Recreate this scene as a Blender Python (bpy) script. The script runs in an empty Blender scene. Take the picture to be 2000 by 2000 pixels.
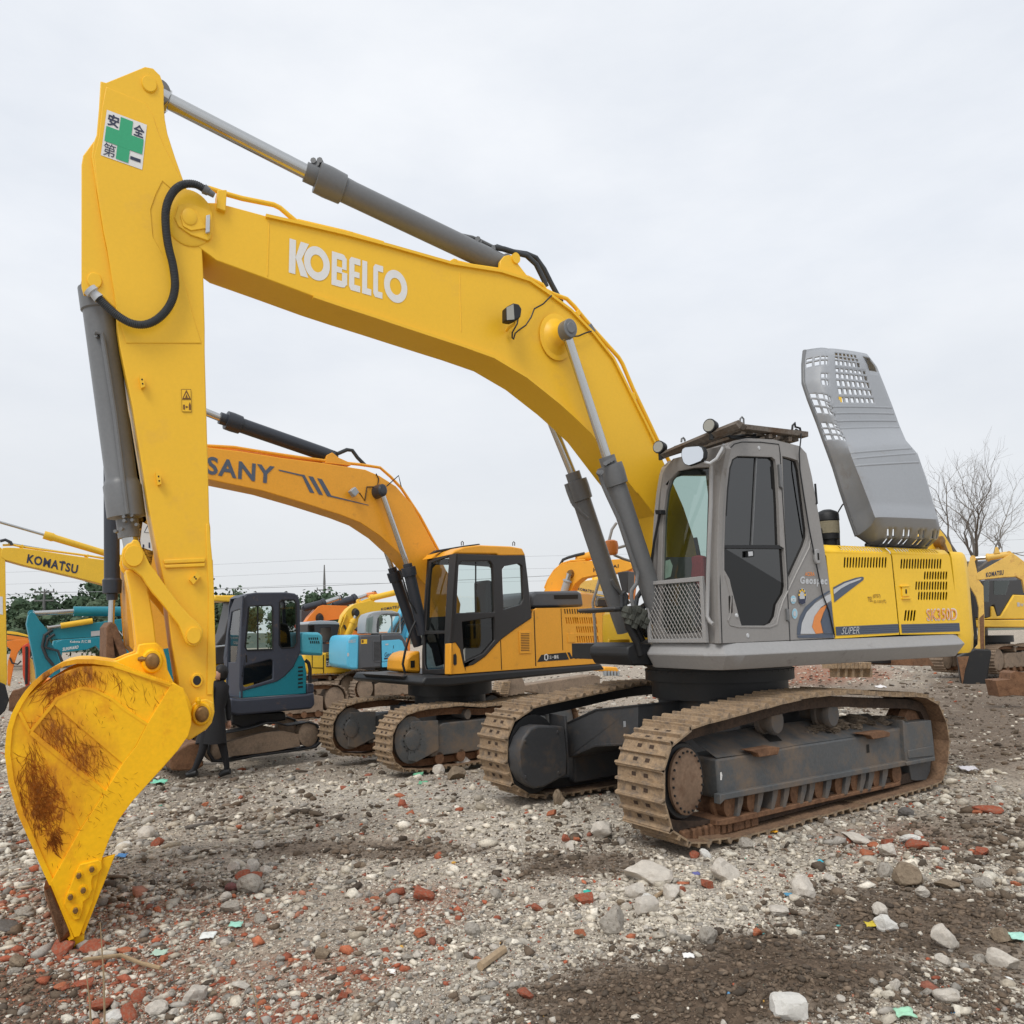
import bpy, bmesh, math, random
import numpy as np
from mathutils import Vector, Matrix, noise as mnoise
from mathutils.geometry import tessellate_polygon
scene = bpy.context.scene
COL = scene.collection
random.seed(7); RNG = np.random.default_rng(7)

# ------------------------------------------------------------------ camera
F = 1500.0; PIT = math.radians(4.93); ROL = math.radians(1.375); SH = 101.0; EYE = 1.65
FW = np.array([0, math.cos(PIT), math.sin(PIT)]); _u = np.array([0, -math.sin(PIT), math.cos(PIT)]); _r = np.array([1.0, 0, 0])
RT = _r*math.cos(ROL) - _u*math.sin(ROL); UP = _r*math.sin(ROL) + _u*math.cos(ROL)
C0 = np.array([0, 0, EYE])
cd = bpy.data.cameras.new('camera'); cam = bpy.data.objects.new('camera', cd); COL.objects.link(cam)
cd.sensor_width = 36; cd.lens = F/2000*36; cd.shift_y = SH/2000; cd.clip_start = 0.05; cd.clip_end = 3000
M = Matrix.Identity(4)
for i in range(3):
    M[i][0] = RT[i]; M[i][1] = UP[i]; M[i][2] = -FW[i]; M[i][3] = C0[i]
cam.matrix_world = M
scene.camera = cam

# ------------------------------------------------------------------ sky, sun, exposure
world = bpy.data.worlds.new('World'); scene.world = world; world.use_nodes = True
nt = world.node_tree; nt.nodes.clear()
def wn(t, **k):
    n = nt.nodes.new(t)
    for a, b in k.items(): setattr(n, a, b)
    return n
SUN_EL, SUN_ROT = math.radians(52), math.radians(205)
sky = wn('ShaderNodeTexSky', sky_type='NISHITA', sun_disc=False, sun_elevation=SUN_EL, sun_rotation=SUN_ROT, air_density=1.0, dust_density=3.0)
scl = wn('ShaderNodeVectorMath', operation='SCALE'); scl.inputs['Scale'].default_value = 0.10
nt.links.new(sky.outputs[0], scl.inputs[0])
tc = wn('ShaderNodeTexCoord'); mp = wn('ShaderNodeMapping'); mp.inputs['Scale'].default_value = (1.0, 1.0, 2.6)
nt.links.new(tc.outputs['Generated'], mp.inputs[0])
nz = wn('ShaderNodeTexNoise'); nz.inputs['Scale'].default_value = 1.9; nz.inputs['Detail'].default_value = 7; nz.inputs['Roughness'].default_value = .56
nt.links.new(mp.outputs[0], nz.inputs[0])
cr = wn('ShaderNodeValToRGB')
cr.color_ramp.elements[0].position = .36; cr.color_ramp.elements[0].color = (.70, .735, .79, 1)
cr.color_ramp.elements[1].position = .66; cr.color_ramp.elements[1].color = (.835, .855, .885, 1)
nt.links.new(nz.outputs['Fac'], cr.inputs[0])
sx = wn('ShaderNodeSeparateXYZ'); nt.links.new(tc.outputs['Generated'], sx.inputs[0])
mr = wn('ShaderNodeMapRange'); mr.inputs[1].default_value = -.02; mr.inputs[2].default_value = .42
nt.links.new(sx.outputs['Z'], mr.inputs[0])
hz = wn('ShaderNodeMix', data_type='RGBA'); hz.inputs[6].default_value = (.655, .668, .685, 1)
nt.links.new(mr.outputs[0], hz.inputs[0]); nt.links.new(cr.outputs[0], hz.inputs[7])
mx = wn('ShaderNodeMix', data_type='RGBA'); mx.inputs[0].default_value = .9
nt.links.new(scl.outputs[0], mx.inputs[6]); nt.links.new(hz.outputs[2], mx.inputs[7])
bg = wn('ShaderNodeBackground'); bg.inputs['Strength'].default_value = 1.0
nt.links.new(mx.outputs[2], bg.inputs['Color'])
out = wn('ShaderNodeOutputWorld'); nt.links.new(bg.outputs[0], out.inputs[0])
sd = bpy.data.lights.new('sun', 'SUN'); sun = bpy.data.objects.new('sun', sd); COL.objects.link(sun)
sd.energy = 1.3; sd.angle = math.radians(24); sd.color = (1, .97, .92)
_az = SUN_ROT
sdir = Vector((math.sin(_az)*math.cos(SUN_EL), math.cos(_az)*math.cos(SUN_EL), math.sin(SUN_EL)))
sun.rotation_euler = sdir.to_track_quat('Z', 'Y').to_euler(); sun.location = (0, -20, 40)
vs = scene.view_settings; vs.view_transform = 'Standard'; vs.look = 'None'; vs.exposure = 0.27; vs.gamma = 1; vs.use_curve_mapping = False
scene.cycles.max_bounces = 8; scene.cycles.transparent_max_bounces = 24

# ------------------------------------------------------------------ helpers
def ray(x, y): return FW + RT*((x-1000)/F) + UP*((1000+SH-y)/F)
class Fr:
    """A machine's own frame: s runs to its rear, n to its far side, z up."""
    def __init__(s, o, yaw):
        a = math.radians(yaw); s.o = np.array([o[0], o[1], 0.]); s.yaw = a
        s.r = np.array([math.sin(a), math.cos(a), 0]); s.v = np.array([-math.cos(a), math.sin(a), 0])
    def W(s, a, n, z): return s.o + s.r*a + s.v*n + np.array([0, 0, z])
    def U(s, x, y, n):
        d = ray(x, y); t = (n-(C0-s.o)@s.v)/(d@s.v); p = C0+d*t
        return float((p-s.o)@s.r), float(p[2])
    def Us(s, x, y, a):
        d = ray(x, y); t = (a-(C0-s.o)@s.r)/(d@s.r); p = C0+d*t
        return float((p-s.o)@s.v), float(p[2])
    def P(s, x, y, n):
        a, z = s.U(x, y, n); return s.W(a, n, z)
def frame_at(px, d, yaw): return Fr((d*(px-1000)/F, d), yaw)
def gnd(x, y, z=0.0):
    d = ray(x, y); t = (z-EYE)/d[2]; return C0 + d*t
def tz(x0, y0, k):
    def f(t):
        return [(x0+float(a)*k, y0+float(b)*k) for a, b in (q.split(',') for q in t.split())]
    return f
PX = tz(0, 0, 1)
z1 = tz(100, 80, .31056); z2 = tz(100, 600, .2588); z3 = tz(0, 1000, .2588); z4 = tz(0, 1350, .2588); z5 = tz(550, 280, .31056)
z6 = tz(900, 550, .2588); z7 = tz(1200, 800, .2588); z8 = tz(1500, 640, .2588)
y1 = tz(1550, 1000, .23292); y2 = tz(900, 1280, .2588); y3 = tz(1380, 1280, .26915); y4 = tz(1050, 1000, .15528); y5 = tz(380, 1050, .23292)
y6 = tz(600, 1000, .36232); y7 = tz(380, 780, .2588); y8 = tz(0, 980, .21739)
w1 = tz(920, 1320, .15528); w2 = tz(1180, 1380, .15528); w3 = tz(1640, 1300, .15528); w4 = tz(1240, 1120, .11387)
v5 = tz(1840, 1000, .20704); v6 = tz(1760, 820, .15528); v7 = tz(580, 1130, .13978)

def lin(c): return tuple(((v/255)/12.92 if v/255 <= .04045 else ((v/255+.055)/1.055)**2.4) for v in c)
MATS = {}
def mat(name, rgb, rough=.5, metal=0., dirt=0., dcol=(120, 100, 80), dscale=3., fine=.06, bump=0., spec=.5, coat=0.):
    """Principled surface with uneven tone, dirt patches and a little relief."""
    m = bpy.data.materials.new(name); m.use_nodes = True; t = m.node_tree; N = t.nodes; L = t.links
    b = N['Principled BSDF']; b.inputs['Roughness'].default_value = rough; b.inputs['Metallic'].default_value = metal
    b.inputs['Specular IOR Level'].default_value = spec; b.inputs['Coat Weight'].default_value = coat
    tcn = N.new('ShaderNodeTexCoord'); c = lin(rgb)
    n1 = N.new('ShaderNodeTexNoise'); n1.inputs['Scale'].default_value = dscale; n1.inputs['Detail'].default_value = 9; n1.inputs['Roughness'].default_value = .62
    L.new(tcn.outputs['Object'], n1.inputs[0])
    n2 = N.new('ShaderNodeTexNoise'); n2.inputs['Scale'].default_value = 42; n2.inputs['Detail'].default_value = 4
    L.new(tcn.outputs['Object'], n2.inputs[0])
    mr = N.new('ShaderNodeMapRange'); mr.inputs[1].default_value = .3; mr.inputs[2].default_value = .7; mr.inputs[3].default_value = 1-fine*2.2; mr.inputs[4].default_value = 1+fine*1.6
    ad = N.new('ShaderNodeMath'); ad.operation = 'ADD'; L.new(n1.outputs['Fac'], ad.inputs[0]); L.new(n2.outputs['Fac'], ad.inputs[1])
    hf = N.new('ShaderNodeMath'); hf.operation = 'MULTIPLY'; hf.inputs[1].default_value = .5; L.new(ad.outputs[0], hf.inputs[0]); L.new(hf.outputs[0], mr.inputs[0])
    sc = N.new('ShaderNodeVectorMath'); sc.operation = 'SCALE'; sc.inputs[0].default_value = c; L.new(mr.outputs[0], sc.inputs['Scale'])
    last = sc.outputs[0]
    if dirt > 0:
        rp = N.new('ShaderNodeValToRGB'); rp.color_ramp.elements[0].position = .62-dirt*.4; rp.color_ramp.elements[1].position = .82-dirt*.4
        n3 = N.new('ShaderNodeTexNoise'); n3.inputs['Scale'].default_value = dscale*1.7; n3.inputs['Detail'].default_value = 10; n3.inputs['Roughness'].default_value = .7
        L.new(tcn.outputs['Object'], n3.inputs[0]); L.new(n3.outputs['Fac'], rp.inputs[0])
        mm = N.new('ShaderNodeMix'); mm.data_type = 'RGBA'; mm.inputs[7].default_value = (*lin(dcol), 1)
        L.new(rp.outputs[0], mm.inputs[0]); L.new(last, mm.inputs[6]); last = mm.outputs[2]
        rm = N.new('ShaderNodeMapRange'); rm.inputs[3].default_value = rough; rm.inputs[4].default_value = min(1, rough+.35)
        L.new(rp.outputs[0], rm.inputs[0]); L.new(rm.outputs[0], b.inputs['Roughness'])
    L.new(last, b.inputs['Base Color'])
    if bump > 0:
        bp = N.new('ShaderNodeBump'); bp.inputs['Strength'].default_value = bump; bp.inputs['Distance'].default_value = .02
        L.new(hf.outputs[0], bp.inputs['Height']); L.new(bp.outputs[0], b.inputs['Normal'])
    MATS[name] = m; return m
def glass(name, tint, refl=1.0, f0=.055):
    m = bpy.data.materials.new(name); m.use_nodes = True; t = m.node_tree; N = t.nodes; L = t.links; N.clear()
    tr = N.new('ShaderNodeBsdfTransparent'); tr.inputs[0].default_value = (*tint, 1)
    gl = N.new('ShaderNodeBsdfGlossy'); gl.inputs['Roughness'].default_value = .03; gl.inputs[0].default_value = (refl, refl, refl, 1)
    lw = N.new('ShaderNodeLayerWeight'); pw = N.new('ShaderNodeMath'); pw.operation = 'POWER'; pw.inputs[1].default_value = 5; L.new(lw.outputs['Facing'], pw.inputs[0])
    fr = N.new('ShaderNodeMapRange'); fr.inputs[3].default_value = f0; fr.inputs[4].default_value = 1; L.new(pw.outputs[0], fr.inputs[0])
    mx = N.new('ShaderNodeMixShader'); o = N.new('ShaderNodeOutputMaterial')
    L.new(fr.outputs[0], mx.inputs[0]); L.new(tr.outputs[0], mx.inputs[1]); L.new(gl.outputs[0], mx.inputs[2]); L.new(mx.outputs[0], o.inputs[0])
    MATS[name] = m; return m

YEL = mat('yellow_paint', (240, 188, 44), .4, dirt=.12, dcol=(224, 172, 66), dscale=1.1, fine=.02, spec=.4)  # blue raised so boom and stick look washed by veiling haze
YELB = mat('bucket_yellow_paint', (250, 190, 8), .45, dirt=.16, dcol=(222, 140, 12), dscale=2.4, fine=.05, bump=.05, spec=.4)
YELH = mat('hood_yellow_paint', (246, 198, 44), .4, fine=.03, spec=.4)
GREY = mat('grey_hydraulic_paint', (110, 111, 112), .36, fine=.05, spec=.4)
GREY2 = mat('cab_grey_paint', (142, 139, 136), .38, fine=.04, dirt=.05, dcol=(110, 100, 90), spec=.4)
SKIRT = mat('skirt_grey_paint', (152, 151, 150), .42, fine=.05, dirt=.08, dcol=(104, 98, 92), dscale=2)
CHROME = mat('chrome_rod', (190, 190, 188), .16, metal=.95, fine=.02)
BLACK = mat('black_rubber', (26, 27, 29), .55, fine=.1)
BLACKP = mat('black_paint', (30, 31, 33), .5, fine=.08, dirt=.1, dcol=(60, 56, 50))
HOSE = mat('hose_rubber', (52, 55, 58), .6, fine=.1, bump=.3)
FRAME = mat('undercarriage_dark_paint', (58, 59, 61), .5, fine=.08, dirt=.22, dcol=(88, 74, 60), dscale=2.2)
TFRAME = mat('track_frame_paint', (84, 86, 87), .6, fine=.1, dirt=.4, dcol=(120, 104, 88), dscale=1.5, bump=.1)
RUST = mat('rusty_steel', (122, 88, 62), .8, fine=.2, dirt=.3, dcol=(84, 56, 38), dscale=5, bump=.3)
SHOE = mat('muddy_track_steel', (160, 136, 108), .85, fine=.22, dirt=.36, dcol=(116, 104, 92), dscale=9, bump=.5)
SHOE2 = mat('rusty_track_steel', (120, 88, 66), .85, fine=.2, dirt=.3, dcol=(92, 66, 50), dscale=7, bump=.4)
DISC = mat('muddy_sprocket_cover', (126, 102, 82), .8, fine=.14, dirt=.25, dcol=(98, 72, 54), dscale=4, bump=.1)
MUD = mat('dried_mud', (134, 119, 102), .95, fine=.3, dirt=.3, dcol=(80, 70, 60), dscale=8, bump=.8)
WHITE = mat('white_print', (222, 220, 216), .5, fine=.02)
GREEN = mat('green_print', (44, 160, 112), .5, fine=.02)
NAVY = mat('navy_print', (44, 50, 74), .5, fine=.03)
ORANGE = mat('orange_print', (226, 140, 72), .5, fine=.03)
SILV = mat('silver_print', (190, 192, 194), .4, fine=.03)
SLATE = mat('slate_stripe_print', (80, 90, 106), .5, fine=.04)
PALE = mat('pale_blue_print', (150, 196, 214), .5, fine=.03)
BROWNP = mat('brown_print', (110, 70, 20), .5, fine=.03)
LENS = mat('lamp_lens', (158, 157, 148), .1, fine=.03)
MIRROR = mat('mirror_glass', (225, 228, 232), .02, metal=1., fine=0.)
PIN = mat('worn_pin_steel', (136, 104, 62), .5, metal=.5, fine=.15, dirt=.2, dcol=(96, 66, 36))
GLASS = glass('windscreen_glass', (.58, .68, .63)); TINT = glass('tinted_glass', (.03, .036, .046), 1., .105); TINT_DIM = glass('lower_glass_dim_reflection', (.012, .014, .016), 1., .05); CLEAR = glass('clear_glass', (.72, .82, .8))  # lower pane a darker, duller copy, imitating its reflection of dark ground
VENT = mat('vent_dark', (22, 18, 12), .8, fine=.1)

ORG = {}
def setp(o, label=None, cat=None, group=None, kind=None):
    if label: o['label'] = label
    if cat: o['category'] = cat
    if group: o['group'] = group
    if kind: o['kind'] = kind
    return o
def thing(name, loc, label, cat, group=None):
    o = bpy.data.objects.new(name, None); COL.objects.link(o); o.empty_display_size = .2
    o.location = loc; ORG[o.name] = np.array(loc, float)
    return setp(o, label, cat, group)
class MB:
    """Collects shapes in world space; build() links them as ONE mesh object."""
    def __init__(s): s.v = []; s.f = []; s.mi = []; s.ms = []
    def midx(s, m):
        if m not in s.ms: s.ms.append(m)
        return s.ms.index(m)
    def add(s, V, Fc, m):
        k = len(s.v); i = s.midx(m); s.v += [tuple(map(float, p)) for p in V]
        s.f += [tuple(a+k for a in f) for f in Fc]; s.mi += [i]*len(Fc); return s
    def prism(s, fr, px, n0, n1, m, holes=(), ax='n'):
        """Outline traced at depth n0 and given real thickness to n1."""
        loops = [fr.sz(px, n0, ax)] + [fr.sz(h, n0, ax) for h in holes]
        return s.prism_sz(fr, loops[0], n0, n1, m, loops[1:], ax)
    def prism_sz(s, fr, loop, n0, n1, m, holes=(), ax='n'):
        w = (lambda a, z, n: fr.W(a, n, z)) if ax == 'n' else (lambda a, z, n: fr.W(n, a, z))
        V = []; Fc = []; loops = [loop]+list(holes)
        for lp in loops: V += [w(a, z, n0) for a, z in lp]
        T = len(V)
        for lp in loops: V += [w(a, z, n1) for a, z in lp]
        if holes:
            tr = tessellate_polygon([[Vector((a, z, 0)) for a, z in lp] for lp in loops])
            for t in tr: Fc += [tuple(t), tuple(x+T for x in reversed(t))]
        else:
            n = len(loop); Fc += [tuple(range(n)), tuple(range(2*n-1, n-1, -1))] if T == n else []
        k = 0
        for lp in loops:
            n = len(lp)
            for i in range(n):
                j = (i+1) % n; Fc.append((k+i, k+i+T, k+j+T, k+j))
            k += n
        return s.add(V, Fc, m)
    def box(s, fr, s0, s1, n0, n1, zz0, zz1, m):
        return s.prism_sz(fr, [(s0, zz0), (s1, zz0), (s1, zz1), (s0, zz1)], n0, n1, m)
    def sweep(s, pts, rad, m, seg=10, cap=True):
        pts = [np.asarray(p, float) for p in pts]; n = len(pts)
        rad = [rad]*n if np.isscalar(rad) else list(rad); V = []; Fc = []
        up = None
        for i in range(n):
            t = pts[min(i+1, n-1)]-pts[max(i-1, 0)]
            if np.linalg.norm(t) < 1e-9: t = pts[-1]-pts[0]
            t = t/np.linalg.norm(t)
            if up is None:
                a = np.array([0, 0, 1.]) if abs(t[2]) < .9 else np.array([1., 0, 0]); up = a
            up = up - t*(up@t); up = up/np.linalg.norm(up); sd_ = np.cross(t, up)
            for k in range(seg):
                q = 2*math.pi*k/seg; V.append(pts[i]+rad[i]*(up*math.cos(q)+sd_*math.sin(q)))
        for i in range(n-1):
            for k in range(seg):
                j = (k+1) % seg; Fc.append((i*seg+k, i*seg+j, (i+1)*seg+j, (i+1)*seg+k))
        if cap: Fc += [tuple(range(seg-1, -1, -1)), tuple(range((n-1)*seg, n*seg))]
        return s.add(V, Fc, m)
    def lathe(s, p0, p1, prof, m, seg=20):
        """prof: (fraction along p0-p1, radius)."""
        p0 = np.asarray(p0, float); p1 = np.asarray(p1, float); d = p1-p0; t = d/np.linalg.norm(d)
        a = np.array([0, 0, 1.]) if abs(t[2]) < .9 else np.array([1., 0, 0]); u = a-t*(a@t); u /= np.linalg.norm(u); w = np.cross(t, u)
        V = []; Fc = []
        for f, r in prof:
            for k in range(seg):
                q = 2*math.pi*k/seg; V.append(p0+d*f+r*(u*math.cos(q)+w*math.sin(q)))
        n = len(prof)
        for i in range(n-1):
            for k in range(seg):
                j = (k+1) % seg; Fc.append((i*seg+k, i*seg+j, (i+1)*seg+j, (i+1)*seg+k))
        Fc += [tuple(range(seg-1, -1, -1)), tuple(range((n-1)*seg, n*seg))]
        return s.add(V, Fc, m)
    def wheel(s, fr, cs, cz, prof, m, seg=28, sq=.8):
        """Round part across the machine: prof = (n, radius)."""
        V = []; Fc = []
        for n, r in prof:
            for k in range(seg):
                q = 2*math.pi*k/seg; V.append(fr.W(cs+r*sq*math.cos(q), n, cz+r*math.sin(q)))
        k0 = len(prof)
        for i in range(k0-1):
            for k in range(seg):
                j = (k+1) % seg; Fc.append((i*seg+k, i*seg+j, (i+1)*seg+j, (i+1)*seg+k))
        Fc += [tuple(range(seg-1, -1, -1)), tuple(range((k0-1)*seg, k0*seg))]
        return s.add(V, Fc, m)
    def flat(s, P3, m): return s.add(P3, [tuple(range(len(P3)))], m)
    def build(s, name, parent=None, bevel=0., smooth=38, label=None, cat=None, group=None, kind=None, loc=None, fix=True):
        o0 = ORG[parent.name] if parent is not None and parent.name in ORG else (np.array(loc, float) if loc is not None else np.zeros(3))
        me = bpy.data.meshes.new(name); V = np.array(s.v) - o0
        me.from_pydata(V.tolist(), [], s.f)
        for m in s.ms: me.materials.append(m)
        me.polygons.foreach_set('material_index', s.mi)
        if fix or smooth:
            bm = bmesh.new(); bm.from_mesh(me)
            if fix: bmesh.ops.recalc_face_normals(bm, faces=bm.faces)
            if smooth:
                lim = math.radians(smooth)
                for f in bm.faces: f.smooth = True
                for e in bm.edges:
                    if len(e.link_faces) == 2 and e.calc_face_angle(0) > lim: e.smooth = False
            bm.to_mesh(me); bm.free()
        o = bpy.data.objects.new(name, me); COL.objects.link(o)
        if parent is not None: o.parent = parent; ORG[o.name] = o0
        else: o.location = o0; ORG[o.name] = o0
        if bevel > 0:
            b = o.modifiers.new('edge', 'BEVEL'); b.width = bevel; b.segments = 2; b.limit_method = 'ANGLE'; b.angle_limit = math.radians(40); b.harden_normals = False
        return setp(o, label, cat, group, kind)
def _sz(self, px, n, ax='n'):
    return [self.U(x, y, n) if ax == 'n' else self.Us(x, y, n) for x, y in px]
Fr.sz = _sz

def bil(q, u, v):
    tl, tr, br, bl = [np.array(p, float) for p in q]
    return (1-v)*((1-u)*tl+u*tr) + v*((1-u)*bl+u*br)
def font_geo(body, bold=.0, shear=0.):
    cu = bpy.data.curves.new('lettering', 'FONT'); cu.body = body; cu.offset = bold; cu.shear = shear; cu.resolution_u = 3; cu.space_character = 1+bold*4
    ob = bpy.data.objects.new('lettering', cu); COL.objects.link(ob); bpy.context.view_layer.update()
    me = bpy.data.meshes.new_from_object(ob.evaluated_get(bpy.context.evaluated_depsgraph_get()))
    V = np.array([v.co[:2] for v in me.vertices]); Fc = [tuple(p.vertices) for p in me.polygons]
    bpy.data.objects.remove(ob); bpy.data.curves.remove(cu); bpy.data.meshes.remove(me)
    mn, mxx = V.min(0), V.max(0); V = (V-mn)/(mxx-mn); return V, Fc
def lettering(body, fr, quad, n, m, parent, bold=.02, shear=0., name='lettering', ax='n'):
    """Print on a panel: quad = its four corners in the photograph."""
    V, Fc = font_geo(body, bold, shear); mb = MB(); P3 = []
    for u, v in V:
        x, y = bil(quad, u, 1-v); a, z = fr.U(x, y, n) if ax == 'n' else fr.Us(x, y, n)
        P3.append(fr.W(a, n, z) if ax == 'n' else fr.W(n, a, z))
    mb.add(P3, Fc, m); return mb.build(name, parent, smooth=0, fix=False)
def decal(fr, px, n, m, parent, name='decal', ax='n'):
    mb = MB(); mb.flat([fr.W(*( (a, n, z) if ax == 'n' else (n, a, z))) for a, z in fr.sz(px, n, ax)], m)
    return mb.build(name, parent, smooth=0)

# ------------------------------------------------------------------ ground
def vnoise(x, y, seed=0):
    xi = np.floor(x).astype(np.int64); yi = np.floor(y).astype(np.int64); fx = x-xi; fy = y-yi
    fx = fx*fx*(3-2*fx); fy = fy*fy*(3-2*fy)
    def h(a, b):
        k = (a*374761393 + b*668265263 + seed*974711) & 0x7fffffff
        k = ((k ^ (k >> 13))*1274126177) & 0x7fffffff
        return ((k ^ (k >> 16)) & 0xffff)/65535.0
    return (h(xi, yi)*(1-fx)+h(xi+1, yi)*fx)*(1-fy) + (h(xi, yi+1)*(1-fx)+h(xi+1, yi+1)*fx)*fy
def fbm(x, y, sc, oc=4, seed=0):
    a = 1.; t = 0; w = 0
    for i in range(oc):
        t = t + a*vnoise(x*sc, y*sc, seed+i*17); w += a; a *= .5; sc *= 2.03
    return t/w
def sstep(a, b, x):
    t = np.clip((x-a)/(b-a), 0, 1); return t*t*(3-2*t)
def gz(x, y, rough=True):
    """Height of the rubble: level round the big machine, lower to the left and behind."""
    x = np.asarray(x, float); y = np.asarray(y, float)
    z = -.34*sstep(7.2, 13.5, y - .45*(x-1.0)) - .13*sstep(.2, -1.3, x)*sstep(8, 5, y)
    # a heap of dark earth in the right foreground, a ridge of pale rubble behind the bucket
    z = z + .15*np.exp(-(((x-1.2)/.85)**2+((y-3.45)/.36)**2))*(.6+.8*fbm(x, y, 5, 3, 71)) + .05*np.exp(-(((x-.9)/.5)**2+((y-4.5)/.35)**2))
    z = z + .05*np.exp(-((y-6.9-.25*x)/.28)**2)*sstep(.4, -.3, x)
    if rough:
        z = z + .07*(fbm(x, y, .9, 3, 3)-.5) + .055*(fbm(x, y, 3.2, 3, 9)-.5)*sstep(30, 12, y) + .02*(fbm(x, y, 14, 2, 5)-.5)*sstep(14, 8, y)
    return z
def proj_np(X, Y, Z):
    dx, dy, dz = X, Y, Z-EYE
    w = dy*FW[1]+dz*FW[2]; w = np.where(w < .05, .05, w)
    return 1000+F*(dx*RT[0]+dy*RT[1]+dz*RT[2])/w, 1000+SH-F*(dx*UP[0]+dy*UP[1]+dz*UP[2])/w
BLOBS = [  # dark earth / brick / pale rubble patches of the yard, by where they lie
 ('d', 1330, 1960, 330, 90, 1.), ('d', 1500, 1890, 260, 70, 1.), ('d', 1790, 1800, 260, 80, .9), ('d', 1950, 1400, 190, 110, .8), ('d', 1900, 1640, 150, 60, .5),
 ('d', 720, 1660, 290, 20, .7), ('d', 1110, 1690, 150, 30, .8), ('d', 520, 1590, 240, 24, .3), ('d', 330, 1530, 160, 30, .3), ('d', 430, 1735, 170, 20, .3), ('d', 40, 1960, 130, 60, .6), ('d', 60, 1640, 110, 40, .3),
 ('d', 1180, 1640, 140, 24, .3), ('d', 1900, 1930, 160, 60, .5), ('d', 1660, 1360, 300, 30, .6), ('d', 420, 1560, 200, 24, .25),
 ('b', 150, 1930, 280, 110, .9), ('b', 60, 1800, 140, 90, .6), ('b', 450, 1960, 200, 60, .7), ('b', 640, 1900, 180, 50, .6), ('b', 820, 1770, 130, 50, .5), ('b', 330, 1800, 200, 60, .55), ('b', 1750, 1650, 140, 40, .5),
 ('b', 1580, 1318, 170, 22, .9), ('b', 640, 1400, 140, 30, .3),
 ('p', 1350, 1760, 300, 85, 1.), ('p', 1560, 1730, 220, 85, 1.), ('p', 1050, 1620, 220, 60, 1.), ('p', 780, 1560, 280, 40, 1.), ('p', 900, 1700, 260, 40, .5), ('p', 1750, 1690, 170, 50, .5), ('p', 1000, 1850, 250, 60, .4)]
def zones(X, Y, Z):
    px, py = proj_np(X, Y, Z); o = {'d': 0*X, 'b': 0*X, 'p': 0*X}
    w = (fbm(X, Y, 2.3, 4, 31)-.5)*1.5
    for t, cx, cy, rx, ry, s in BLOBS:
        d = ((px-cx)/rx)**2 + ((py-cy)/ry)**2
        o[t] = np.maximum(o[t], s*np.clip(1.35-d+w, 0, 1))
    return o
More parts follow.
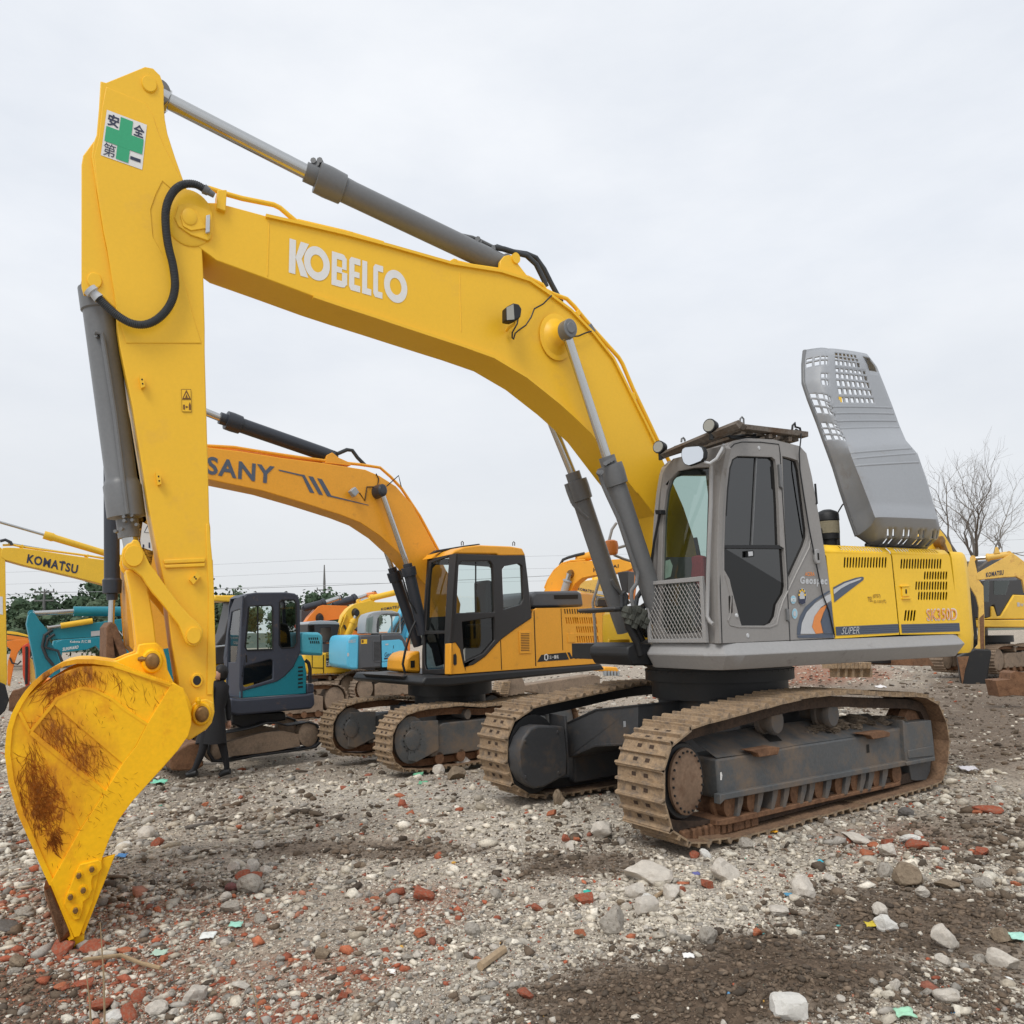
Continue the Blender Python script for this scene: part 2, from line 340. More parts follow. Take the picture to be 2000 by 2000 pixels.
def make_ground():
    ys = np.concatenate([np.linspace(-6, 1.8, 8), 1.8*np.power(22/1.8, np.linspace(0, 1, 330))[1:], 22*np.power(900/22, np.linspace(0, 1, 46))[1:]])
    us = np.concatenate([np.linspace(-3.5, -1.0, 12), np.linspace(-.95, .95, 340), np.linspace(1.0, 3.5, 12)])
    Yg, Ug = np.meshgrid(ys, us, indexing='ij'); Xg = Ug*(np.maximum(Yg, 1.5)+.3)
    Zg = gz(Xg, Yg); nr, nc = Xg.shape
    V = np.stack([Xg, Yg, Zg], -1).reshape(-1, 3)
    i = np.arange(nr-1)[:, None]*nc + np.arange(nc-1)[None, :]
    Q = np.stack([i, i+1, i+nc+1, i+nc], -1).reshape(-1, 4)
    me = bpy.data.meshes.new('ground'); me.vertices.add(len(V)); me.vertices.foreach_set('co', V.ravel())
    me.loops.add(Q.size); me.polygons.add(len(Q)); me.loops.foreach_set('vertex_index', Q.ravel().astype(np.int32))
    me.polygons.foreach_set('loop_start', np.arange(0, Q.size, 4, dtype=np.int32)); me.update(calc_edges=True)
    me.polygons.foreach_set('use_smooth', np.ones(len(Q), bool))
    z = zones(V[:, 0], V[:, 1], V[:, 2])
    base = np.array(lin((172, 160, 145))); dirt = np.array(lin((104, 89, 75))); brick = np.array(lin((158, 116, 94))); pale = np.array(lin((196, 187, 173)))
    c = np.tile(base, (len(V), 1))
    for k, q in (('p', pale), ('b', brick), ('d', dirt)): c = c*(1-z[k][:, None]) + q*z[k][:, None]
    c *= (.82+.36*fbm(V[:, 0], V[:, 1], 6, 4, 77))[:, None]
    at = me.color_attributes.new('tone', 'FLOAT_COLOR', 'POINT'); at.data.foreach_set('color', np.c_[c, np.ones(len(c))].ravel().astype(np.float32))
    m = bpy.data.materials.new('rubble_earth'); m.use_nodes = True; t = m.node_tree; N = t.nodes; L = t.links; b = N['Principled BSDF']
    b.inputs['Roughness'].default_value = .95; b.inputs['Specular IOR Level'].default_value = .2
    a = N.new('ShaderNodeAttribute'); a.attribute_name = 'tone'
    tcn = N.new('ShaderNodeTexCoord')
    vo = N.new('ShaderNodeTexVoronoi'); vo.inputs['Scale'].default_value = 46; L.new(tcn.outputs['Object'], vo.inputs[0])
    no = N.new('ShaderNodeTexNoise'); no.inputs['Scale'].default_value = 28; no.inputs['Detail'].default_value = 9; no.inputs['Roughness'].default_value = .7; L.new(tcn.outputs['Object'], no.inputs[0])
    sep = N.new('ShaderNodeSeparateColor'); L.new(vo.outputs['Color'], sep.inputs[0])
    ad = N.new('ShaderNodeMath'); ad.operation = 'MULTIPLY_ADD'; ad.inputs[1].default_value = .5; L.new(sep.outputs[0], ad.inputs[0]); L.new(no.outputs['Fac'], ad.inputs[2])
    mr = N.new('ShaderNodeMapRange'); mr.inputs[1].default_value = .3; mr.inputs[2].default_value = 1.2; mr.inputs[3].default_value = .5; mr.inputs[4].default_value = 1.55; L.new(ad.outputs[0], mr.inputs[0])
    sc = N.new('ShaderNodeVectorMath'); sc.operation = 'SCALE'; L.new(a.outputs['Color'], sc.inputs[0]); L.new(mr.outputs[0], sc.inputs['Scale']); L.new(sc.outputs[0], b.inputs['Base Color'])
    bp = N.new('ShaderNodeBump'); bp.inputs['Strength'].default_value = .9; bp.inputs['Distance'].default_value = .03; L.new(ad.outputs[0], bp.inputs['Height']); L.new(bp.outputs[0], b.inputs['Normal'])
    me.materials.append(m); o = bpy.data.objects.new('ground', me); COL.objects.link(o); o['kind'] = 'structure'
    return o
GROUND = make_ground()

def ico(sub):
    bm = bmesh.new(); bmesh.ops.create_icosphere(bm, subdivisions=sub, radius=1)
    V = np.array([v.co[:] for v in bm.verts]); Fc = np.array([[v.index for v in f.verts] for f in bm.faces]); bm.free(); return V, Fc
STONEM = bpy.data.materials.new('mixed_rubble'); STONEM.use_nodes = True
def _stonemat():
    t = STONEM.node_tree; N = t.nodes; L = t.links; b = N['Principled BSDF']; b.inputs['Roughness'].default_value = .9; b.inputs['Specular IOR Level'].default_value = .25
    a = N.new('ShaderNodeAttribute'); a.attribute_name = 'tone'; tcn = N.new('ShaderNodeTexCoord')
    no = N.new('ShaderNodeTexNoise'); no.inputs['Scale'].default_value = 60; no.inputs['Detail'].default_value = 6; no.inputs['Roughness'].default_value = .7; L.new(tcn.outputs['Object'], no.inputs[0])
    mr = N.new('ShaderNodeMapRange'); mr.inputs[1].default_value = .3; mr.inputs[2].default_value = .7; mr.inputs[3].default_value = .66; mr.inputs[4].default_value = 1.22; L.new(no.outputs['Fac'], mr.inputs[0])
    sc = N.new('ShaderNodeVectorMath'); sc.operation = 'SCALE'; L.new(a.outputs['Color'], sc.inputs[0]); L.new(mr.outputs[0], sc.inputs['Scale']); L.new(sc.outputs[0], b.inputs['Base Color'])
    bp = N.new('ShaderNodeBump'); bp.inputs['Strength'].default_value = .5; bp.inputs['Distance'].default_value = .01; L.new(no.outputs['Fac'], bp.inputs['Height']); L.new(bp.outputs[0], b.inputs['Normal'])
_stonemat()
PALET = {'p': [(222, 212, 194), (210, 201, 184), (200, 191, 175), (227, 219, 204), (188, 179, 164)], 'g': [(184, 177, 165), (164, 158, 149), (196, 188, 173), (142, 137, 129), (210, 203, 188), (184, 173, 155)],
         'b': [(172, 98, 72), (160, 92, 70), (152, 98, 80), (184, 112, 82), (172, 120, 98)], 'd': [(112, 97, 82), (98, 86, 73), (124, 108, 92), (88, 78, 68)]}
TRACKZONES = []   # (frame, s0, s1, n0, n1): loose stones do not lie inside the crawler tracks
def in_tracks(X, Y):
    k = np.zeros(len(X), bool)
    for fr, s0, s1, n0, n1 in TRACKZONES:
        dx = X-fr.o[0]; dy = Y-fr.o[1]; a = dx*fr.r[0]+dy*fr.r[1]; n = dx*fr.v[0]+dy*fr.v[1]
        k |= (a > s0) & (a < s1) & (n > n0) & (n < n1)
    return k
def make_gravel(N, lo, hi, med, sig, octa, name, earth=False):
    """Loose rubble in one object: thousands of uneven lumps, too many to count."""
    px = RNG.uniform(-260, 2260, N); py = 1262 + (2150-1262)*np.power(RNG.random(N), .82)
    d = FW[None]+RT[None]*((px-1000)/F)[:, None]+UP[None]*((1000+SH-py)/F)[:, None]
    zg = np.full(N, -.15)
    for _ in range(6):
        t = (zg-EYE)/d[:, 2]; X = d[:, 0]*t; Y = d[:, 1]*t; zg = gz(X, Y)
    ok = (Y > 1.2) & (Y < 45) & (d[:, 2] < -.01) & ~in_tracks(X, Y); X, Y, zg = X[ok], Y[ok], zg[ok]
    z = zones(X, Y, zg); band = fbm(X, Y, .8, 3, 91)
    keep = (RNG.random(len(X)) < z['d']*np.where(Y > 8, .22, 1)) if earth else RNG.random(len(X)) > z['d']*.82 + np.clip(band-.55, 0, 1)*2.2*(1-z['p']); X, Y, zg = X[keep], Y[keep], zg[keep]; z = {k: v[keep] for k, v in z.items()}; n = len(X)
    rp = np.clip(np.exp(RNG.normal(math.log(med), sig, n)), lo, hi)
    R = np.clip(rp*np.hypot(X, Y)/F, .004, .07); R *= 1 if earth else np.where(z['d'] > .5, .75, 1)
    t = RNG.random(n); fine = fbm(X, Y, 1.7, 3, 55)
    kind = np.full(n, 'g'); kind[t < .3+z['p']*.6] = 'p'; kind[(RNG.random(n) < .02+z['b']*.34+.10*np.clip(fine-.55, 0, 1)*4)] = 'b'; kind[RNG.random(n) < .14+z['d']*.75] = 'd'
    if earth: kind[:] = 'd'
    col = np.zeros((n, 3))
    for k, pl in PALET.items():
        idx = np.where(kind == k)[0]; L = np.array([lin(c) for c in pl]); col[idx] = L[RNG.integers(0, len(pl), len(idx))]
    odd = np.where(RNG.random(n) < .0014)[0]; L = np.array([lin(c) for c in ((120, 196, 172), (96, 146, 184), (236, 236, 232), (206, 160, 80), (90, 160, 156))]); col[odd] = L[RNG.integers(0, 5, len(odd))]
    col *= RNG.uniform(.8, 1.2, n)[:, None]
    if octa: V0 = np.array([(1, 0, 0), (0, 1, 0), (-1, 0, 0), (0, -1, 0), (0, 0, 1), (0, 0, -1.)]); F0 = np.array([(0, 1, 4), (1, 2, 4), (2, 3, 4), (3, 0, 4), (1, 0, 5), (2, 1, 5), (3, 2, 5), (0, 3, 5)])
    else: V0, F0 = ico(1)
    nv, nf = len(V0), len(F0)
    P = V0[None] * RNG.uniform(.5, 1.35, (n, nv, 1)) * np.stack([RNG.uniform(.7, 1.7, n), RNG.uniform(.5, 1.1, n), RNG.uniform(.35, .75, n)], -1)[:, None, :]
    a = RNG.uniform(0, 2*math.pi, n); tl = RNG.normal(0, .35, n)
    ca, sa, ct, st = np.cos(a), np.sin(a), np.cos(tl), np.sin(tl)
    x, y, zz = P[..., 0], P[..., 1], P[..., 2]
    y, zz = y*ct[:, None]-zz*st[:, None], y*st[:, None]+zz*ct[:, None]; x, y = x*ca[:, None]-y*sa[:, None], x*sa[:, None]+y*ca[:, None]
    W = np.stack([x*R[:, None]+X[:, None], y*R[:, None]+Y[:, None], zz*R[:, None]+(zg+R*.22)[:, None]], -1).reshape(-1, 3)
    Fa = (F0[None]+(np.arange(n)*nv)[:, None, None]).reshape(-1, 3)
    me = bpy.data.meshes.new(name); me.vertices.add(len(W)); me.vertices.foreach_set('co', W.ravel().astype(np.float32))
    me.loops.add(Fa.size); me.polygons.add(len(Fa)); me.loops.foreach_set('vertex_index', Fa.ravel().astype(np.int32))
    me.polygons.foreach_set('loop_start', np.arange(0, Fa.size, 3, dtype=np.int32)); me.update(calc_edges=True)
    at = me.color_attributes.new('tone', 'FLOAT_COLOR', 'POINT'); cc = np.repeat(np.c_[col, np.ones(n)], nv, 0); at.data.foreach_set('color', cc.ravel().astype(np.float32))
    me.materials.append(STONEM); o = bpy.data.objects.new(name, me); COL.objects.link(o); o['kind'] = 'stuff'; return o

# larger lumps: each one an object of its own
def lump_mesh(seed, ang=.35, sub=3, box=0.):
    V, Fc = ico(sub); rg = np.random.default_rng(seed)
    if box: V = np.sign(V)*np.power(np.abs(V), 1-box); V /= np.abs(V).max()
    o = Vector(rg.uniform(-50, 50, 3))
    for k in range(7):                                        # flat broken faces
        nrm = rg.normal(size=3); nrm /= np.linalg.norm(nrm); h = rg.uniform(.55, .85); d = V@nrm; V = V - np.where(d > h, d-h, 0)[:, None]*nrm
    V = np.array([(np.array(p)*(1+ang*.5*mnoise.noise(Vector(p)*1.4+o)+ang*.3*mnoise.noise(Vector(p)*4+o)+ang*.14*mnoise.noise(Vector(p)*9+o))) for p in V])
    me = bpy.data.meshes.new('lump'); me.from_pydata(V.tolist(), [], Fc.tolist()); return me
def lump_mat(name, rgb, f=.2, d=.3, dc=(110, 100, 90)): return mat(name, rgb, .92, fine=f, dirt=d, dcol=dc, dscale=2.2, bump=.6, spec=.2)
CONC = [lump_mat('pale_concrete', (212, 204, 192), .14, .2, (178, 167, 153)), lump_mat('grey_concrete', (176, 169, 158), .16), lump_mat('dark_stone', (112, 108, 104), .16, .2, (90, 84, 78)), lump_mat('earthy_stone', (150, 134, 114), .18, .3, (112, 96, 80))]
BRICKM = [lump_mat('brick_red', (168, 90, 66), .16, .4, (152, 122, 104)), lump_mat('brick_orange', (188, 108, 74), .16, .4, (168, 132, 110))]
LUMPS = [lump_mesh(k) for k in range(9)]; BOXY = [lump_mesh(40+k, .16, 3, .45) for k in range(5)]
ALLM = {}
def lump(name, me, m, x, y, r, sx, sy, sz_, rot, label, cat, group, sink=.2):
    key = (me.name, m.name)
    if key not in ALLM:
        c = me.copy(); c.materials.clear(); c.materials.append(m); ALLM[key] = c
    o = bpy.data.objects.new(name, ALLM[key]); COL.objects.link(o)
    o.location = (x, y, float(gz(x, y)) + r*sz_*(1-2*sink)); o.scale = (r*sx, r*sy, r*sz_); o.rotation_euler = rot
    return setp(o, label, cat, group)
def gpx(px, py):
    z = -.1
    for _ in range(6):
        p = gnd(px, py, z); z = float(gz(p[0], p[1]))
    return p[0], p[1], z
# ================================================================== the big yellow excavator
FT = Fr((2.12, 7.82), 55.7); FH = Fr((2.12, 7.82), 61.8)
EX = thing('crawler_excavator', (2.12, 7.82, 0), 'largest excavator, yellow boom over the whole yard, grey cab, engine hood standing open', 'excavator')
NB = .215; NH = -1.2

# ---- crawler tracks
UNDER = mat('shaded_track_inside', (128, 100, 76), .85, fine=.2, dirt=.35, dcol=(84, 64, 50), dscale=7, bump=.4); CHAIN = mat('dark_track_chain', (70, 54, 42), .85, fine=.2, dirt=.3, dcol=(40, 34, 30), bump=.4)  # inside faces and chain coloured darker for the shade within the track
def shoe_mesh(p, w, h=.028, t=.014, m=None, name='track_shoe'):
    q = p/2*1.02
    pr = [(-q, 0), (-q, t+h*.9), (-q+.016, t+h*.9), (-q+.03, t), (-.014, t), (-.009, t+h), (.009, t+h), (.014, t), (q-.03, t), (q-.016, t+h), (q, t+h), (q, 0)]
    mb = MB(); V = [(x, -w/2, z) for x, z in pr]+[(x, w/2, z) for x, z in pr]; n = len(pr); NS = len(V)
    HQ = []
    for yc in (-.13, .13):
        for xc in (-.052, .052): HQ.append([(xc-.014, yc*w-.022, t+.003), (xc+.014, yc*w-.022, t+.003), (xc+.014, yc*w+.022, t+.003), (xc-.014, yc*w+.022, t+.003)])
    mb.add(V, [tuple(range(n)), tuple(range(2*n-1, n-1, -1))]+[(i, i+n, (i+1) % n+n, (i+1) % n) for i in range(n)], m)
    for q4 in HQ: mb.add(q4, [(0, 1, 2, 3)], m)  # flat dark quads paint the shade of small holes in the shoe
    me = bpy.data.meshes.new(name); me.from_pydata(mb.v, [], mb.f)
    for m_ in (m, UNDER, CHAIN): me.materials.append(m_)
    me.polygons[len(pr)+1].material_index = 1
    for k in range(4): me.polygons[len(me.polygons)-1-k].material_index = 2
    bm = bmesh.new(); bm.from_mesh(me); bmesh.ops.recalc_face_normals(bm, faces=bm.faces); bm.to_mesh(me); bm.free(); return me
def resample(pts, step):
    P = np.array(pts, float); P = np.vstack([P, P[:1]]); d = np.r_[0, np.cumsum(np.hypot(*np.diff(P, axis=0).T))]
    n = max(8, int(round(d[-1]/step))); u = np.linspace(0, d[-1], n+1)
    return np.c_[np.interp(u, d, P[:, 0]), np.interp(u, d, P[:, 1])], d[-1]/n
def smooth_loop(pts, k=2):
    P = np.array(pts, float)
    for _ in range(k):
        Q = np.roll(P, -1, 0); P = np.stack([.75*P+.25*Q, .25*P+.75*Q], 1).reshape(-1, 2)
    return P
def track(root, fr, loop, nc, width, pitch, m, chain_m, chain_w=.2, name='track', jit=.004, label=None, joined=False, hh=.028):
    """Endless track: a chain band (part) that carries its shoes (sub-parts)."""
    pts, p = resample(smooth_loop(loop, 1), pitch); n = len(pts)-1; cen = pts[:-1].mean(0)
    mb = MB(); L = smooth_loop(loop, 1)
    def off(P, d):
        T = np.roll(P, -1, 0)-np.roll(P, 1, 0); T /= np.linalg.norm(T, axis=1)[:, None]; Nn = np.c_[T[:, 1], -T[:, 0]]
        sg = np.sign(((P-cen)*Nn).sum(1).mean()); return P-Nn*sg*d
    A, B = off(L, .055), off(L, .145)
    N = len(L); V = []
    for n0 in (nc-chain_w/2, nc+chain_w/2):
        V += [fr.W(a, n0, z) for a, z in A]+[fr.W(a, n0, z) for a, z in B]
    Fc = []
    for i in range(N):
        j = (i+1) % N
        Fc += [(i, j, j+2*N, i+2*N), (i+N, j+N, j+3*N, i+3*N), (i, j, j+N, i+N), (i+2*N, j+2*N, j+3*N, i+3*N)]
    mb.add(V, Fc, chain_m); ch = mb.build(name, root, smooth=30, label=label)
    me = shoe_mesh(p, width, m=m, h=hh); rg = np.random.default_rng(3); J = MB()
    for i in range(n):
        a, b = pts[i], pts[i+1]; mid = (a+b)/2; t = (b-a)/np.linalg.norm(b-a); nn = np.array([t[1], -t[0]])
        if nn@(mid-cen) < 0: nn = -nn
        X = fr.r*t[0]+np.array([0, 0, t[1]]); Zv = fr.r*nn[0]+np.array([0, 0, nn[1]]); Yv = np.cross(Zv, X)
        pos = fr.W(mid[0], nc, mid[1]) - Zv*.03 + Zv*rg.normal(0, jit)
        if joined:
            R = np.stack([X, Yv, Zv], 1); J.add([pos+R@np.array(v.co) for v in me.vertices], [tuple(q.vertices) for q in me.polygons], m); continue
        o = bpy.data.objects.new('track_shoe', me); COL.objects.link(o); o.parent = ch
        mw = Matrix(((X[0], Yv[0], Zv[0], 0), (X[1], Yv[1], Zv[1], 0), (X[2], Yv[2], Zv[2], 0), (0, 0, 0, 1)))
        o.matrix_local = Matrix.Translation(Vector(pos-ORG[root.name]))@mw
    if joined: J.build('shoes', ch, smooth=0)
    return ch
def tloop(n0):
    px = PX('1326,1650 1400,1651 1480,1635 1640,1590 1780,1551 1838,1535')+w3('1340,1440 1400,1100 1395,850 1320,560 1190,365')+y3('1300,275 1050,258 900,265 640,300 300,400 0,470')+w2('960,295 885,350 740,640 700,1100 790,1540')
    return [FT.U(x, y, n0) for x, y in px]
TL = tloop(-1.28); TL = [(a, max(z, .015) if a > -1.9 else z) for a, z in TL]
SW = .482; NC = 1.28-SW/2
TN = track(EX, FT, TL, -NC, SW, .222, SHOE, CHAIN, label='muddy crawler track nearest the camera')
TFAR = track(EX, FT, [(a+.06, z) for a, z in TL], NC, SW, .222, SHOE, BLACKP, label='crawler track on the far side under the boom')
TRACKZONES += [(FT, -2.0, 1.7, -1.29, -.78), (FT, -2.0, 1.7, .78, 1.29)]

# ---- undercarriage
mb = MB()
mb.prism(FT, w2('1415,660 1450,1120 1480,1175')+y3('1450,775 1420,520')+y3('1140,580 880,620 640,655 380,705'), -1.19, -.84, TFRAME)
mb.build('track_frame', EX, bevel=.02, label='grey track frame beam caked with dry mud')
mb = MB()   # sloped upper deck of the beam and its lip
up = FT.sz(y3('75,745 380,705 640,655 880,620 1140,580 1400,545'), -1.19)
V = [FT.W(a, -1.185, z) for a, z in up]+[FT.W(a+.03, -.86, z+.135) for a, z in up]
mb.add(V, [(i, i+1, i+1+len(up), i+len(up)) for i in range(len(up)-1)], TFRAME); mb.build('frame_deck', EX, smooth=60)
mb = MB(); mb.prism(FT, y3('100,1010 100,1085 135,1050 1455,800 1450,765'), -1.235, -1.17, TFRAME); mb.build('frame_lip', EX, bevel=.006)
mb = MB(); mb.prism(FT, y3('1428,470 1450,490 1630,470 1650,640 1660,755 1455,800 1440,690'), -1.225, -.88, TFRAME); mb.prism(FT, y3('1462,690 1645,655 1650,730 1468,750'), -1.235, -1.22, TFRAME); mb.prism(FT, y3('1450,775 1660,735 1662,765 1455,803'), -1.25, -1.2, TFRAME)
mb.build('idler_cover', EX, bevel=.018)
for t in ('305,690 480,660 535,668 520,720 385,740 375,715', '1115,570 1290,545 1335,560 1330,590 1210,610 1190,585'):
    mb = MB(); mb.prism(FT, y3(t), -1.25, -1.16, RUST); mb.build('frame_step', EX, bevel=.006)
decal(FT, y3('1160,648 1180,645 1183,705 1163,708'), -1.193, VENT, EX, 'frame_slot')
decal(FT, y3('98,850 108,845 115,870 110,905 100,905'), -1.193, WHITE, EX, 'frame_plug')
mb = MB(); mb.prism(FT, y3('72,1200 70,1238 150,1232 880,1060 1410,945 1408,910 1390,925 880,1030'), -1.2, -.9, RUST); mb.build('roller_guard', EX, bevel=.006)
for zx in (240, 385, 490, 575, 700, 760, 880, 1020, 1130, 1190, 1290):   # brackets between lip and guard
    y0 = 1035-(zx-100)*.188; mb = MB(); mb.prism(FT, y3(f'{zx-8},{y0+18} {zx+30},{y0+8} {zx+24},{y0+60} {zx},{y0+155} {zx-20},{y0+160}'), -1.2, -1.0, TFRAME); mb.build('guard_bracket', EX, smooth=0)
for zx in (165, 330, 500, 640, 815, 960, 1075, 1230, 1370):
    y0 = 1035-(zx-100)*.188; a, z = FT.U(*y3(f'{zx},{y0+62}')[0], -1.15); mb = MB()
    mb.wheel(FT, a, z, [(-1.17, .06), (-1.165, .1), (-1.08, .1), (-1.07, .125), (-1.04, .125), (-1.03, .1), (-.85, .1)], RUST, 18); mb.build('track_roller', EX)
for t in ('515,478', '922,430'):
    a, z = FT.U(*y3(t)[0], -1.12); mb = MB(); mb.wheel(FT, a, z, [(-1.12, .1), (-1.1, .118), (-1.06, .118), (-1.05, .1), (-1.0, .1), (-.99, .12), (-.95, .12), (-.94, .06), (-.8, .06)], TFRAME, 22); mb.build('carrier_roller', EX)
# final drive in front, idler behind
a, z = FT.U(*w2('1075,950')[0], -1.235); mb = MB()
mb.wheel(FT, a, z, [(-1.215, .226), (-1.205, .243), (-1.18, .243)], DISC, 40, .7); SPR = mb.build('final_drive_cover', EX)
mb = MB()
for k in range(22):
    q = 2*math.pi*k/22+.1; mb.wheel(FT, a+.7*.218*math.cos(q), z+.218*math.sin(q), [(-1.2275, .009), (-1.215, .009)], BLACKP, 6)
mb.build('bolts', SPR, kind='stuff')
mb = MB(); mb.wheel(FT, a, z, [(-1.17, .27), (-1.0, .34), (-.95, .36), (-.8, .36)], BLACKP, 36); mb.build('sprocket', EX)
a2, zz2 = FT.U(*y3('1500,560')[0], -1.05); mb = MB(); mb.wheel(FT, a2, .46, [(-1.1, .14), (-1.09, .36), (-1.04, .39), (-.98, .36), (-.9, .36)], RUST, 30); mb.build('idler_wheel', EX)
mb = MB(); mb.prism(FT, w3('870,1250 905,1440 960,1450 1090,1440 1140,1330 1150,1200'), -1.15, -.95, TFRAME); mb.build('idler_bracket', EX, bevel=.006)
for k in range(2, 14):   # links seen inside the lower front run
    zx = 900+k*75; x, y = w2(f'{zx},{1560-k*14}')[0]; s, q = FT.U(x, y, -1.16)
    mb = MB(); mb.box(FT, s-.07, s+.055, -1.17, -1.06, .05, .15, RUST); mb.build('chain_link', EX, bevel=.015)
mb = MB()
for k in range(26):   # mud lying on the frame
    zx = random.uniform(720, 1420); x, y = y3(f'{zx},{560-(zx-720)*.13+random.uniform(-40, 40)}')[0]; s, q = FT.U(x, y, -1.0); r = random.uniform(.04, .11)
    me = LUMPS[k % 9]; mb.add([FT.W(s+r*v.co[0], -1.0+r*v.co[1]+random.uniform(-.06, .1), q+r*.8*v.co[2]) for v in me.vertices], [tuple(f.vertices) for f in me.polygons], MUD)
o = mb.build('mud_clods', EX, smooth=0, fix=False); o['kind'] = 'stuff'
# flat dark quads paint the shade of openings in the sloped deck
ups = np.array(up)
def deck_pt(x, y):
    n_ = -1.1
    for _ in range(12):
        a, z = FT.U(x, y, n_); zt_ = np.interp(a, ups[:, 0], ups[:, 1]); n_ += ((z-zt_)/.135*.325-1.185-n_)*.35
        n_ = min(max(n_, -1.18), -.86)
    return FT.W(a, n_, z+.004)
for q in ('400,580 490,566 550,622 462,630', '808,526 876,520 934,562 880,570'):
    mb = MB(); mb.flat([deck_pt(x, y) for x, y in y3(q)], VENT); mb.build('deck_hole_shade', EX, smooth=0)
# X-frame between the tracks, far travel motor cover
def beam(q, ns, back, m, name, bev=.012):
    mbb = MB(); A = [FT.P(x, y, n) for (x, y), n in zip(w1(q), ns)]; k = len(A); B = [p+FT.r*back for p in A]
    mbb.add(A+B, [tuple(range(k)), tuple(range(2*k-1, k-1, -1))]+[(i, i+k, (i+1) % k+k, (i+1) % k) for i in range(k)], m); return mbb.build(name, EX, bevel=bev, smooth=30)
NL = [.8, .8, .8, .45, .0, .0, .45]
beam('1200,590 1225,1020 1235,1010 1560,880 2100,850 2100,360 1570,415', NL, .55, FRAME, 'cross_beam')
beam('1225,1003 1560,862 2100,838 2100,868 1565,893 1240,1030', [.79, .44, -.01, -.01, .44, .79], .57, FRAME, 'beam_flange', .004)
beam('1200,585 1560,415 2100,358 2100,382 1570,438 1205,607', [.79, .44, -.01, -.01, .44, .79], .57, FRAME, 'beam_flange', .004)
mb = MB(); mb.prism(FT, w1('860,625 1180,640 1215,990 1210,1245 930,1400 800,1420 690,1345 615,1200 600,950 660,780 750,660'), .62, .8, FRAME); MC = mb.build('travel_motor_cover', EX, bevel=.02)
mb = MB(); mb.prism(FT, w1('1180,500 1215,1245 1235,1245 1205,500'), .64, .9, FRAME); mb.build('motor_bracket', EX, bevel=.006)
a, z = FT.U(*w1('800,1020')[0], .85); mb = MB(); mb.wheel(FT, a-.05, .47, [(.8, .37), (1.1, .37)], BLACKP, 32); mb.build('sprocket', EX)
for t in ('680,825', '1085,705', '685,1270', '1100,1215'):
    a, z = FT.U(*w1(t)[0], .62); mb = MB(); mb.wheel(FT, a, z, [(.608, .012), (.62, .016)], FRAME, 8); mb.build('cover_bolt', MC)
mb = MB(); mb.prism_sz(FT, [(-1.3, .12), (1.5, .12), (1.5, .62), (-1.0, .62), (-1.3, .5)], .84, 1.2, FRAME); mb.build('track_frame', EX, bevel=.02)
mb = MB(); mb.prism_sz(FT, [(-.75, .3), (.5, .3), (.4, .98), (-.65, .98)], -.75, .3, FRAME); mb.build('centre_body', EX, bevel=.03)
decal(FT, w1('1915,570 1945,568 1948,640 1918,645'), .05, SILV, EX, 'maker_plate')
mb = MB(); c = FT.W(-.1, 0, 0)
mb.lathe(c+[0, 0, .95], c+[0, 0, 1.52], [(0, .66), (.3, .66), (.3, .72), (.48, .72), (.48, .7), (.53, .7), (.53, .73), (.74, .73), (.74, .68), (.8, .68), (.8, .8), (1, .8)], BLACKP, 56)
SR = mb.build('slew_ring', EX)
mb = MB()
for k in range(52):
    q = 2*math.pi*k/52
    for hz_ in (1.205, 1.25): mb.lathe(c+[.71*math.cos(q), .71*math.sin(q), hz_], c+[.71*math.cos(q), .71*math.sin(q), hz_+.02], [(0, .014), (1, .014)], BLACKP, 6)
o = mb.build('ring_bolts', SR, smooth=0)

# ---- house: skirt, hoods, counterweight
sk = FH.sz(PX('1404,1256 1870,1233 1893,1257 1876,1283 1404,1311'), NH)
S0 = FH.U(1404, 1257, NH)[0]; SE = sk[1][0]; zt = 1.502; ze = FH.U(1415, 1282, NH-.07)[1]; zb = FH.U(1411, 1310, NH)[1]
def skirt_ring(pts, zz, m):   # pts (s,n) outline lofted through heights
    mbb = MB(); V = []; n = len(pts[0])
    for lp, z in zip(pts, zz): V += [FH.W(a, b, z) for a, b in lp]
    Fc = []
    for k in range(len(zz)-1):
        for i in range(n-1): Fc.append((k*n+i, k*n+i+1, (k+1)*n+i+1, (k+1)*n+i))
    Fc += [tuple(range(n)), tuple(range(len(V)-1, len(V)-n-1, -1))]
    mbb.add(V, Fc, m); return mbb
def so(d): return [(S0-d*.7+.1, -.2), (S0-d*.7, -.36), (S0-d*.7, NH+.16-d*.5), (S0+.06-d*.3, NH+.03-d*.8), (S0+.2, NH-d), (SE-.1, NH-d), (SE+d*.6, NH+.02-d*.6), (SE+.12, NH+.2), (SE+.1, -.2)]
mb = skirt_ring([so(0), so(.085), so(.085), so(-.02)], [zt, ze+.012, ze, zb], SKIRT); mb.build('deck_skirt', EX, bevel=.008, smooth=25, label='long grey skirt below cab and hood')
mb = MB(); mb.box(FH, S0+.1, SE, -1.15, 1.15, 1.33, 1.49, BLACKP); mb.build('deck', EX)
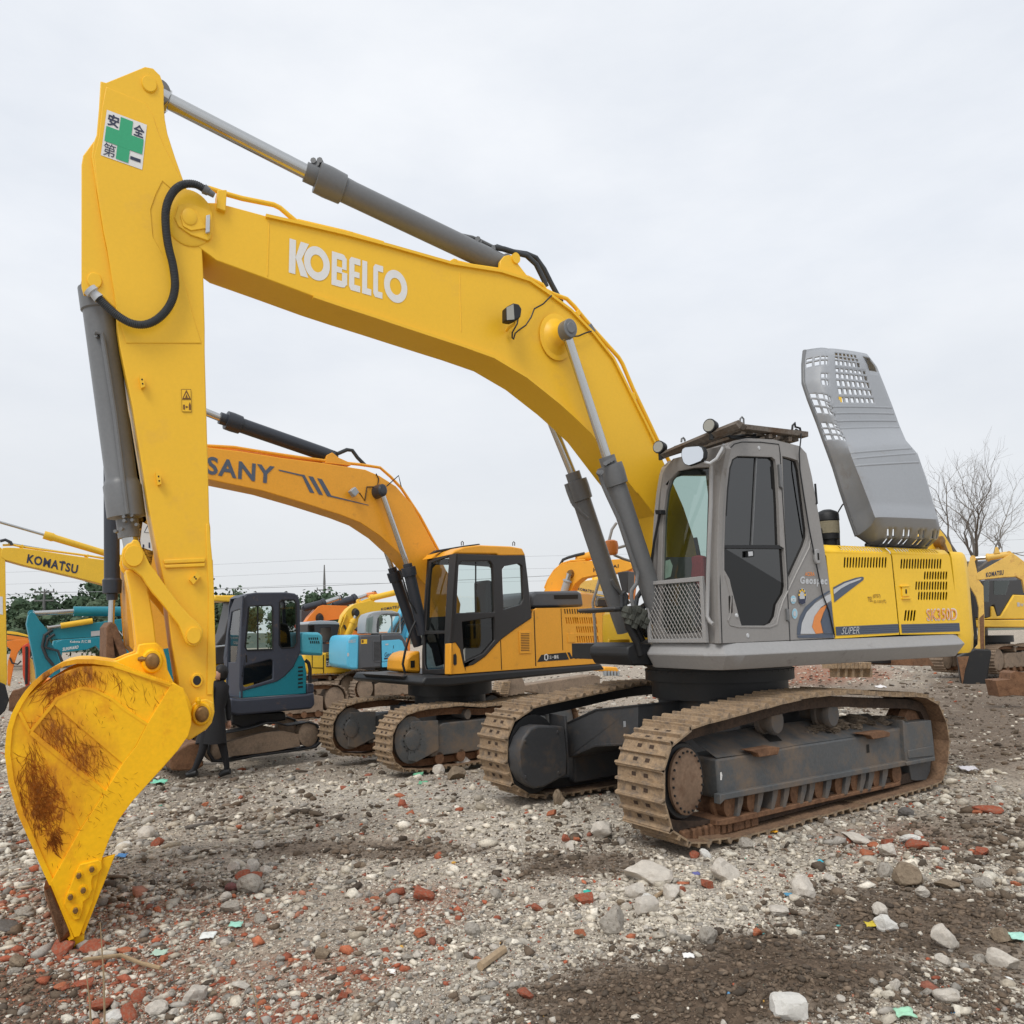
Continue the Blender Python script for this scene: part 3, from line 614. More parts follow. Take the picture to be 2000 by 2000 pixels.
# hood side: yellow doors with louvre slots cut through
HT = 2.326
def slots(rows):
    o = []
    for zx0, zx1, cnt, ya, yb, slant, w in rows:
        for k in range(cnt):
            x = zx0+(zx1-zx0)*k/max(1, cnt-1); o.append(y1(f'{x-w+slant},{ya+12} {x-w*.5+slant},{ya} {x+w*.5+slant},{ya} {x+w+slant},{ya+12} {x+w},{yb-12} {x+w*.5},{yb} {x-w*.5},{yb} {x-w},{yb-12}'))
    return o
front = y1('258,345 275,372 305,640 352,1050 345,1062 885,1028 818,372 810,352')
rear = y1('820,355 828,372 895,1028 1405,1022 1392,940 1310,380 1302,358')
hs = slots([(427, 770, 15, 378, 470, 4, 8)]); hr = slots([(903, 1230, 15, 392, 478, 4, 8), (1100, 1280, 9, 498, 568, 3, 8), (1028, 1280, 12, 582, 656, 3, 8), (1050, 1280, 11, 668, 740, 3, 8), (935, 1010, 4, 822, 915, 8, 9)])
mb = MB(); mb.prism(FH, front, NH, NH+.006, YELH, hs); HD1 = mb.build('hood_door', EX, smooth=40)
mb = MB(); mb.prism(FH, rear, NH, NH+.006, YELH, hr); HD2 = mb.build('hood_door', EX, smooth=40)
# rounded shoulder above the doors with its own slanted slots
def shoulder(pxs, nslot, z0, z1_, name):
    mbb = MB(); A = FH.sz(pxs, NH); a0, a1 = A[0][0], A[1][0]; zl = A[0][1]; R = HT-zl+.03
    cols = []; k = 0
    st = np.linspace(a0+z0*(a1-a0), a0+z1_*(a1-a0), 2*nslot) if nslot else []
    cols = [a0]+list(st)+[a1]; qs = [0, 22, 62, 90]
    V = [FH.W(a, NH+R*1.15*(1-math.cos(math.radians(q)))+.0, zl+R*math.sin(math.radians(q))) for a in cols for q in qs]
    Fc = []
    for i in range(len(cols)-1):
        for j in range(3):
            if nslot and 0 < i < len(cols)-2 and i % 2 == 1 and j == 1: continue
            Fc.append((i*4+j, (i+1)*4+j, (i+1)*4+j+1, i*4+j+1))
    mbb.add(V, Fc, YELH); o = mbb.build(name, HD1 if name == 'front_shoulder' else HD2, smooth=50)
    so_ = o.modifiers.new('thick', 'SOLIDIFY'); so_.thickness = .006; return o
shoulder(y1('258,345 812,352'), 15, .27, .9, 'front_shoulder'); shoulder(y1('820,353 1304,357'), 15, .1, .82, 'rear_shoulder')
mb = MB(); mb.box(FH, .2, 2.15, NH+.16, 1.15, 1.5, HT-.02, VENT); mb.build('engine_bay', EX)
mb = MB(); mb.box(FH, .18, 2.2, -.75, 1.15, HT-.04, HT, YELH); mb.build('hood_top', EX, bevel=.01)
for q in ('352,962 878,938 882,1012 358,1036', '903,942 1390,930 1396,1000 910,1016'):
    decal(FH, y1(q), NH-.004, SLATE, HD1 if q[:3] == '352' else HD2, 'stripe')
    tl, tr, br, bl = y1(q)
    for k in range(4):
        f0, f1 = .14+.22*k, .18+.22*k; decal(FH, [bil((tl, tr, br, bl), u, v) for u, v in ((0, f0), (1, f0), (1, f1), (0, f1))], NH-.007, NAVY, HD1 if q[:3] == '352' else HD2, 'stripe_line')
lettering('SUPER', FH, y1('408,968 552,960 552,1020 400,1026'), NH-.009, SILV, HD1, -.004, .2)
lettering('SK350D', FH, y1('1112,812 1370,804 1374,906 1118,914'), NH-.005, WHITE, HD2, .022)
lettering('SK350D', FH, y1('1117,820 1365,812 1369,898 1123,906'), NH-.008, lump_mat('pale_orange_print', (232, 164, 112), .03, .1, (226, 150, 100)), HD2, .008)
lettering('TEL.', FH, y1('620,712 668,710 668,750 624,752'), NH-.005, BROWNP, HD1, .0)
lettering('(0757)', FH, y1('666,690 728,688 728,726 666,728'), NH-.005, BROWNP, HD1, .0)
lettering('32-1331(代)', FH, y1('672,736 776,732 778,768 674,772'), NH-.005, BROWNP, HD1, .0)
mb = MB(); mb.prism(FH, y1('912,628 968,626 974,704 916,708'), NH-.012, NH, YELH); mb.prism(FH, y1('905,618 978,616 980,626 906,628'), NH-.02, NH, YELH); mb.prism(FH, y1('918,722 990,720 992,728 920,730'), NH-.02, NH, YELH); LK = mb.build('door_latch', HD2, bevel=.003)
decal(FH, y1('938,648 950,648 952,680 946,688 938,680'), NH-.014, VENT, HD2, 'key_hole')
# swoosh on hood
decal(FH, y1('332,632 420,585 520,552 575,542 590,550 585,570 480,650 400,712 342,758'), NH-.004, SLATE, HD1, 'swoosh')
decal(FH, y1('334,650 430,596 520,566 572,552 560,568 470,602 400,640 338,690'), NH-.006, SILV, HD1, 'swoosh')
# counterweight
cwp = [(2.0, -1.185), (2.2, -1.185), (2.3, -1.16), (2.38, -1.06), (2.45, -.8), (2.48, 0), (2.45, .8), (2.36, 1.08), (2.0, 1.17)]
mb = MB(); V = []; lv = [(1.31, .93), (1.36, .98), (1.5, 1.0), (2.1, .995), (2.25, .98), (2.31, .955), (2.335, .92)]; n = len(cwp)
for z, k in lv: V += [FH.W(2.0+(a-2.0)*(1-(1-k)*2), b*(.7+.3*k), z) for a, b in cwp]
Fc = [(k*n+i, k*n+i+1, (k+1)*n+i+1, (k+1)*n+i) for k in range(len(lv)-1) for i in range(n-1)]+[tuple(range(n)), tuple(range(len(V)-n, len(V)))]+[tuple(k*n for k in range(len(lv))), tuple(k*n+n-1 for k in range(len(lv)-1, -1, -1))]
mb.add(V, Fc, YELH); mb.build('counterweight', EX, smooth=60)
# air cleaner stack, dark engine parts behind cab
c = FH.P(*z7('1612,900')[0], -.7); dz = np.array([0, 0, 1.]); rr = .105
mb = MB(); mb.lathe(c-dz*.17, c+dz*.19, [(0, rr*.8), (.16, rr*.85), (.17, rr), (.32, rr*1.02), (.33, rr*.98), (.68, rr*.98), (.69, rr*1.06), (.86, rr*1.04), (.94, rr*.85), (1, rr*.4)], BLACK, 24)
mb.lathe(c-dz*.05, c+dz*.07, [(0, rr*1.03), (1, rr*1.03)], lump_mat('dusty_bowl', (150, 142, 120), .05, .1), 24); mb.build('air_precleaner', EX)
mb = MB(); mb.lathe(c-dz*.42, c-dz*.17, [(0, .045), (1, .045)], YEL, 12); mb.box(FH, .55, .95, -.72, -.3, HT-.02, HT+.26, BLACKP); mb.build('engine_intake', EX, bevel=.03)
mb = MB(); mb.sweep([FH.P(x, y, -.8) for x, y in z8('520,1440 530,1390 560,1340 575,1325')], .007, BLACK, 6); mb.build('hood_stay', EX)
# ---- boom
btop = z1('855,1012 1040,1018 1130,1040 1350,1100')+z5('100,500 400,570 700,650 1070,755 1380,805 1560,862 1680,945')+z6('830,215 1000,390 1150,580 1290,860 1400,1080 1500,1290 1545,1390')+PX('1335,990 1365,1080 1385,1160 1380,1200 1345,1215 1318,1190 1308,1110')
bbot = z6('1470,1765 1330,1590 1210,1440 985,1140 860,1020 750,920 500,720 250,570 0,480')+z5('1000,1228 800,1162 600,1095 400,1030 200,962')+z1('1340,1490 1040,1380 940,1305 860,1250 800,1190 770,1130 775,1075 800,1035')
mb = MB(); mb.prism(FH, btop+bbot, -NB+.012, NB-.012, YEL); BOOM = mb.build('boom', EX, bevel=.006, smooth=25, label='huge cranked yellow boom with white lettering')
def flange(line, n0, n1, t, name):   # thin plate standing proud along an edge
    mbb = MB(); A = FH.sz(line, -NB); V = []; Bm = []
    A = np.array(A); T = np.gradient(A, axis=0); T /= np.linalg.norm(T, axis=1)[:, None]; Nn = np.c_[-T[:, 1], T[:, 0]]
    lo, hi = A-Nn*t*.6, A+Nn*t*.6; mbb.prism_sz(FH, [tuple(q) for q in lo]+[tuple(q) for q in hi[::-1]], n0, n1, YEL)
    return mbb.build(name, BOOM, smooth=30)
flange(btop[3:17], -NB-.012, NB+.012, .02, 'boom_top_flange')
flange(bbot[1:14], -NB-.012, -NB+.06, .022, 'boom_bottom_flange')
for i in (0,):
    mb = MB(); mb.prism(FH, z1('800,1030 870,1020 960,1050 1015,1080 1005,1240 985,1255 880,1220 800,1165 775,1110'), -NB-.012, -NB+.02, YEL); BP = mb.build('pin_plate', BOOM, bevel=.005)
a, z = FH.U(*z1('868,1115')[0], -NB); mb = MB(); mb.wheel(FH, a, z, [(-NB-.03, .055), (-NB-.026, .062), (-NB, .062)], YEL, 32); mb.build('boom_tip_pin', BOOM)
mb = MB(); mb.prism(FH, z1('812,1100 850,1060 915,1072 960,1150 985,1178 955,1180 880,1192 830,1165'), -NB-.022, -NB-.01, YEL); mb.build('pin_retainer', BOOM, bevel=.003)
mb = MB(); mb.prism(FH, z1('975,1095 1000,1090 998,1200 972,1205'), -NB-.045, -NB-.02, SILV); mb.build('pin_bar', BOOM, bevel=.004)
# lettering, heavy strokes
def K7():
    L = []
    def ring(x0, x1, y0=0., y1=1., t=.27, n=36):
        cx, cy, rx, ry = (x0+x1)/2, (y0+y1)/2, (x1-x0)/2, (y1-y0)/2
        for i in range(n):
            a, b = 2*math.pi*i/n, 2*math.pi*(i+1)/n
            L.append([(cx+rx*math.cos(q)*k, cy+ry*math.sin(q)*kk) for q, k, kk in ((a, 1, 1), (b, 1, 1), (b, .5, .52), (a, .5, .52))])
    def bx(x0, y0, x1, y1): L.append([(x0, y0), (x1, y0), (x1, y1), (x0, y1)])
    bx(0, 0, .055, 1); L.append([(.055, .5), (.095, 0), (.165, 0), (.105, .5)]); L.append([(.055, .5), (.105, .5), (.165, 1.0), (.1, 1.0)])
    ring(.125, .345)
    bx(.36, 0, .403, 1); bx(.403, 0, .448, .19); bx(.403, .41, .448, .58); bx(.403, .81, .448, 1); L.append([(.448, 0), (.466, .02), (.48, .1), (.448, .1)]); L.append([(.448, .9), (.484, .9), (.47, .98), (.448, 1)]); bx(.448, .1, .486, .45); bx(.448, .54, .492, .9)
    bx(.508, .1, .552, .9); L.append([(.508, .1), (.524, 0), (.552, 0), (.552, .1)]); L.append([(.508, .9), (.552, .9), (.552, 1), (.524, 1)]); bx(.552, 0, .602, .19); bx(.552, .41, .596, .58); bx(.552, .81, .602, 1)
    bx(.618, 0, .66, 1); bx(.66, .81, .696, 1)
    bx(.712, .1, .752, .9); L.append([(.712, .1), (.728, 0), (.752, 0), (.752, .1)]); L.append([(.712, .9), (.752, .9), (.752, 1), (.728, 1)]); bx(.752, 0, .795, .19); bx(.752, .81, .79, 1)
    ring(.803, 1.0)
    return L
KQ = [(565.5, 465.4), (795.5, 534.5), (795.5, 597.5), (564, 532)]
mb = MB()
for q in K7():
    P3 = []
    for u, v in q:
        x, y = bil(KQ, u, v); P3.append(FH.P(x, y, -NB+.009))
    mb.flat(P3, WHITE)
mb.build('lettering', BOOM, smooth=0, label='white capital lettering along the boom')
# boom pivot boss ring, lamp, bracket, pipes
a, z = FH.U(*z6('720,420')[0], -NB); mb = MB(); mb.wheel(FH, a, z, [(-NB-.012, .2), (-NB-.008, .215), (-NB, .215)], YEL, 40); mb.wheel(FH, a-.0, z-.0, [(-NB-.14, .09), (-NB-.05, .105), (-NB-.012, .17)], YEL, 32); mb.build('cylinder_boss', BOOM, smooth=60)
LP = MB(); LP.prism(FH, z6('345,190 400,160 440,168 462,205 455,260 440,280 395,298 345,290'), -NB-.19, -NB-.1, BLACK); LMP = LP.build('work_lamp', EX, bevel=.012)
decal(FH, z6('345,195 398,170 405,285 348,290'), -NB-.193, LENS, LMP, 'lens')
mb = MB(); mb.sweep([FH.P(*z6(q)[0], -NB-.14+.1*k) for k, q in ((0, '412,290'), (0, '408,320'), (.6, '360,350'), (1.3, '345,372'))], .012, YEL, 8); mb.build('lamp_bracket', LMP)
mb = MB(); mb.sweep([FH.P(x, y, -NB-.03) for x, y in z6('432,280 425,320 388,385 388,425 398,435 410,390 440,365 490,330 530,270 555,205 620,170 660,130 685,105')], .007, BLACK, 6); mb.build('lamp_cable', BOOM)
mb = MB(); mb.sweep([FH.P(x, y, -NB-.03) for x, y in z6('815,405 840,415 890,410 940,388 985,375')], .007, BLACK, 6); mb.build('grease_hose', BOOM)
pipe = z1('985,935 1040,952 1100,972 1200,1000 1400,1040 1440,1060 1500,1112 1540,1145')+z5('100,500 400,570 640,640')
mb = MB(); mb.sweep([FH.P(x, y-3, -NB+.05) for x, y in pipe], .019, YEL, 10); mb.build('boom_pipe', BOOM)
pipe2 = z5('1090,745 1200,772 1380,798 1550,845 1640,890')+z6('640,65 700,95 800,130 860,190 900,240 1000,360 1190,570 1220,620 1300,810 1400,1020 1480,1190 1580,1370')
for d in (-.1, .02, .1): 
    mb = MB(); mb.sweep([FH.P(x, y, d) for x, y in pipe2], .019, YEL, 10); mb.build('boom_pipe', BOOM)
for q, w in (('1045,935 1105,935 1098,1070 1042,1050', z1), ):
    mb = MB(); mb.prism(FH, w(q), -NB-.03, -NB+.1, YEL); mb.build('pipe_clamp', BOOM, bevel=.006)
for q in ('408,580 408,560 425,550 450,555 458,580', '1065,745 1065,732 1085,722 1105,728 1110,748'):
    mb = MB(); mb.prism(FH, z5(q), -NB-.005, -NB+.06, YEL); mb.build('pipe_clamp', BOOM, bevel=.005)
for q in ('870,225 895,205 915,240 890,262', '965,330 985,312 1022,370 1000,385', '1290,840 1310,835 1330,885 1312,890', '590,40 640,55 660,75 595,60'):
    mb = MB(); mb.prism(FH, z6(q), -.14, .12, GREY if q[:3] == '965' else YEL); mb.build('pipe_clamp', BOOM, bevel=.005)
# bracket and arm cylinder above the boom (n = 0)
mb = MB(); mb.prism(FH, z5('1370,800 1375,740 1400,708 1430,700 1460,715 1490,760 1560,850'), -.15, -.11, YEL); mb.prism(FH, z5('1370,800 1375,740 1400,708 1430,700 1460,715 1490,760 1560,850'), .11, .15, YEL); BR = mb.build('cylinder_bracket', EX, bevel=.006)
a, z = FH.U(*z5('1422,770')[0], 0); mb = MB(); mb.wheel(FH, a, z, [(-.165, .05), (.165, .05)], YEL, 24); mb.build('bracket_pin', BR)
def hyd(fr, n, rod0, rod1, bar1, rr, rb, name='arm_cylinder', m=GREY, eye=.09, prof=None, rodm=CHROME, n2=None, parent=None, label=None):
    p0, p1, p2 = fr.P(*rod0, n), fr.P(*rod1, n), fr.P(*bar1, n); L = np.linalg.norm(p2-p1); d = (p2-p1)/L
    mbb = MB(); prof = prof or [(0, rb*.8), (.05, rb*.8), (.052, rb*1.25), (.1, rb*1.28), (.17, rb*1.22), (.175, rb), (.9, rb), (1., rb*.95)]
    mbb.lathe(p1, p2, prof, m, 28); b = mbb.build(name, parent or EX, smooth=40, label=label)
    mbb = MB(); mbb.lathe(p0, p1+d*.05, [(0, rr*1.35), (.06, rr*1.35), (.065, rr), (1, rr)], rodm, 24); mbb.build('piston_rod', b)
    if eye: mbb = MB(); mbb.wheel(fr, *fr.U(*rod0, n), [(n-eye*.8, eye), (n+eye*.8, eye)], m, 20); mbb.wheel(fr, *fr.U(*bar1, n), [(n-eye*.8, eye), (n+eye*.8, eye)], m, 20); mbb.build('rod_eye', b)
    return b, p0, p1, p2
AC, q0, q1, q2 = hyd(FH, 0., z1('680,350')[0], z1('1598,822')[0], z5('1400,775')[0], .058, .098, 'arm_cylinder', label='grey arm cylinder above the boom with chrome rod')
d = (q2-q1)/np.linalg.norm(q2-q1)
def pts_on(fr, n, f, s): return [fr.P(x, y, n) for x, y in f(s)]
mb = MB(); mb.sweep(pts_on(FH, -.02, z5, '230,120 265,150 320,175 600,325 900,480 1010,540 1080,565 1200,590 1250,610 1330,650 1380,670'), .014, GREY, 8); mb.build('cylinder_pipe', AC)
mb = MB()
for q in ('205,120', '245,118', '225,140', '1235,610', '1245,625', '1335,665'): c = FH.P(*z5(q)[0], -.03); mb.lathe(c-[0, .03, 0], c+[0, .03, 0], [(0, .024), (1, .024)], GREY, 8)
mb.build('pipe_clamps', AC, kind='stuff')
for t, n in (('1340,655 1400,665 1480,690 1540,705 1600,760 1650,860 1665,900', -.05), ('1350,650 1440,680 1540,695 1600,720 1650,790 1700,890 1760,1000', .06)):
    mb = MB(); mb.sweep(pts_on(FH, n, z5, t), .024, HOSE, 10); mb.build('hose', AC, smooth=60)
# boom cylinders, one each side
nb = NB+.15
rodT, rodB = z6('790,375')[0], z6('1100,1320')[0]; base = (1290, 1212)
BC, b0, b1, b2 = hyd(FH, -nb, rodT, rodB, base, .042, .092, 'boom_cylinder', eye=0, label='near boom cylinder')
a, z = FH.U(*rodT, -nb); mb = MB(); mb.wheel(FH, a, z, [(-nb-.09, .06), (-nb-.085, .085), (-nb+.05, .095)], GREY, 30); mb.wheel(FH, a, z, [(-nb-.1, .05), (-nb-.09, .055)], GREY, 24); mb.wheel(FH, a, z, [(-nb+.02, .05), (nb-.02, .05)], GREY, 20); mb.build('rod_eye', BC, bevel=.006)
mb = MB(); mb.sweep(pts_on(FH, -nb-.05, z6, '1050,1460 1075,1540 1110,1620 1190,1790 1240,1932')+pts_on(FH, -nb-.05, y4, '1225,690 1260,770 1245,900 1180,990 1180,1080 1200,1180'), .018, GREY, 8); mb.build('cylinder_pipe', BC)
mb = MB()
for q in ('1050,1450', '1040,1440', '1060,1440', '1150,1340', '1130,1352', '1110,1362', '1090,1375'): c = FH.P(*z6(q)[0], -nb-.08); mb.lathe(c-[0, .02, 0], c+[0, .03, 0], [(0, .02), (1, .02)], GREY, 8)
mb.build('head_bolts', BC, smooth=0, kind='stuff')
def mir(px): s_, z_ = FH.U(*px, -nb); return proj1(FH.W(s_, nb, z_))
def proj1(p):
    x, y = proj_np(np.array([p[0]]), np.array([p[1]]), np.array([p[2]])); return float(x[0]), float(y[0])
s0_, zz0_ = FH.U(*rodT, -nb)
BC2, *_ = hyd(FH, nb, mir(rodT), z6('842,1440')[0], y4('1105,1500')[0], .042, .092, 'boom_cylinder', eye=0, label='boom cylinder on the far side')
mb = MB(); mb.sweep(pts_on(FH, nb-.12, z6, '795,1530 820,1600 850,1680 900,1740 960,1790'), .018, GREY, 8); mb.build('cylinder_pipe', BC2); mb = MB(); mb.sweep(pts_on(FH, nb-.12, y4, '930,850 970,920 1040,1000 1100,1080 1150,1150'), .018, GREY, 8); mb.build('cylinder_pipe', BC2)
# hydraulic fittings at the foot
mb = MB()
for k, (q, r) in enumerate((('1100,1220 1150,1450 1240,1620 1290,1800', .035), ('1190,1240 1240,1480 1310,1620', .035), ('1230,1200 1290,1400 1380,1560', .03), ('1300,1200 1340,1380 1400,1540', .03), ('1180,1230 1230,1210 1250,1080 1300,1000 1360,960', .022), ('1300,1200 1340,1170 1400,1160', .022), ('1060,1200 1060,1100 1050,1040', .022), ('1100,1190 1120,1060 1080,1010', .02))):
    mb.sweep(pts_on(FH, -.3+.06*(k % 3), y4, q), r, HOSE if k > 3 else BLACK, 9)
HB = mb.build('hose_bundle', EX, smooth=60)
mb = MB()
for q in ('1120,1260', '1180,1290', '1240,1250', '1310,1290', '1160,1340', '1225,1390', '1285,1350', '1345,1390'): c = FH.P(*y4(q)[0], -.33); mb.lathe(c-[.02, 0, .05], c+[.02, 0, .05], [(0, .036), (.4, .036), (.45, .048), (.8, .048), (1, .03)], lump_mat('fitting_grey', (84, 86, 80), .1, .1), 8)
mb.build('hose_fittings', HB, smooth=0)
mb = MB(); mb.prism(FH, y4('1130,1700 1210,1640 1450,1660 1480,1720 1440,1860 1480,1932 1190,1932 1120,1800'), -.3, .3, BLACKP); mb.prism(FH, y4('960,1190 1370,1170 1370,1230 1100,1250 960,1240'), -.3, .3, FRAME); mb.build('boom_foot_mount', EX, bevel=.02)
a, z = FH.U(1362, 1185, 0); mb = MB(); mb.wheel(FH, a, z, [(-.4, .07), (.4, .07)], BLACKP, 20); mb.build('boom_foot_pin', EX)

for q, f in (('1372,1120 1366,1300 1360,1480', z1), ('1120,815 1124,1000 1130,1185', z5)):
    mb = MB(); mb.sweep([FH.P(x, y, -NB+.012) for x, y in f(q)], .0045, YEL, 5); mb.build('weld_seam', BOOM)
# ---- arm (stick)
arm_o = PX('196,158 207,161 261,139 283,130 299,133 313,147 320,168 320,204 322,232 327,260 342,307 361,360 376,395 390,450 395,493 397,530 400,640 400,688 404,833 407,936 409,1019 411,1030 412,1084 416,1095 419,1186 422,1318 417,1334 417,1361 419,1388 414,1411 404,1424 370,1446 352,1420 348,1331 336,1259 321,1140 312,1099 290,988 276,900 258,791 245,729 234,675 228,633 227,605')
main_l = z1('375,1400 330,1200 290,950 255,720 265,640 285,590 300,420')
mb = MB(); mb.prism(FH, arm_o+main_l, -.2, .2, YEL); ARM = mb.build('arm', EX, bevel=.006, smooth=25, label='yellow stick hanging straight down at the boom tip')
brk = z1('268,628 200,720 190,780 190,1540 205,1590 250,1580 330,1610 370,1650 415,1690 390,1500 330,1200 290,950')
mb = MB(); mb.prism(FH, brk, -.17, -.12, YEL); mb.prism(FH, brk, .12, .17, YEL); mb.prism(FH, z1('290,660 262,636 200,720 190,780 190,1420 350,1420 330,1200 290,950'), -.118, .118, YEL); AB = mb.build('cylinder_lug', EX, bevel=.006)
a, z = FH.U(*z1('273,1510')[0], -.17); mb = MB(); mb.wheel(FH, a, z, [(-.185, .05), (-.18, .055), (.18, .055), (.185, .05)], YEL, 28); mb.build('lug_pin', AB)
a, z = FH.U(*z1('617,275')[0], -.2); mb = MB(); mb.wheel(FH, a, z, [(-.215, .056), (-.208, .062), (-.2, .062)], YEL, 28); mb.build('arm_pin', ARM)
mb = MB(); mb.prism(FH, z1('345,288 590,390 640,470 668,560 705,650 830,895 790,960 700,880 660,960 625,1060 640,1230 700,1340 750,1400 800,1440 850,1560 890,1720 945,1900 470,1900 415,1690 300,1000 270,720 300,600 320,420'), -.206, -.199, YEL); mb.build('web_plate', ARM, bevel=.004)
mb = MB(); a, z = FH.U(*z1('868,1115')[0], -.2); mb.wheel(FH, a, z, [(-.212, .2), (-.206, .21), (-.2, .21)], YEL, 40); mb.build('pivot_boss', ARM)
for q in ('1235,360 1550,345 1550,378 1240,392', '1240,398 1550,385 1548,412 1245,425'):
    mb = MB(); mb.prism(FH, z3(q), -.216, -.2, YEL); mb.build('weld_bead', ARM, bevel=.006)
mb = MB(); mb.prism(FH, z3('1578,90 1600,330 1612,480 1632,1230 1612,1290 1605,1380 1560,1380 1575,600 1560,330 1555,90'), -.208, -.199, YEL); mb.build('edge_plate', ARM, bevel=.004)
for q, w in (('665,515 700,530 708,598 680,608', z2), ('790,1245 825,1262 832,1332 805,1342', z2), ('1432,512 1490,450 1515,485 1460,545', z3)):
    mb = MB(); mb.prism(FH, w(q), -.245, -.2, YEL)
    tl, tr, br, bl = w(q)
    for u, v in ((.5, .28), (.5, .68)):
        x, y = bil((tl, tr, br, bl), u, v); a, z = FH.U(x, y, -.246); mb.wheel(FH, a, z, [(-.247, .0065), (-.246, .0065)], VENT, 8)
    mb.build('hose_clamp', ARM, smooth=20)
# decals on the arm
decal(FH, z1('350,432 602,528 572,810 312,718'), -.2085, WHITE, ARM, 'safety_sign')
Q4 = z1('350,432 602,528 572,810 312,718')
def onq(u0, v0, u1, v1): return [bil(Q4, u, v) for u, v in ((u0, v0), (u1, v0), (u1, v1), (u0, v1))]
decal(FH, onq(.355, .04, .66, .96), -.2115, GREEN, ARM, 'green_cross'); decal(FH, onq(.04, .34, .96, .67), -.212, GREEN, ARM, 'green_cross')
for ch, q in (('安', (.05, .05, .33, .31)), ('全', (.69, .06, .96, .32)), ('第', (.04, .69, .33, .97)), ('一', (.69, .79, .94, .86))): lettering(ch, FH, onq(*q), -.2115, NAVY, ARM, 0. if ch == '第' else .025)
decal(FH, z2('982,618 1055,618 1060,792 988,790'), -.205, BROWNP, ARM, 'warning_label'); decal(FH, z2('985,622 1052,622 1055,697 987,697'), -.2072, YEL, ARM, 'warning_label'); decal(FH, z2('987,702 1055,702 1058,788 990,787'), -.2072, YEL, ARM, 'warning_label')
decal(FH, z2('988,694 1020,622 1055,694'), -.209, BROWNP, ARM, 'warning_triangle'); decal(FH, z2('1001,684 1020,644 1041,684'), -.2105, YEL, ARM, 'warning_triangle'); decal(FH, z2('1012,682 1021,654 1031,682'), -.212, BROWNP, ARM, 'warning_mark')
for q in ('995,735 1008,735 1010,772 997,772', '1038,738 1046,716 1054,738 1055,776 1040,776', '1012,750 1020,744 1036,752 1020,762'): decal(FH, z2(q), -.209, BROWNP, ARM, 'warning_mark')
# bucket cylinder and its hose
BKC, c0, c1, c2 = hyd(FH, 0., (261, 1087), z2('590,1740')[0], z1('273,1510')[0], .052, .098, 'bucket_cylinder', eye=0, label='grey bucket cylinder in front of the stick', prof=[(0, .07), (.07, .07), (.075, .078), (.08, .122), (.2, .122), (.215, .11), (.23, .1), (.88, .1), (.885, .112), (.97, .112), (.975, .095), (1, .08)])
mb = MB(); mb.sweep(pts_on(FH, -.12, z2, '330,190 380,200 395,260 430,480 480,800 530,1200 575,1560'), .016, GREY, 8); mb.build('cylinder_pipe', BKC)
mb = MB()
for q in ('545,1580', '605,1570', '548,1610', '608,1605', '480,1690', '525,1670', '640,1640', '330,190', '335,215'): c = FH.P(*z2(q)[0], -.12); mb.lathe(c+[0, .03, 0], c+[0, .0, 0], [(0, .012), (1, .012)], GREY, 8)
mb.build('head_bolts', BKC, smooth=0, kind='stuff')
hp = pts_on(FH, -.27, z1, '960,930 920,905 880,897 830,900 780,930 740,990 720,1060 718,1130 725,1220 740,1310 765,1400 778,1490 780,1560 760,1640 715,1710 650,1765 580,1788 510,1780 450,1750 400,1715 340,1660 300,1620')

def dense(P, n):
    P = np.array(P); 
    for _ in range(2):
        Q = np.empty((2*len(P)-2, 3)); Q[0::2] = .75*P[:-1]+.25*P[1:]; Q[1::2] = .25*P[:-1]+.75*P[1:]; P = np.vstack([P[:1], Q, P[-1:]])
    d_ = np.r_[0, np.cumsum(np.linalg.norm(np.diff(P, axis=0), axis=1))]; u = np.linspace(0, d_[-1], n)
    return np.stack([np.interp(u, d_, P[:, i]) for i in range(3)], 1)
D = dense(hp, 300); mb = MB(); mb.sweep(D, [(.0285 if i % 2 else .0245) for i in range(300)], HOSE, 12); HS = mb.build('spiral_hose', EX, smooth=60, label='long black spiral hose looping over the stick')
mb = MB(); mb.lathe(D[0]+(D[0]-D[1])*14, D[0], [(0, .02), (.5, .024), (.55, .03), (1, .036)], GREY, 12); mb.build('hose_end', HS); mb = MB(); mb.lathe(D[-1], D[-1]+(D[-1]-D[-2])*14, [(0, .036), (.6, .03), (.65, .045), (1, .045)], SILV, 12); mb.build('hose_end', HS)

# ---- bucket linkage
def both(px, a, b, m, name, parent, bevel=.008, label=None):
    mbb = MB(); mbb.prism(FH, px, -b, -a, m); sz_ = FH.sz(px, -b); mbb.prism_sz(FH, sz_, a, b, m); return mbb.build(name, parent, bevel=bevel, smooth=30, label=label)
lk = both(z3('915,340 925,280 960,240 990,228 1005,205 1040,212 1055,235 1075,280 1090,310 1130,390 1180,455 1230,530 1350,690 1440,790 1500,840 1530,885 1532,935 1515,985 1470,1018 1425,1010 1395,975 1375,920 1345,850 1290,780 1220,690 1150,610 1100,540 1070,490 1010,440 960,420 930,395'), .25, .3, YEL, 'idler_link', EX, label='bent yellow link from stick to bucket cylinder')
for q, R in (('1010,333', .07), ('1460,933', .056)):
    a, z = FH.U(*z3(q)[0], -.3); mb = MB(); mb.wheel(FH, a, z, [(-.322, R*.95), (-.315, R), (.315, R), (.322, R*.95)], YEL, 32); mb.build('link_pin', lk)
bl = both(z3('945,440 1000,440 1060,490 1110,560 1130,650 1160,830 1180,1000 1190,1080 1120,1180 1060,1170 1035,1060 1010,820 980,600'), .1, .2, YEL, 'bucket_link', EX)
mb = MB(); mb.prism(FH, z3('945,440 1000,440 1060,490 1110,560 1180,1000 1035,1060 1010,820 980,600'), -.1, .1, YEL); mb.build('link_web', bl)
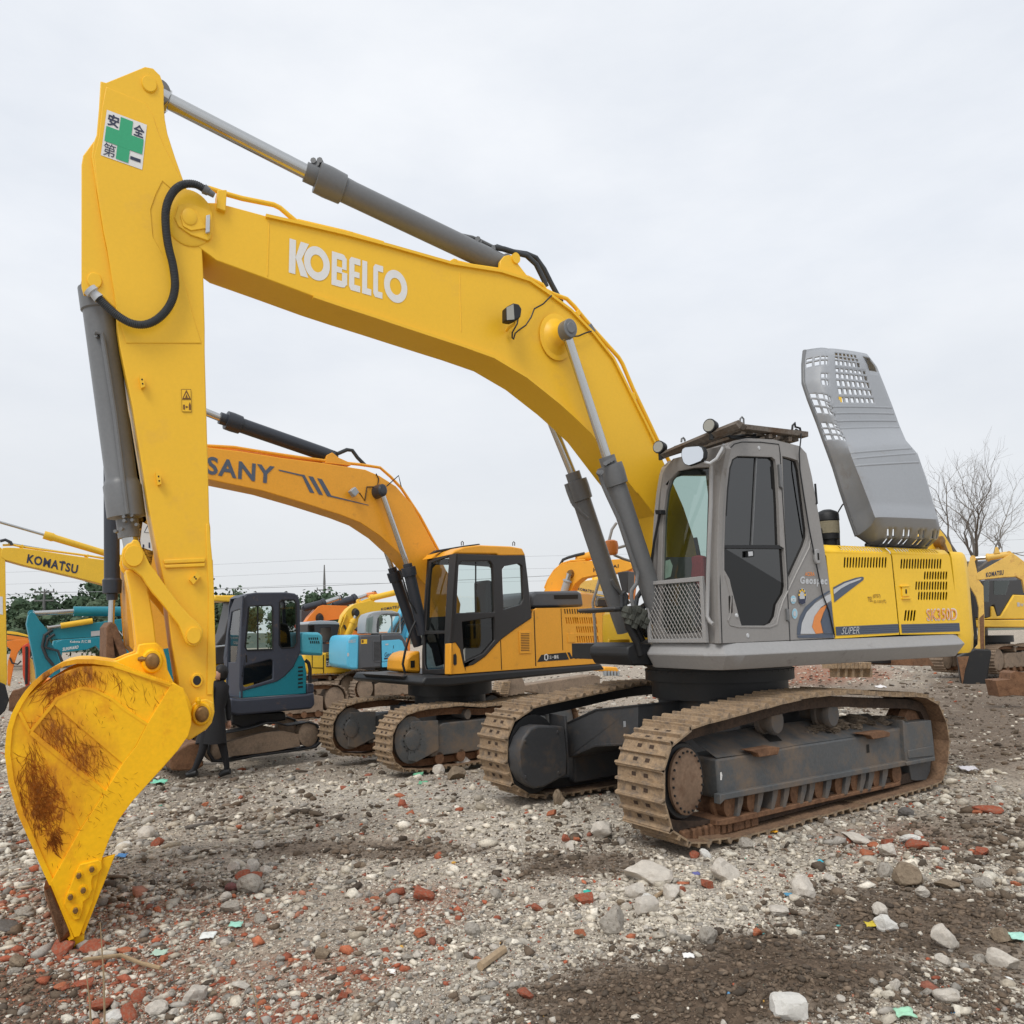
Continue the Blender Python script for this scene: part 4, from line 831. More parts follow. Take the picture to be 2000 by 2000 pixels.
a, z = FH.U(*z3('1485,1270')[0], -.2); mb = MB(); mb.wheel(FH, a, z, [(-.215, .045), (-.2, .05)], YEL, 24); mb.wheel(FH, a, z, [(-.2165, .032), (-.215, .032)], BLACK, 20); mb.build('bush_hole', ARM)

# ---- bucket
BN = .56
side = z3('1290,1300 1310,1285 1370,1330 1400,1410 1445,1540 1445,1600 1420,1690')+z4('1340,450 1220,590 1100,715 1000,830 930,920 890,980 850,1060 820,1130 795,1200 775,1250 755,1300 700,1590 640,1800 560,1870 520,1830 440,1580 380,1470 330,1370 260,1200 200,1070 140,930 100,810 70,690 50,590 40,500 42,420 45,350 57,290 75,230 100,170 130,110')+z3('165,1440 200,1395 280,1330 350,1285 430,1235 510,1195 600,1165 700,1158 860,1165 1000,1205 1150,1255')
mb = MB(); mb.prism(FH, side, -BN, -BN+.035, YELB); BK = mb.build('bucket', EX, bevel=.006, smooth=30, label='big yellow bucket with rusty scratches, teeth in the rubble')
sz_ = FH.sz(side, -BN); mb = MB(); mb.prism_sz(FH, sz_, BN-.035, BN, YELB); mb.build('far_side_plate', BK, bevel=.006)
# wrap: back shell across the full width
wl = z3('1300,1295 1150,1240 1000,1185 880,1135 700,1110 580,1110 480,1130 400,1170 330,1212 250,1282 190,1350 130,1440 85,1530 52,1640 40,1760 36,1850')+z4('40,500 65,690 138,935 258,1205 330,1370 380,1475 450,1700 520,1880')
A = FH.sz(wl, -BN); mb = MB(); n = len(A); A = np.array(A); T = np.gradient(A, axis=0); T /= np.linalg.norm(T, axis=1)[:, None]; Nn = np.c_[-T[:, 1], T[:, 0]]
cen_ = np.array(FH.U(190, 1480, -BN)); sg = np.where(((A-cen_)*Nn).sum(1) > 0, 1, -1)[:, None]; IN = A-Nn*sg*.028
mb.prism_sz(FH, [tuple(q) for q in A]+[tuple(q) for q in IN[::-1]], -BN-.012, BN+.012, YELB); mb.build('back_shell', BK, bevel=.004, smooth=60)
lug = z3('1035,1060 1045,1000 1100,990 1180,985 1230,1030 1255,1110 1265,1190 1310,1285 1380,1330 1420,1400 1450,1470 1440,1560 1300,1400 1200,1260 860,1165 820,1128 880,1120 960,1085')
both(lug, .26, .32, YELB, 'bucket_ear', BK, .008)
tipl = z3('1445,1460 1500,1420 1560,1410 1610,1440 1620,1510 1600,1590 1560,1640 1430,1725 1380,1700')
both(tipl, .205, .25, YEL, 'pivot_ear', ARM, .008)
for q, n0 in (('1148,1125', .32), ('1520,1522', .25)):
    a, z = FH.U(*z3(q)[0], -n0); mb = MB(); mb.wheel(FH, a, z, [(-n0-.03, .068), (-n0-.02, .078), (-n0, .082)], YELB, 32); cl = mb.build('pin_collar', BK)
    mb = MB(); mb.wheel(FH, a, z, [(-n0-.062, .028), (-n0-.058, .046), (-n0-.045, .053), (-n0, .055), (n0, .055)], PIN, 28); mb.build('bucket_pin', BK, smooth=60)
mb = MB(); c = FH.P(*z3('1080,1110')[0], -.34); mb.lathe(c-[.03, 0, 0], c+[.02, 0, 0], [(0, .012), (.5, .02), (1, .012)], PIN, 8); c = FH.P(*z3('1495,1420')[0], -.3); mb.lathe(c-[0, 0, .03], c+[0, 0, .02], [(0, .012), (.5, .02), (1, .012)], YELB, 8); mb.build('grease_nipples', BK, smooth=0)
# raised side panels: wear plates with proud edges
pan = {'upper': z3('150,1510 190,1440 340,1330 560,1230 640,1290 600,1330 420,1410 390,1460 225,1660'), 'mid': z3('405,1455 430,1415 600,1330 700,1340 850,1415 940,1490 1110,1600 1030,1760 925,1900'), 'low': z4('240,315 280,330 790,765 610,1040'), 'face': z3('1300,1290 1385,1330 1440,1540 1445,1600 1420,1690')+z4('1340,450 1000,830 890,980 820,1130 775,1250 700,1590 600,1850 560,1860 385,1440 610,1040 790,765 925,545 1030,410 1110,250')}
for k, t_ in (('mid', .012), ('low', .01), ('face', .016)):
    mb = MB(); mb.prism(FH, pan[k], -BN-t_, -BN+.01, YELB); mb.build('wear_plate', BK, bevel=.003, smooth=0)
def rib(px, w, t_, name='weld_seam', m=YELB):
    mbb = MB(); A = np.array(FH.sz(px, -BN)); T = np.gradient(A, axis=0); T /= np.linalg.norm(T, axis=1)[:, None]; Nn = np.c_[-T[:, 1], T[:, 0]]*w
    mbb.prism_sz(FH, [tuple(q) for q in A+Nn]+[tuple(q) for q in (A-Nn)[::-1]], -BN-t_, -BN, m); return mbb.build(name, BK, smooth=0)
rib(z3('620,1325 520,1365 425,1410 400,1450 310,1560 228,1662'), .009, .014, 'raised_edge'); rib(z3('228,1662 190,1590 150,1510'), .008, .014, 'raised_edge')
rib(z3('620,1325 700,1338 850,1412 940,1488 1110,1600'), .008, .016, 'raised_edge'); rib(z4('235,310 300,365 500,530 790,765'), .012, .016, 'raised_edge')
rib(z3('860,1163 1000,1208 1150,1258 1290,1302'), .007, .018, 'raised_edge')
# side cutter with bolts, cutting edge, teeth
sc_ = z4('870,1235 775,1262 600,1300 500,1340 480,1600 560,1720 600,1800 630,1845')
mb = MB(); mb.prism(FH, z4('775,1262 870,1235 630,1845 560,1740 600,1660 690,1520 740,1340'), -BN-.004, -BN+.03, YELB); mb.prism(FH, z4('740,1275 765,1290 770,1340 735,1385 700,1400 690,1440 695,1500 670,1560 630,1590 622,1660 600,1720 560,1730 520,1680 485,1610 495,1560 560,1400 600,1310'), -BN-.034, -BN-.004, YELB); SC = mb.build('side_cutter', BK, bevel=.004, smooth=0)
for q in ('693,1340', '595,1388', '628,1498', '532,1550', '570,1650'):
    a, z = FH.U(*z4(q)[0], -BN-.034); mb = MB(); mb.wheel(FH, a, z, [(-BN-.042, .026), (-BN-.034, .026)], YELB, 14); mb.wheel(FH, a, z, [(-BN-.06, .013), (-BN-.056, .018), (-BN-.042, .018)], PIN, 6); mb.build('cutter_bolt', BK)
mb = MB(); A = FH.sz(z4('330,1500 380,1470 520,1800 450,1890'), -BN); mb.prism_sz(FH, A, -BN-.02, BN+.02, RUST); mb.build('cutting_edge', BK, bevel=.004)
mb = MB(); mb.prism(FH, z4('328,1480 380,1465 520,1810 530,1850 450,1900 440,1850'), -BN-.02, -BN+.12, lump_mat('rust_brown', (96, 52, 22), .15, .3, (70, 40, 22))); mb.build('corner_adapter', BK, bevel=.006)
for k in range(5):
    n0 = -BN+.02+k*(2*BN-.16)/4; A = FH.sz(z4('380,1560 470,1560 640,1880 610,1960 480,1940'), -BN); mb = MB(); mb.prism_sz(FH, A, n0, n0+.12, YELB if k == 0 else RUST); mb.build('bucket_tooth', BK, bevel=.012)
# scratches and rust worn through the paint: thin marks, each with its own shape
RST = lump_mat('rust_scratch', (150, 82, 22), .3, .3, (100, 52, 18)); mb = MB(); rs = random.Random(5)
def scratch(zx, zy, f, L, ang, w, t_):
    pts = []; x, y = zx, zy; a = ang
    for k in range(6):
        pts.append((x, y)); x += math.cos(a)*L/5; y += math.sin(a)*L/5; a += rs.gauss(0, .22)
    px_ = f(' '.join(f'{p},{q}' for p, q in pts)); A = np.array(FH.sz(px_, -BN-t_)); T = np.gradient(A, axis=0); T /= np.linalg.norm(T, axis=1)[:, None]+1e-9; Nn = np.c_[-T[:, 1], T[:, 0]]
    ww = w*.46*np.array([.15, .8, 1, .9, .6, .1])[:, None]; P_ = [FH.W(p, -BN-t_, q) for p, q in A+Nn*ww]+[FH.W(p, -BN-t_, q) for p, q in A-Nn*ww]
    mb.add(P_, [(i, i+1, i+7, i+6) for i in range(5)], RST)
def poly_in(px_, py_, P):
    c = False; j = len(P)-1
    for i in range(len(P)):
        if (P[i][1] > py_) != (P[j][1] > py_) and px_ < (P[j][0]-P[i][0])*(py_-P[i][1])/(P[j][1]-P[i][1])+P[i][0]: c = not c
        j = i
    return c
def field(f, cx, cy, sx_, sy_, n_, L, ang, sp, w, t_):
    for _ in range(int(n_*1.25)):
        x, y = rs.gauss(cx, sx_), rs.gauss(cy, sy_); Lk = L*rs.uniform(.3, 1.2); a = ang+rs.gauss(0, sp)
        e = f(f'{x+math.cos(a)*Lk},{y+math.sin(a)*Lk} {x},{y}')
        if all(poly_in(p, q, side) for p, q in e): scratch(x, y, f, Lk, a, w*rs.uniform(.35, 1.2), t_)
field(z4, 320, 800, 75, 150, 230, 120, 1.25, .6, .0026, .003); field(z4, 330, 880, 45, 90, 190, 55, 1.2, .9, .0042, .003); field(z4, 230, 620, 50, 110, 120, 140, 1.3, .35, .003, .003); field(z4, 400, 1110, 28, 45, 70, 80, 1.0, .5, .005, .003)
field(z3, 420, 1240, 90, 60, 120, 150, 1.45, .4, .0022, .003); field(z3, 640, 1230, 120, 45, 90, 110, 1.5, .4, .002, .003); field(z3, 420, 1320, 60, 60, 60, 140, 2.3, .3, .004, .003)
field(z4, 420, 290, 110, 90, 110, 180, 1.15, .35, .0024, .003); field(z4, 640, 500, 100, 80, 130, 110, .95, .5, .0022, .003); field(z4, 700, 200, 130, 90, 30, 50, 1.4, .5, .002, .018); field(z4, 800, 800, 120, 130, 40, 60, .7, .6, .002, .019); field(z4, 560, 1000, 120, 200, 50, 50, 1.1, .8, .002, .019); field(z3, 900, 1300, 220, 130, 60, 120, 1.45, .25, .0026, .003)
rs2 = random.Random(9)
def stains(m, spots):
    t = m.node_tree; N = t.nodes; L = t.links; b = N['Principled BSDF']; src = b.inputs['Base Color'].links[0].from_socket; tcn = N.new('ShaderNodeTexCoord'); acc = None
    for p, r in spots:
        d_ = N.new('ShaderNodeVectorMath'); d_.operation = 'DISTANCE'; d_.inputs[1].default_value = tuple(p-ORG[EX.name]); L.new(tcn.outputs['Object'], d_.inputs[0])
        q = N.new('ShaderNodeMapRange'); q.inputs[1].default_value = r; q.inputs[2].default_value = r*.15; L.new(d_.outputs['Value'], q.inputs[0])
        if acc is None: acc = q.outputs[0]
        else: k = N.new('ShaderNodeMath'); k.operation = 'MAXIMUM'; L.new(acc, k.inputs[0]); L.new(q.outputs[0], k.inputs[1]); acc = k.outputs[0]
    mpn = N.new('ShaderNodeMapping'); mpn.inputs['Scale'].default_value = (3, 3, 1.3); L.new(tcn.outputs['Object'], mpn.inputs[0])
    n_ = N.new('ShaderNodeTexNoise'); n_.inputs['Scale'].default_value = 7; n_.inputs['Detail'].default_value = 10; n_.inputs['Roughness'].default_value = .72; L.new(mpn.outputs[0], n_.inputs[0])
    k = N.new('ShaderNodeMath'); k.operation = 'MULTIPLY'; L.new(acc, k.inputs[0]); L.new(n_.outputs['Fac'], k.inputs[1])
    rp = N.new('ShaderNodeValToRGB'); rp.color_ramp.elements[0].position = .12; rp.color_ramp.elements[0].color = (0, 0, 0, 1); rp.color_ramp.elements[1].position = .52; rp.color_ramp.elements[1].color = (.8, .8, .8, 1); L.new(k.outputs[0], rp.inputs[0])
    mm = N.new('ShaderNodeMix'); mm.data_type = 'RGBA'; mm.inputs[7].default_value = (*lin((196, 112, 20)), 1); L.new(rp.outputs[0], mm.inputs[0]); L.new(src, mm.inputs[6])
    r2 = N.new('ShaderNodeValToRGB'); r2.color_ramp.elements[0].position = .44; r2.color_ramp.elements[0].color = (0, 0, 0, 1); r2.color_ramp.elements[1].position = .6; r2.color_ramp.elements[1].color = (.85, .85, .85, 1); L.new(k.outputs[0], r2.inputs[0])
    m2 = N.new('ShaderNodeMix'); m2.data_type = 'RGBA'; m2.inputs[7].default_value = (*lin((104, 52, 18)), 1); L.new(r2.outputs[0], m2.inputs[0]); L.new(mm.outputs[2], m2.inputs[6]); L.new(m2.outputs[2], b.inputs['Base Color'])
stains(YELB, [(FH.P(*z4('330,720')[0], -BN), .34), (FH.P(*z4('340,880')[0], -BN), .36), (FH.P(*z4('390,1090')[0], -BN), .2), (FH.P(*z3('420,1270')[0], -BN), .3), (FH.P(*z3('620,1225')[0], -BN), .24), (FH.P(*z4('420,290')[0], -BN), .3), (FH.P(*z4('620,500')[0], -BN), .28)])
o = mb.build('rust_scratches', BK, smooth=0, fix=False); o['kind'] = 'stuff'
# ---- cab
CB = NH
mb = MB()
cabside = z7('790,1765 785,1500 775,1050 790,700 808,500 830,350 850,285 900,235 1000,215 1200,225 1400,275 1450,330 1490,500 1540,780 1600,1150 1640,1450 1662,1725')
win1 = z7('830,1045 838,800 850,600 868,440 890,375 930,350 1000,352 1190,358 1215,380 1225,450 1240,700 1252,1030 1280,1045 1300,1330 1290,1385 1240,1470 1225,1560 1195,1610 1150,1630 960,1630 945,1580 880,1330 870,1280 830,1210')
win2 = z7('1268,350 1330,365 1385,385 1405,450 1430,650 1462,900 1462,960 1440,1030 1330,1270 1318,1280 1308,1230 1290,900 1275,560')
mb.prism(FH, cabside, CB, CB+.05, GREY2, [win1, win2]); CAB = mb.build('cab', EX, bevel=.012, smooth=30, label='grey operator cab with dark tinted door')
decal(FH, [win1[0]]+win1[1:13]+[win1[13]], CB+.03, TINT, CAB, 'door_glass'); decal(FH, [win1[0]]+win1[13:], CB+.031, TINT_DIM, CAB, 'lower_door_glass'); decal(FH, win2, CB+.03, TINT, CAB, 'rear_side_glass')
mb = MB(); mb.prism(FH, z7('1070,365 1079,365 1044,1020 1037,1020'), CB+.016, CB+.03, GREY); mb.prism(FH, z7('825,1022 1280,1022 1282,1050 825,1046'), CB+.006, CB+.035, BLACK); mb.build('window_rail', CAB, smooth=0)
mb = MB()
fr_ = [win1[i] for i in range(2, 12)]
mb.sweep([FH.P(x, y, CB+.018) for x, y in win1[1:12]], .012, BLACK, 6); mb.build('window_seal', CAB)
mb = MB(); mb.prism(FH, z7('1005,1065 1045,1062 1055,1075 1055,1110 1005,1112'), CB+.0, CB+.025, BLACK); mb.prism(FH, z7('1012,1072 1044,1070 1046,1102 1014,1106'), CB-.004, CB, SILV); mb.build('window_catch', CAB, smooth=0)
# door outline, handle recess, hinges
def line(pxs, f, n, r, m, name, par):
    mbb = MB(); mbb.sweep([FH.P(x, y, n) for x, y in f(pxs)], r, m, 6); return mbb.build(name, par)
line('812,1762 800,1400 790,1050 800,760 815,560 840,400 865,300 905,260 960,245 1100,246 1240,262 1250,330 1262,560 1290,1000 1308,1300 1308,1420 1325,1750', z7, CB, .005, BLACKP, 'door_gap', CAB)
line('835,1250 880,1420 870,1560 855,1590 870,1625 930,1640 1170,1642 1225,1620 1245,1530 1270,1450 1308,1370 1370,1240 1470,1040 1480,960', z7, CB+.002, .009, GREY2, 'door_pressing', CAB)
decal(FH, z7('862,1412 870,1403 892,1405 892,1530 880,1540 865,1535'), CB-.002, VENT, CAB, 'door_handle'); mb = MB(); c = FH.P(*z7('920,1555')[0], CB-.005); a, z = FH.U(*z7('920,1555')[0], CB); mb.wheel(FH, a, z, [(CB-.012, .012), (CB-.006, .018), (CB, .02)], SILV, 14); a, z = FH.U(*z7('1006,1705')[0], CB); mb.wheel(FH, a, z, [(CB-.006, .016), (CB, .02)], SILV, 14); a, z = FH.U(*z7('1090,290')[0], CB); mb.wheel(FH, a, z, [(CB-.006, .014), (CB, .018)], SILV, 14); mb.build('door_lock', CAB)
for q in ('1245,410 1262,412 1275,600 1256,580', '1305,1500 1318,1505 1322,1600 1310,1590'): mb = MB(); mb.prism(FH, z7(q), CB-.025, CB, GREY); mb.build('hinge', CAB, bevel=.004)
mb = MB(); mb.prism(FH, z7('1515,1060 1530,1048 1550,1055 1558,1160 1530,1165 1518,1130'), CB-.03, CB, SKIRT); mb.build('rear_hinge', CAB, bevel=.008); decal(FH, z7('1532,1082 1545,1082 1548,1135 1535,1135'), CB-.032, VENT, CAB, 'hinge_slot')
line('1395,330 1400,450 1430,650 1470,900 1520,1150 1570,1390 1620,1520 1660,1700', z7, CB-.015, .006, BLACK, 'cab_cable', CAB)
# prints on the cab side
lettering('Geospec', FH, z7('1402,1258 1608,1262 1606,1338 1400,1330'), CB-.003, SILV, CAB, .045); lettering('ACERA', FH, z7('1440,1225 1510,1225 1512,1256 1438,1256'), CB-.003, ORANGE, CAB, .02)
def badge(f, cx, cy, rx, ry, cols):
    for k, (s_, m_) in enumerate(cols): decal(FH, f(' '.join(f'{cx+rx*s_*math.cos(q*math.pi/12)},{cy+ry*s_*math.sin(q*math.pi/12)}' for q in range(24))), CB-.003-.0025*k, m_, CAB, 'round_badge')
badge(z7, 1417, 1410, 33, 64, [(1, SILV), (.93, NAVY), (.62, SILV)]); decal(FH, z7('1392,1430 1445,1428 1440,1460 1417,1472 1395,1458'), CB-.012, NAVY, CAB, 'badge_mark')
for k in range(5): q = math.pi*(1.05+.225*k); decal(FH, z7(f'{1417+22*math.cos(q)-5},{1405+44*math.sin(q)-8} {1417+22*math.cos(q)+5},{1405+44*math.sin(q)-8} {1417+22*math.cos(q)+5},{1405+44*math.sin(q)+8} {1417+22*math.cos(q)-5},{1405+44*math.sin(q)+8}'), CB-.0115, YELH, CAB, 'badge_mark')
badge(z7, 1350, 1435, 23, 34, [(1, SILV), (.88, PALE)]); lettering('eco', FH, z7('1333,1422 1368,1422 1368,1450 1333,1450'), CB-.01, WHITE, CAB, .03)
badge(z7, 1361, 1540, 22, 42, [(1, SILV), (.9, PALE), (.5, SILV)])
decal(FH, z7('1378,1700 1380,1640 1400,1560 1440,1490 1510,1430 1620,1365 1630,1372 1530,1440 1460,1510 1420,1590 1405,1700'), CB-.003, SLATE, CAB, 'swoosh')
decal(FH, z7('1405,1692 1415,1610 1450,1530 1510,1465 1600,1405 1632,1390 1636,1440 1560,1490 1510,1560 1490,1640 1520,1692'), CB-.005, SILV, CAB, 'swoosh')
decal(FH, z7('1520,1692 1492,1640 1510,1560 1555,1500 1610,1465 1575,1540 1555,1600 1575,1685'), CB-.007, ORANGE, CAB, 'swoosh')
decal(FH, z7('1640,1450 1655,1690 1580,1690 1560,1610 1580,1530 1612,1470'), CB-.009, SLATE, CAB, 'swoosh')
decal(FH, z7('1380,1705 1650,1690 1655,1722 1385,1722'), CB-.005, SLATE, CAB, 'swoosh')
# front frame and windscreen (s = front plane)
SF = S0+.02; FA = 's'
front_o = z7('300,1752 318,1250 330,1000 336,800 350,600 375,450 440,370 600,330 740,290 830,270 850,290 812,480 790,700 778,1050 785,1500 795,1765')
wsc = z7('345,1640 350,1400 355,1200 362,950 372,760 390,620 420,530 480,465 600,440 725,436 722,560 712,900 700,1290 690,1640 640,1680 480,1694 380,1690')
mb = MB(); mb.prism(FH, front_o, SF, SF+.05, GREY2, [wsc], ax='s'); mb.build('front_frame', CAB, bevel=.01, smooth=30)
decal(FH, wsc, SF+.03, GLASS, CAB, 'windscreen', ax='s')
mb = MB(); mb.sweep([FH.W(SF+.02, *q) for q in FH.sz(wsc+wsc[:1], SF+.02, 's')], .014, BLACK, 6); mb.sweep([FH.W(SF-.01, *q) for q in FH.sz(z7('345,770 330,850 300,1000 275,1180'), SF-.01, 's')], .012, BLACK, 6); mb.sweep([FH.W(SF-.01, *q) for q in FH.sz(z7('350,1300 700,1280'), SF+.02, 's')], .01, BLACK, 6); mb.build('windscreen_seal', CAB)
mb = MB(); mb.prism(FH, z7('305,758 345,756 350,790 310,790'), SF-.06, SF, BLACK, ax='s'); mb.build('wiper_stop', CAB, bevel=.004)
NF = FH.Us(*z7('300,1752')[0], SF)[0]
RZ = 3.22
mb = MB(); SR_ = FH.U(*z7('1450,330')[0], CB)[0]
mb.box(FH, SF+.02, .1, CB+.05, NF, 1.52, 1.6, BLACK); mb.build('cab_floor', CAB)
mb = MB(); rl = [(a, z) for a, z in FH.sz(z7('835,320 850,285 900,235 1000,215 1200,225 1400,275 1452,335'), CB)]
mb.prism_sz(FH, rl+[(a, z-.05) for a, z in rl[::-1]], CB+.02, NF, GREY2); mb.build('cab_roof', CAB, bevel=.02, smooth=40)
farside = FH.sz(cabside, CB); fw = FH.sz(z7('850,1045 850,600 880,400 1000,360 1200,365 1240,700 1280,1045'), CB)
mb = MB(); mb.prism_sz(FH, farside, NF-.05, NF, GREY2, [fw]); mb.build('far_wall', CAB); mb = MB(); mb.flat([FH.W(a, NF-.02, z) for a, z in fw], CLEAR); mb.build('far_glass', CAB, smooth=0)
bk = FH.sz(z7('1450,335 1490,500 1540,780 1600,1150 1640,1450 1662,1725'), CB); mb = MB()
V = [FH.W(a, CB+.03, z) for a, z in bk]+[FH.W(a, NF, z) for a, z in bk]; n = len(bk); mb.add(V, [(i, i+1, i+1+n, i+n) for i in range(n-1)], GREY2); mb.build('rear_wall', CAB, smooth=60)
# seat, console, red cloth inside
mb = MB(); mb.box(FH, -.62, -.2, -.98, -.62, 1.6, 2.05, BLACK); mb.box(FH, -.3, -.18, -.98, -.62, 2.0, 2.75, BLACK); mb.box(FH, -.29, -.2, -.9, -.7, 2.75, 2.95, BLACK); mb.build('seat', CAB, bevel=.04)
mb = MB(); mb.box(FH, -.8, -.35, -1.1, -1.0, 1.6, 2.2, BLACK); mb.box(FH, -.8, -.35, -.6, -.5, 1.6, 2.2, BLACK); mb.sweep([FH.W(-.75, -1.05, 2.2), FH.W(-.8, -1.05, 2.45)], .02, BLACK, 8); mb.sweep([FH.W(-.75, -.55, 2.2), FH.W(-.8, -.55, 2.45)], .02, BLACK, 8); mb.build('control_levers', CAB, bevel=.02)
RED = mat('red_cloth', (196, 70, 80), .9, fine=.12); mb = MB()
A = FH.sz(z7('575,1110 620,1098 660,1105 665,1180 670,1300 640,1360 600,1290 570,1260 580,1180'), SF+.3, 's'); mb.prism_sz(FH, A, SF+.3, SF+.36, RED, ax='s'); mb.build('hung_jacket', CAB, bevel=.015)
PAPER = mat('paper_note', (205, 212, 205), .8, fine=.03); decal(FH, z7('362,1150 420,1130 440,1180 425,1260 360,1285'), SF+.045, PAPER, CAB, 'paper_note', ax='s')
lettering('49', FH, z7('368,1175 405,1165 400,1225 366,1235'), SF+.04, WHITE, CAB, .0, ax='s')
mb = MB()
# stone guard with diamond mesh
SG = SF-.05; GQ = w4('185,150 1172,45 1250,1190 245,1190')
def gq(u, v): x, y = bil(GQ, u, v); return FH.Us(x, y, SG)
gi = [gq(u, v) for u, v in ((.035, .055), (.945, .075), (.935, .93), (.045, .94))]
mb = MB(); mb.prism_sz(FH, [gq(u, v) for u, v in ((0, 0), (1, 0), (1, 1), (0, 1))], SG-.015, SG+.015, SKIRT, [gi], ax='s'); GU = mb.build('stone_guard', EX, bevel=.004)
mb = MB(); P = [np.array(q) for q in gi]
def lerp2(u, v): return (1-v)*((1-u)*P[0]+u*P[1])+v*((1-u)*P[3]+u*P[2])
NN = 15
for k in range(-NN, NN+1):
    for sg_ in (1, -1):
        u0 = k/NN; u1 = u0+.5*sg_
        if sg_ < 0: u0 += .5; u1 += .5
        v0, v1 = 0., 1.
        if u1 == u0: continue
        def clip(u0, v0, u1, v1):
            t0, t1 = 0., 1.; du = u1-u0
            for p_, q_ in ((-du, u0), (du, 1-u0)):
                if p_ == 0: continue
                r_ = q_/p_
                if p_ < 0: t0 = max(t0, r_)
                else: t1 = min(t1, r_)
            return t0, t1
        t0, t1 = clip(u0, v0, u1, v1)
        if t1-t0 < .02: continue
        a_, b_ = lerp2(u0+(u1-u0)*t0, t0), lerp2(u0+(u1-u0)*t1, t1)
        mb.sweep([FH.W(SG, *a_), FH.W(SG, *b_)], .0036, GREY2, 4)
mb.build('guard_mesh', GU, smooth=0, fix=False)
# handrail on the front pillar
mb = MB(); ns = [FH.Us(x, y, SF-.06) for x, y in z7('825,265 815,320 790,360 740,400 730,440 728,700 715,1000 705,1300 700,1560 720,1600 745,1620')]
mb.sweep([FH.W(SF-.06, a, z) for a, z in ns], .017, SKIRT, 10); mb.build('handrail', CAB, smooth=60)
# mirror and arm
mq = z7('503,320 510,295 530,282 580,276 640,272 665,285 678,320 675,365 655,390 600,412 560,425 530,415 515,395 505,360')
mb = MB(); mb.prism(FH, mq, SF-.2, SF-.16, BLACK, ax='s'); MR = mb.build('mirror', EX, bevel=.006)
mc = np.mean(np.array(mq), 0); decal(FH, [tuple(mc+(np.array(p)-mc)*.93) for p in mq], SF-.203, MIRROR, MR, 'mirror_glass', ax='s')
mb = MB(); mb.sweep([FH.W(SF-.17+.03*k, *FH.Us(x, y, SF-.17+.03*k)) for k, (x, y) in enumerate(z7('678,395 720,405 770,370 810,300 825,265'))], .012, SILV, 8); mb.build('mirror_arm', MR)
# roof guard rack, lamps
def bar(f, pts, n, r, m, name, par, ax='n'):
    mbb = MB(); mbb.sweep([FH.P(x, y, nn) for (x, y), nn in zip(f(pts), n)], r, m, 4); return mbb.build(name, par, smooth=0)
RKT = lump_mat('weathered_rack', (112, 104, 96), .2, .35, (90, 72, 56))
def rz(x, y, f=z7): return f(f'{x},{y}')[0]
def rackpt(s_, n_, z_): return FH.W(s_, n_, z_)
sa, za = FH.U(*z7('975,110')[0], CB-.02); sb, zb2 = FH.U(*z7('1465,185')[0], CB-.02)
mb = MB(); mb.prism(FH, z7('965,100 985,108 1465,165 1465,205 975,145'), CB-.02, CB+.06, RKT); RK = mb.build('roof_rack', EX, bevel=.004)
mb = MB(); A = FH.sz(z7('965,100 985,108 1465,165 1465,205 975,145'), CB-.02); mb.prism_sz(FH, A, NF-.06, NF+.02, RKT); mb.build('rack_rail', RK, bevel=.004)
for k in range(6):
    s_ = sa+(sb-sa)*(k+.1)/5.6; z_ = za+(zb2-za)*(k+.1)/5.6; mb = MB(); mb.box(FH, s_-.035, s_+.035, CB+.06, NF-.06, z_-.05, z_-.01, RKT); mb.build('rack_slat', RK, bevel=.004)
for q in ('1165,185 1190,180 1192,215 1168,215', '1315,205 1340,205 1340,240 1318,238'): mb = MB(); mb.prism(FH, z7(q), CB, CB+.05, RKT); mb.build('rack_foot', RK)
# sloping front bars down to the lamps
fa = FH.W(sa, CB-.02, za-.02); 
n1_, zq = FH.Us(*z7('365,345')[0], SF-.12); fb = FH.W(SF-.12, n1_, zq)
n2_, zq2 = FH.Us(*z7('735,190')[0], SF-.12); fc = FH.W(SF-.12, n2_, zq2); fd = FH.W(SF-.1, *FH.Us(*z7('940,110')[0], SF-.1))
mb = MB(); mb.sweep([fb, fc, fd], .035, RKT, 4); mb.sweep([fd, fa], .03, RKT, 4); mb.sweep([fb, FH.W(SF+.35, n1_, zq+.16)], .03, RKT, 4)
for k in range(4):
    p_ = fb+(fc-fb)*(k+.5)/4; mb.sweep([p_, p_+FH.r*.45+np.array([0, 0, .14])], .022, RKT, 4)
mb.build('front_bars', RK, smooth=0)
for q, ax_ in (('345,285', 0), ('728,125', 1)):
    x, y = z7(q)[0]; n_, z_ = FH.Us(x, y, SF-.14); mb = MB(); c = FH.W(SF-.14, n_, z_); rr = .051
    lk_ = -FH.r*.95-FH.v*.3; lk_ /= np.linalg.norm(lk_); mb.lathe(c-lk_*.07, c+lk_*.03, [(0, rr*.5), (.3, rr*.95), (.9, rr*1.12), (1, rr*1.08)], BLACK, 20); lp = mb.build('roof_lamp', EX)
    mb = MB(); mb.lathe(c+lk_*.03, c+lk_*.036, [(0, rr*.95), (1, rr*.9)], LENS, 20); mb.build('lens', lp); mb = MB(); mb.sweep([c-[0, 0, rr], c-[0, 0, rr+.06]], .018, BLACK, 6); mb.build('lamp_foot', lp)
for pts in ('945,135 950,70 962,55 975,70 978,140', '505,245 508,220 520,212 530,225 532,240'):
    mb = MB(); mb.sweep([FH.P(x, y, CB+.02) for x, y in z7(pts)], .008, GREY, 6); mb.build('lifting_loop', RK)
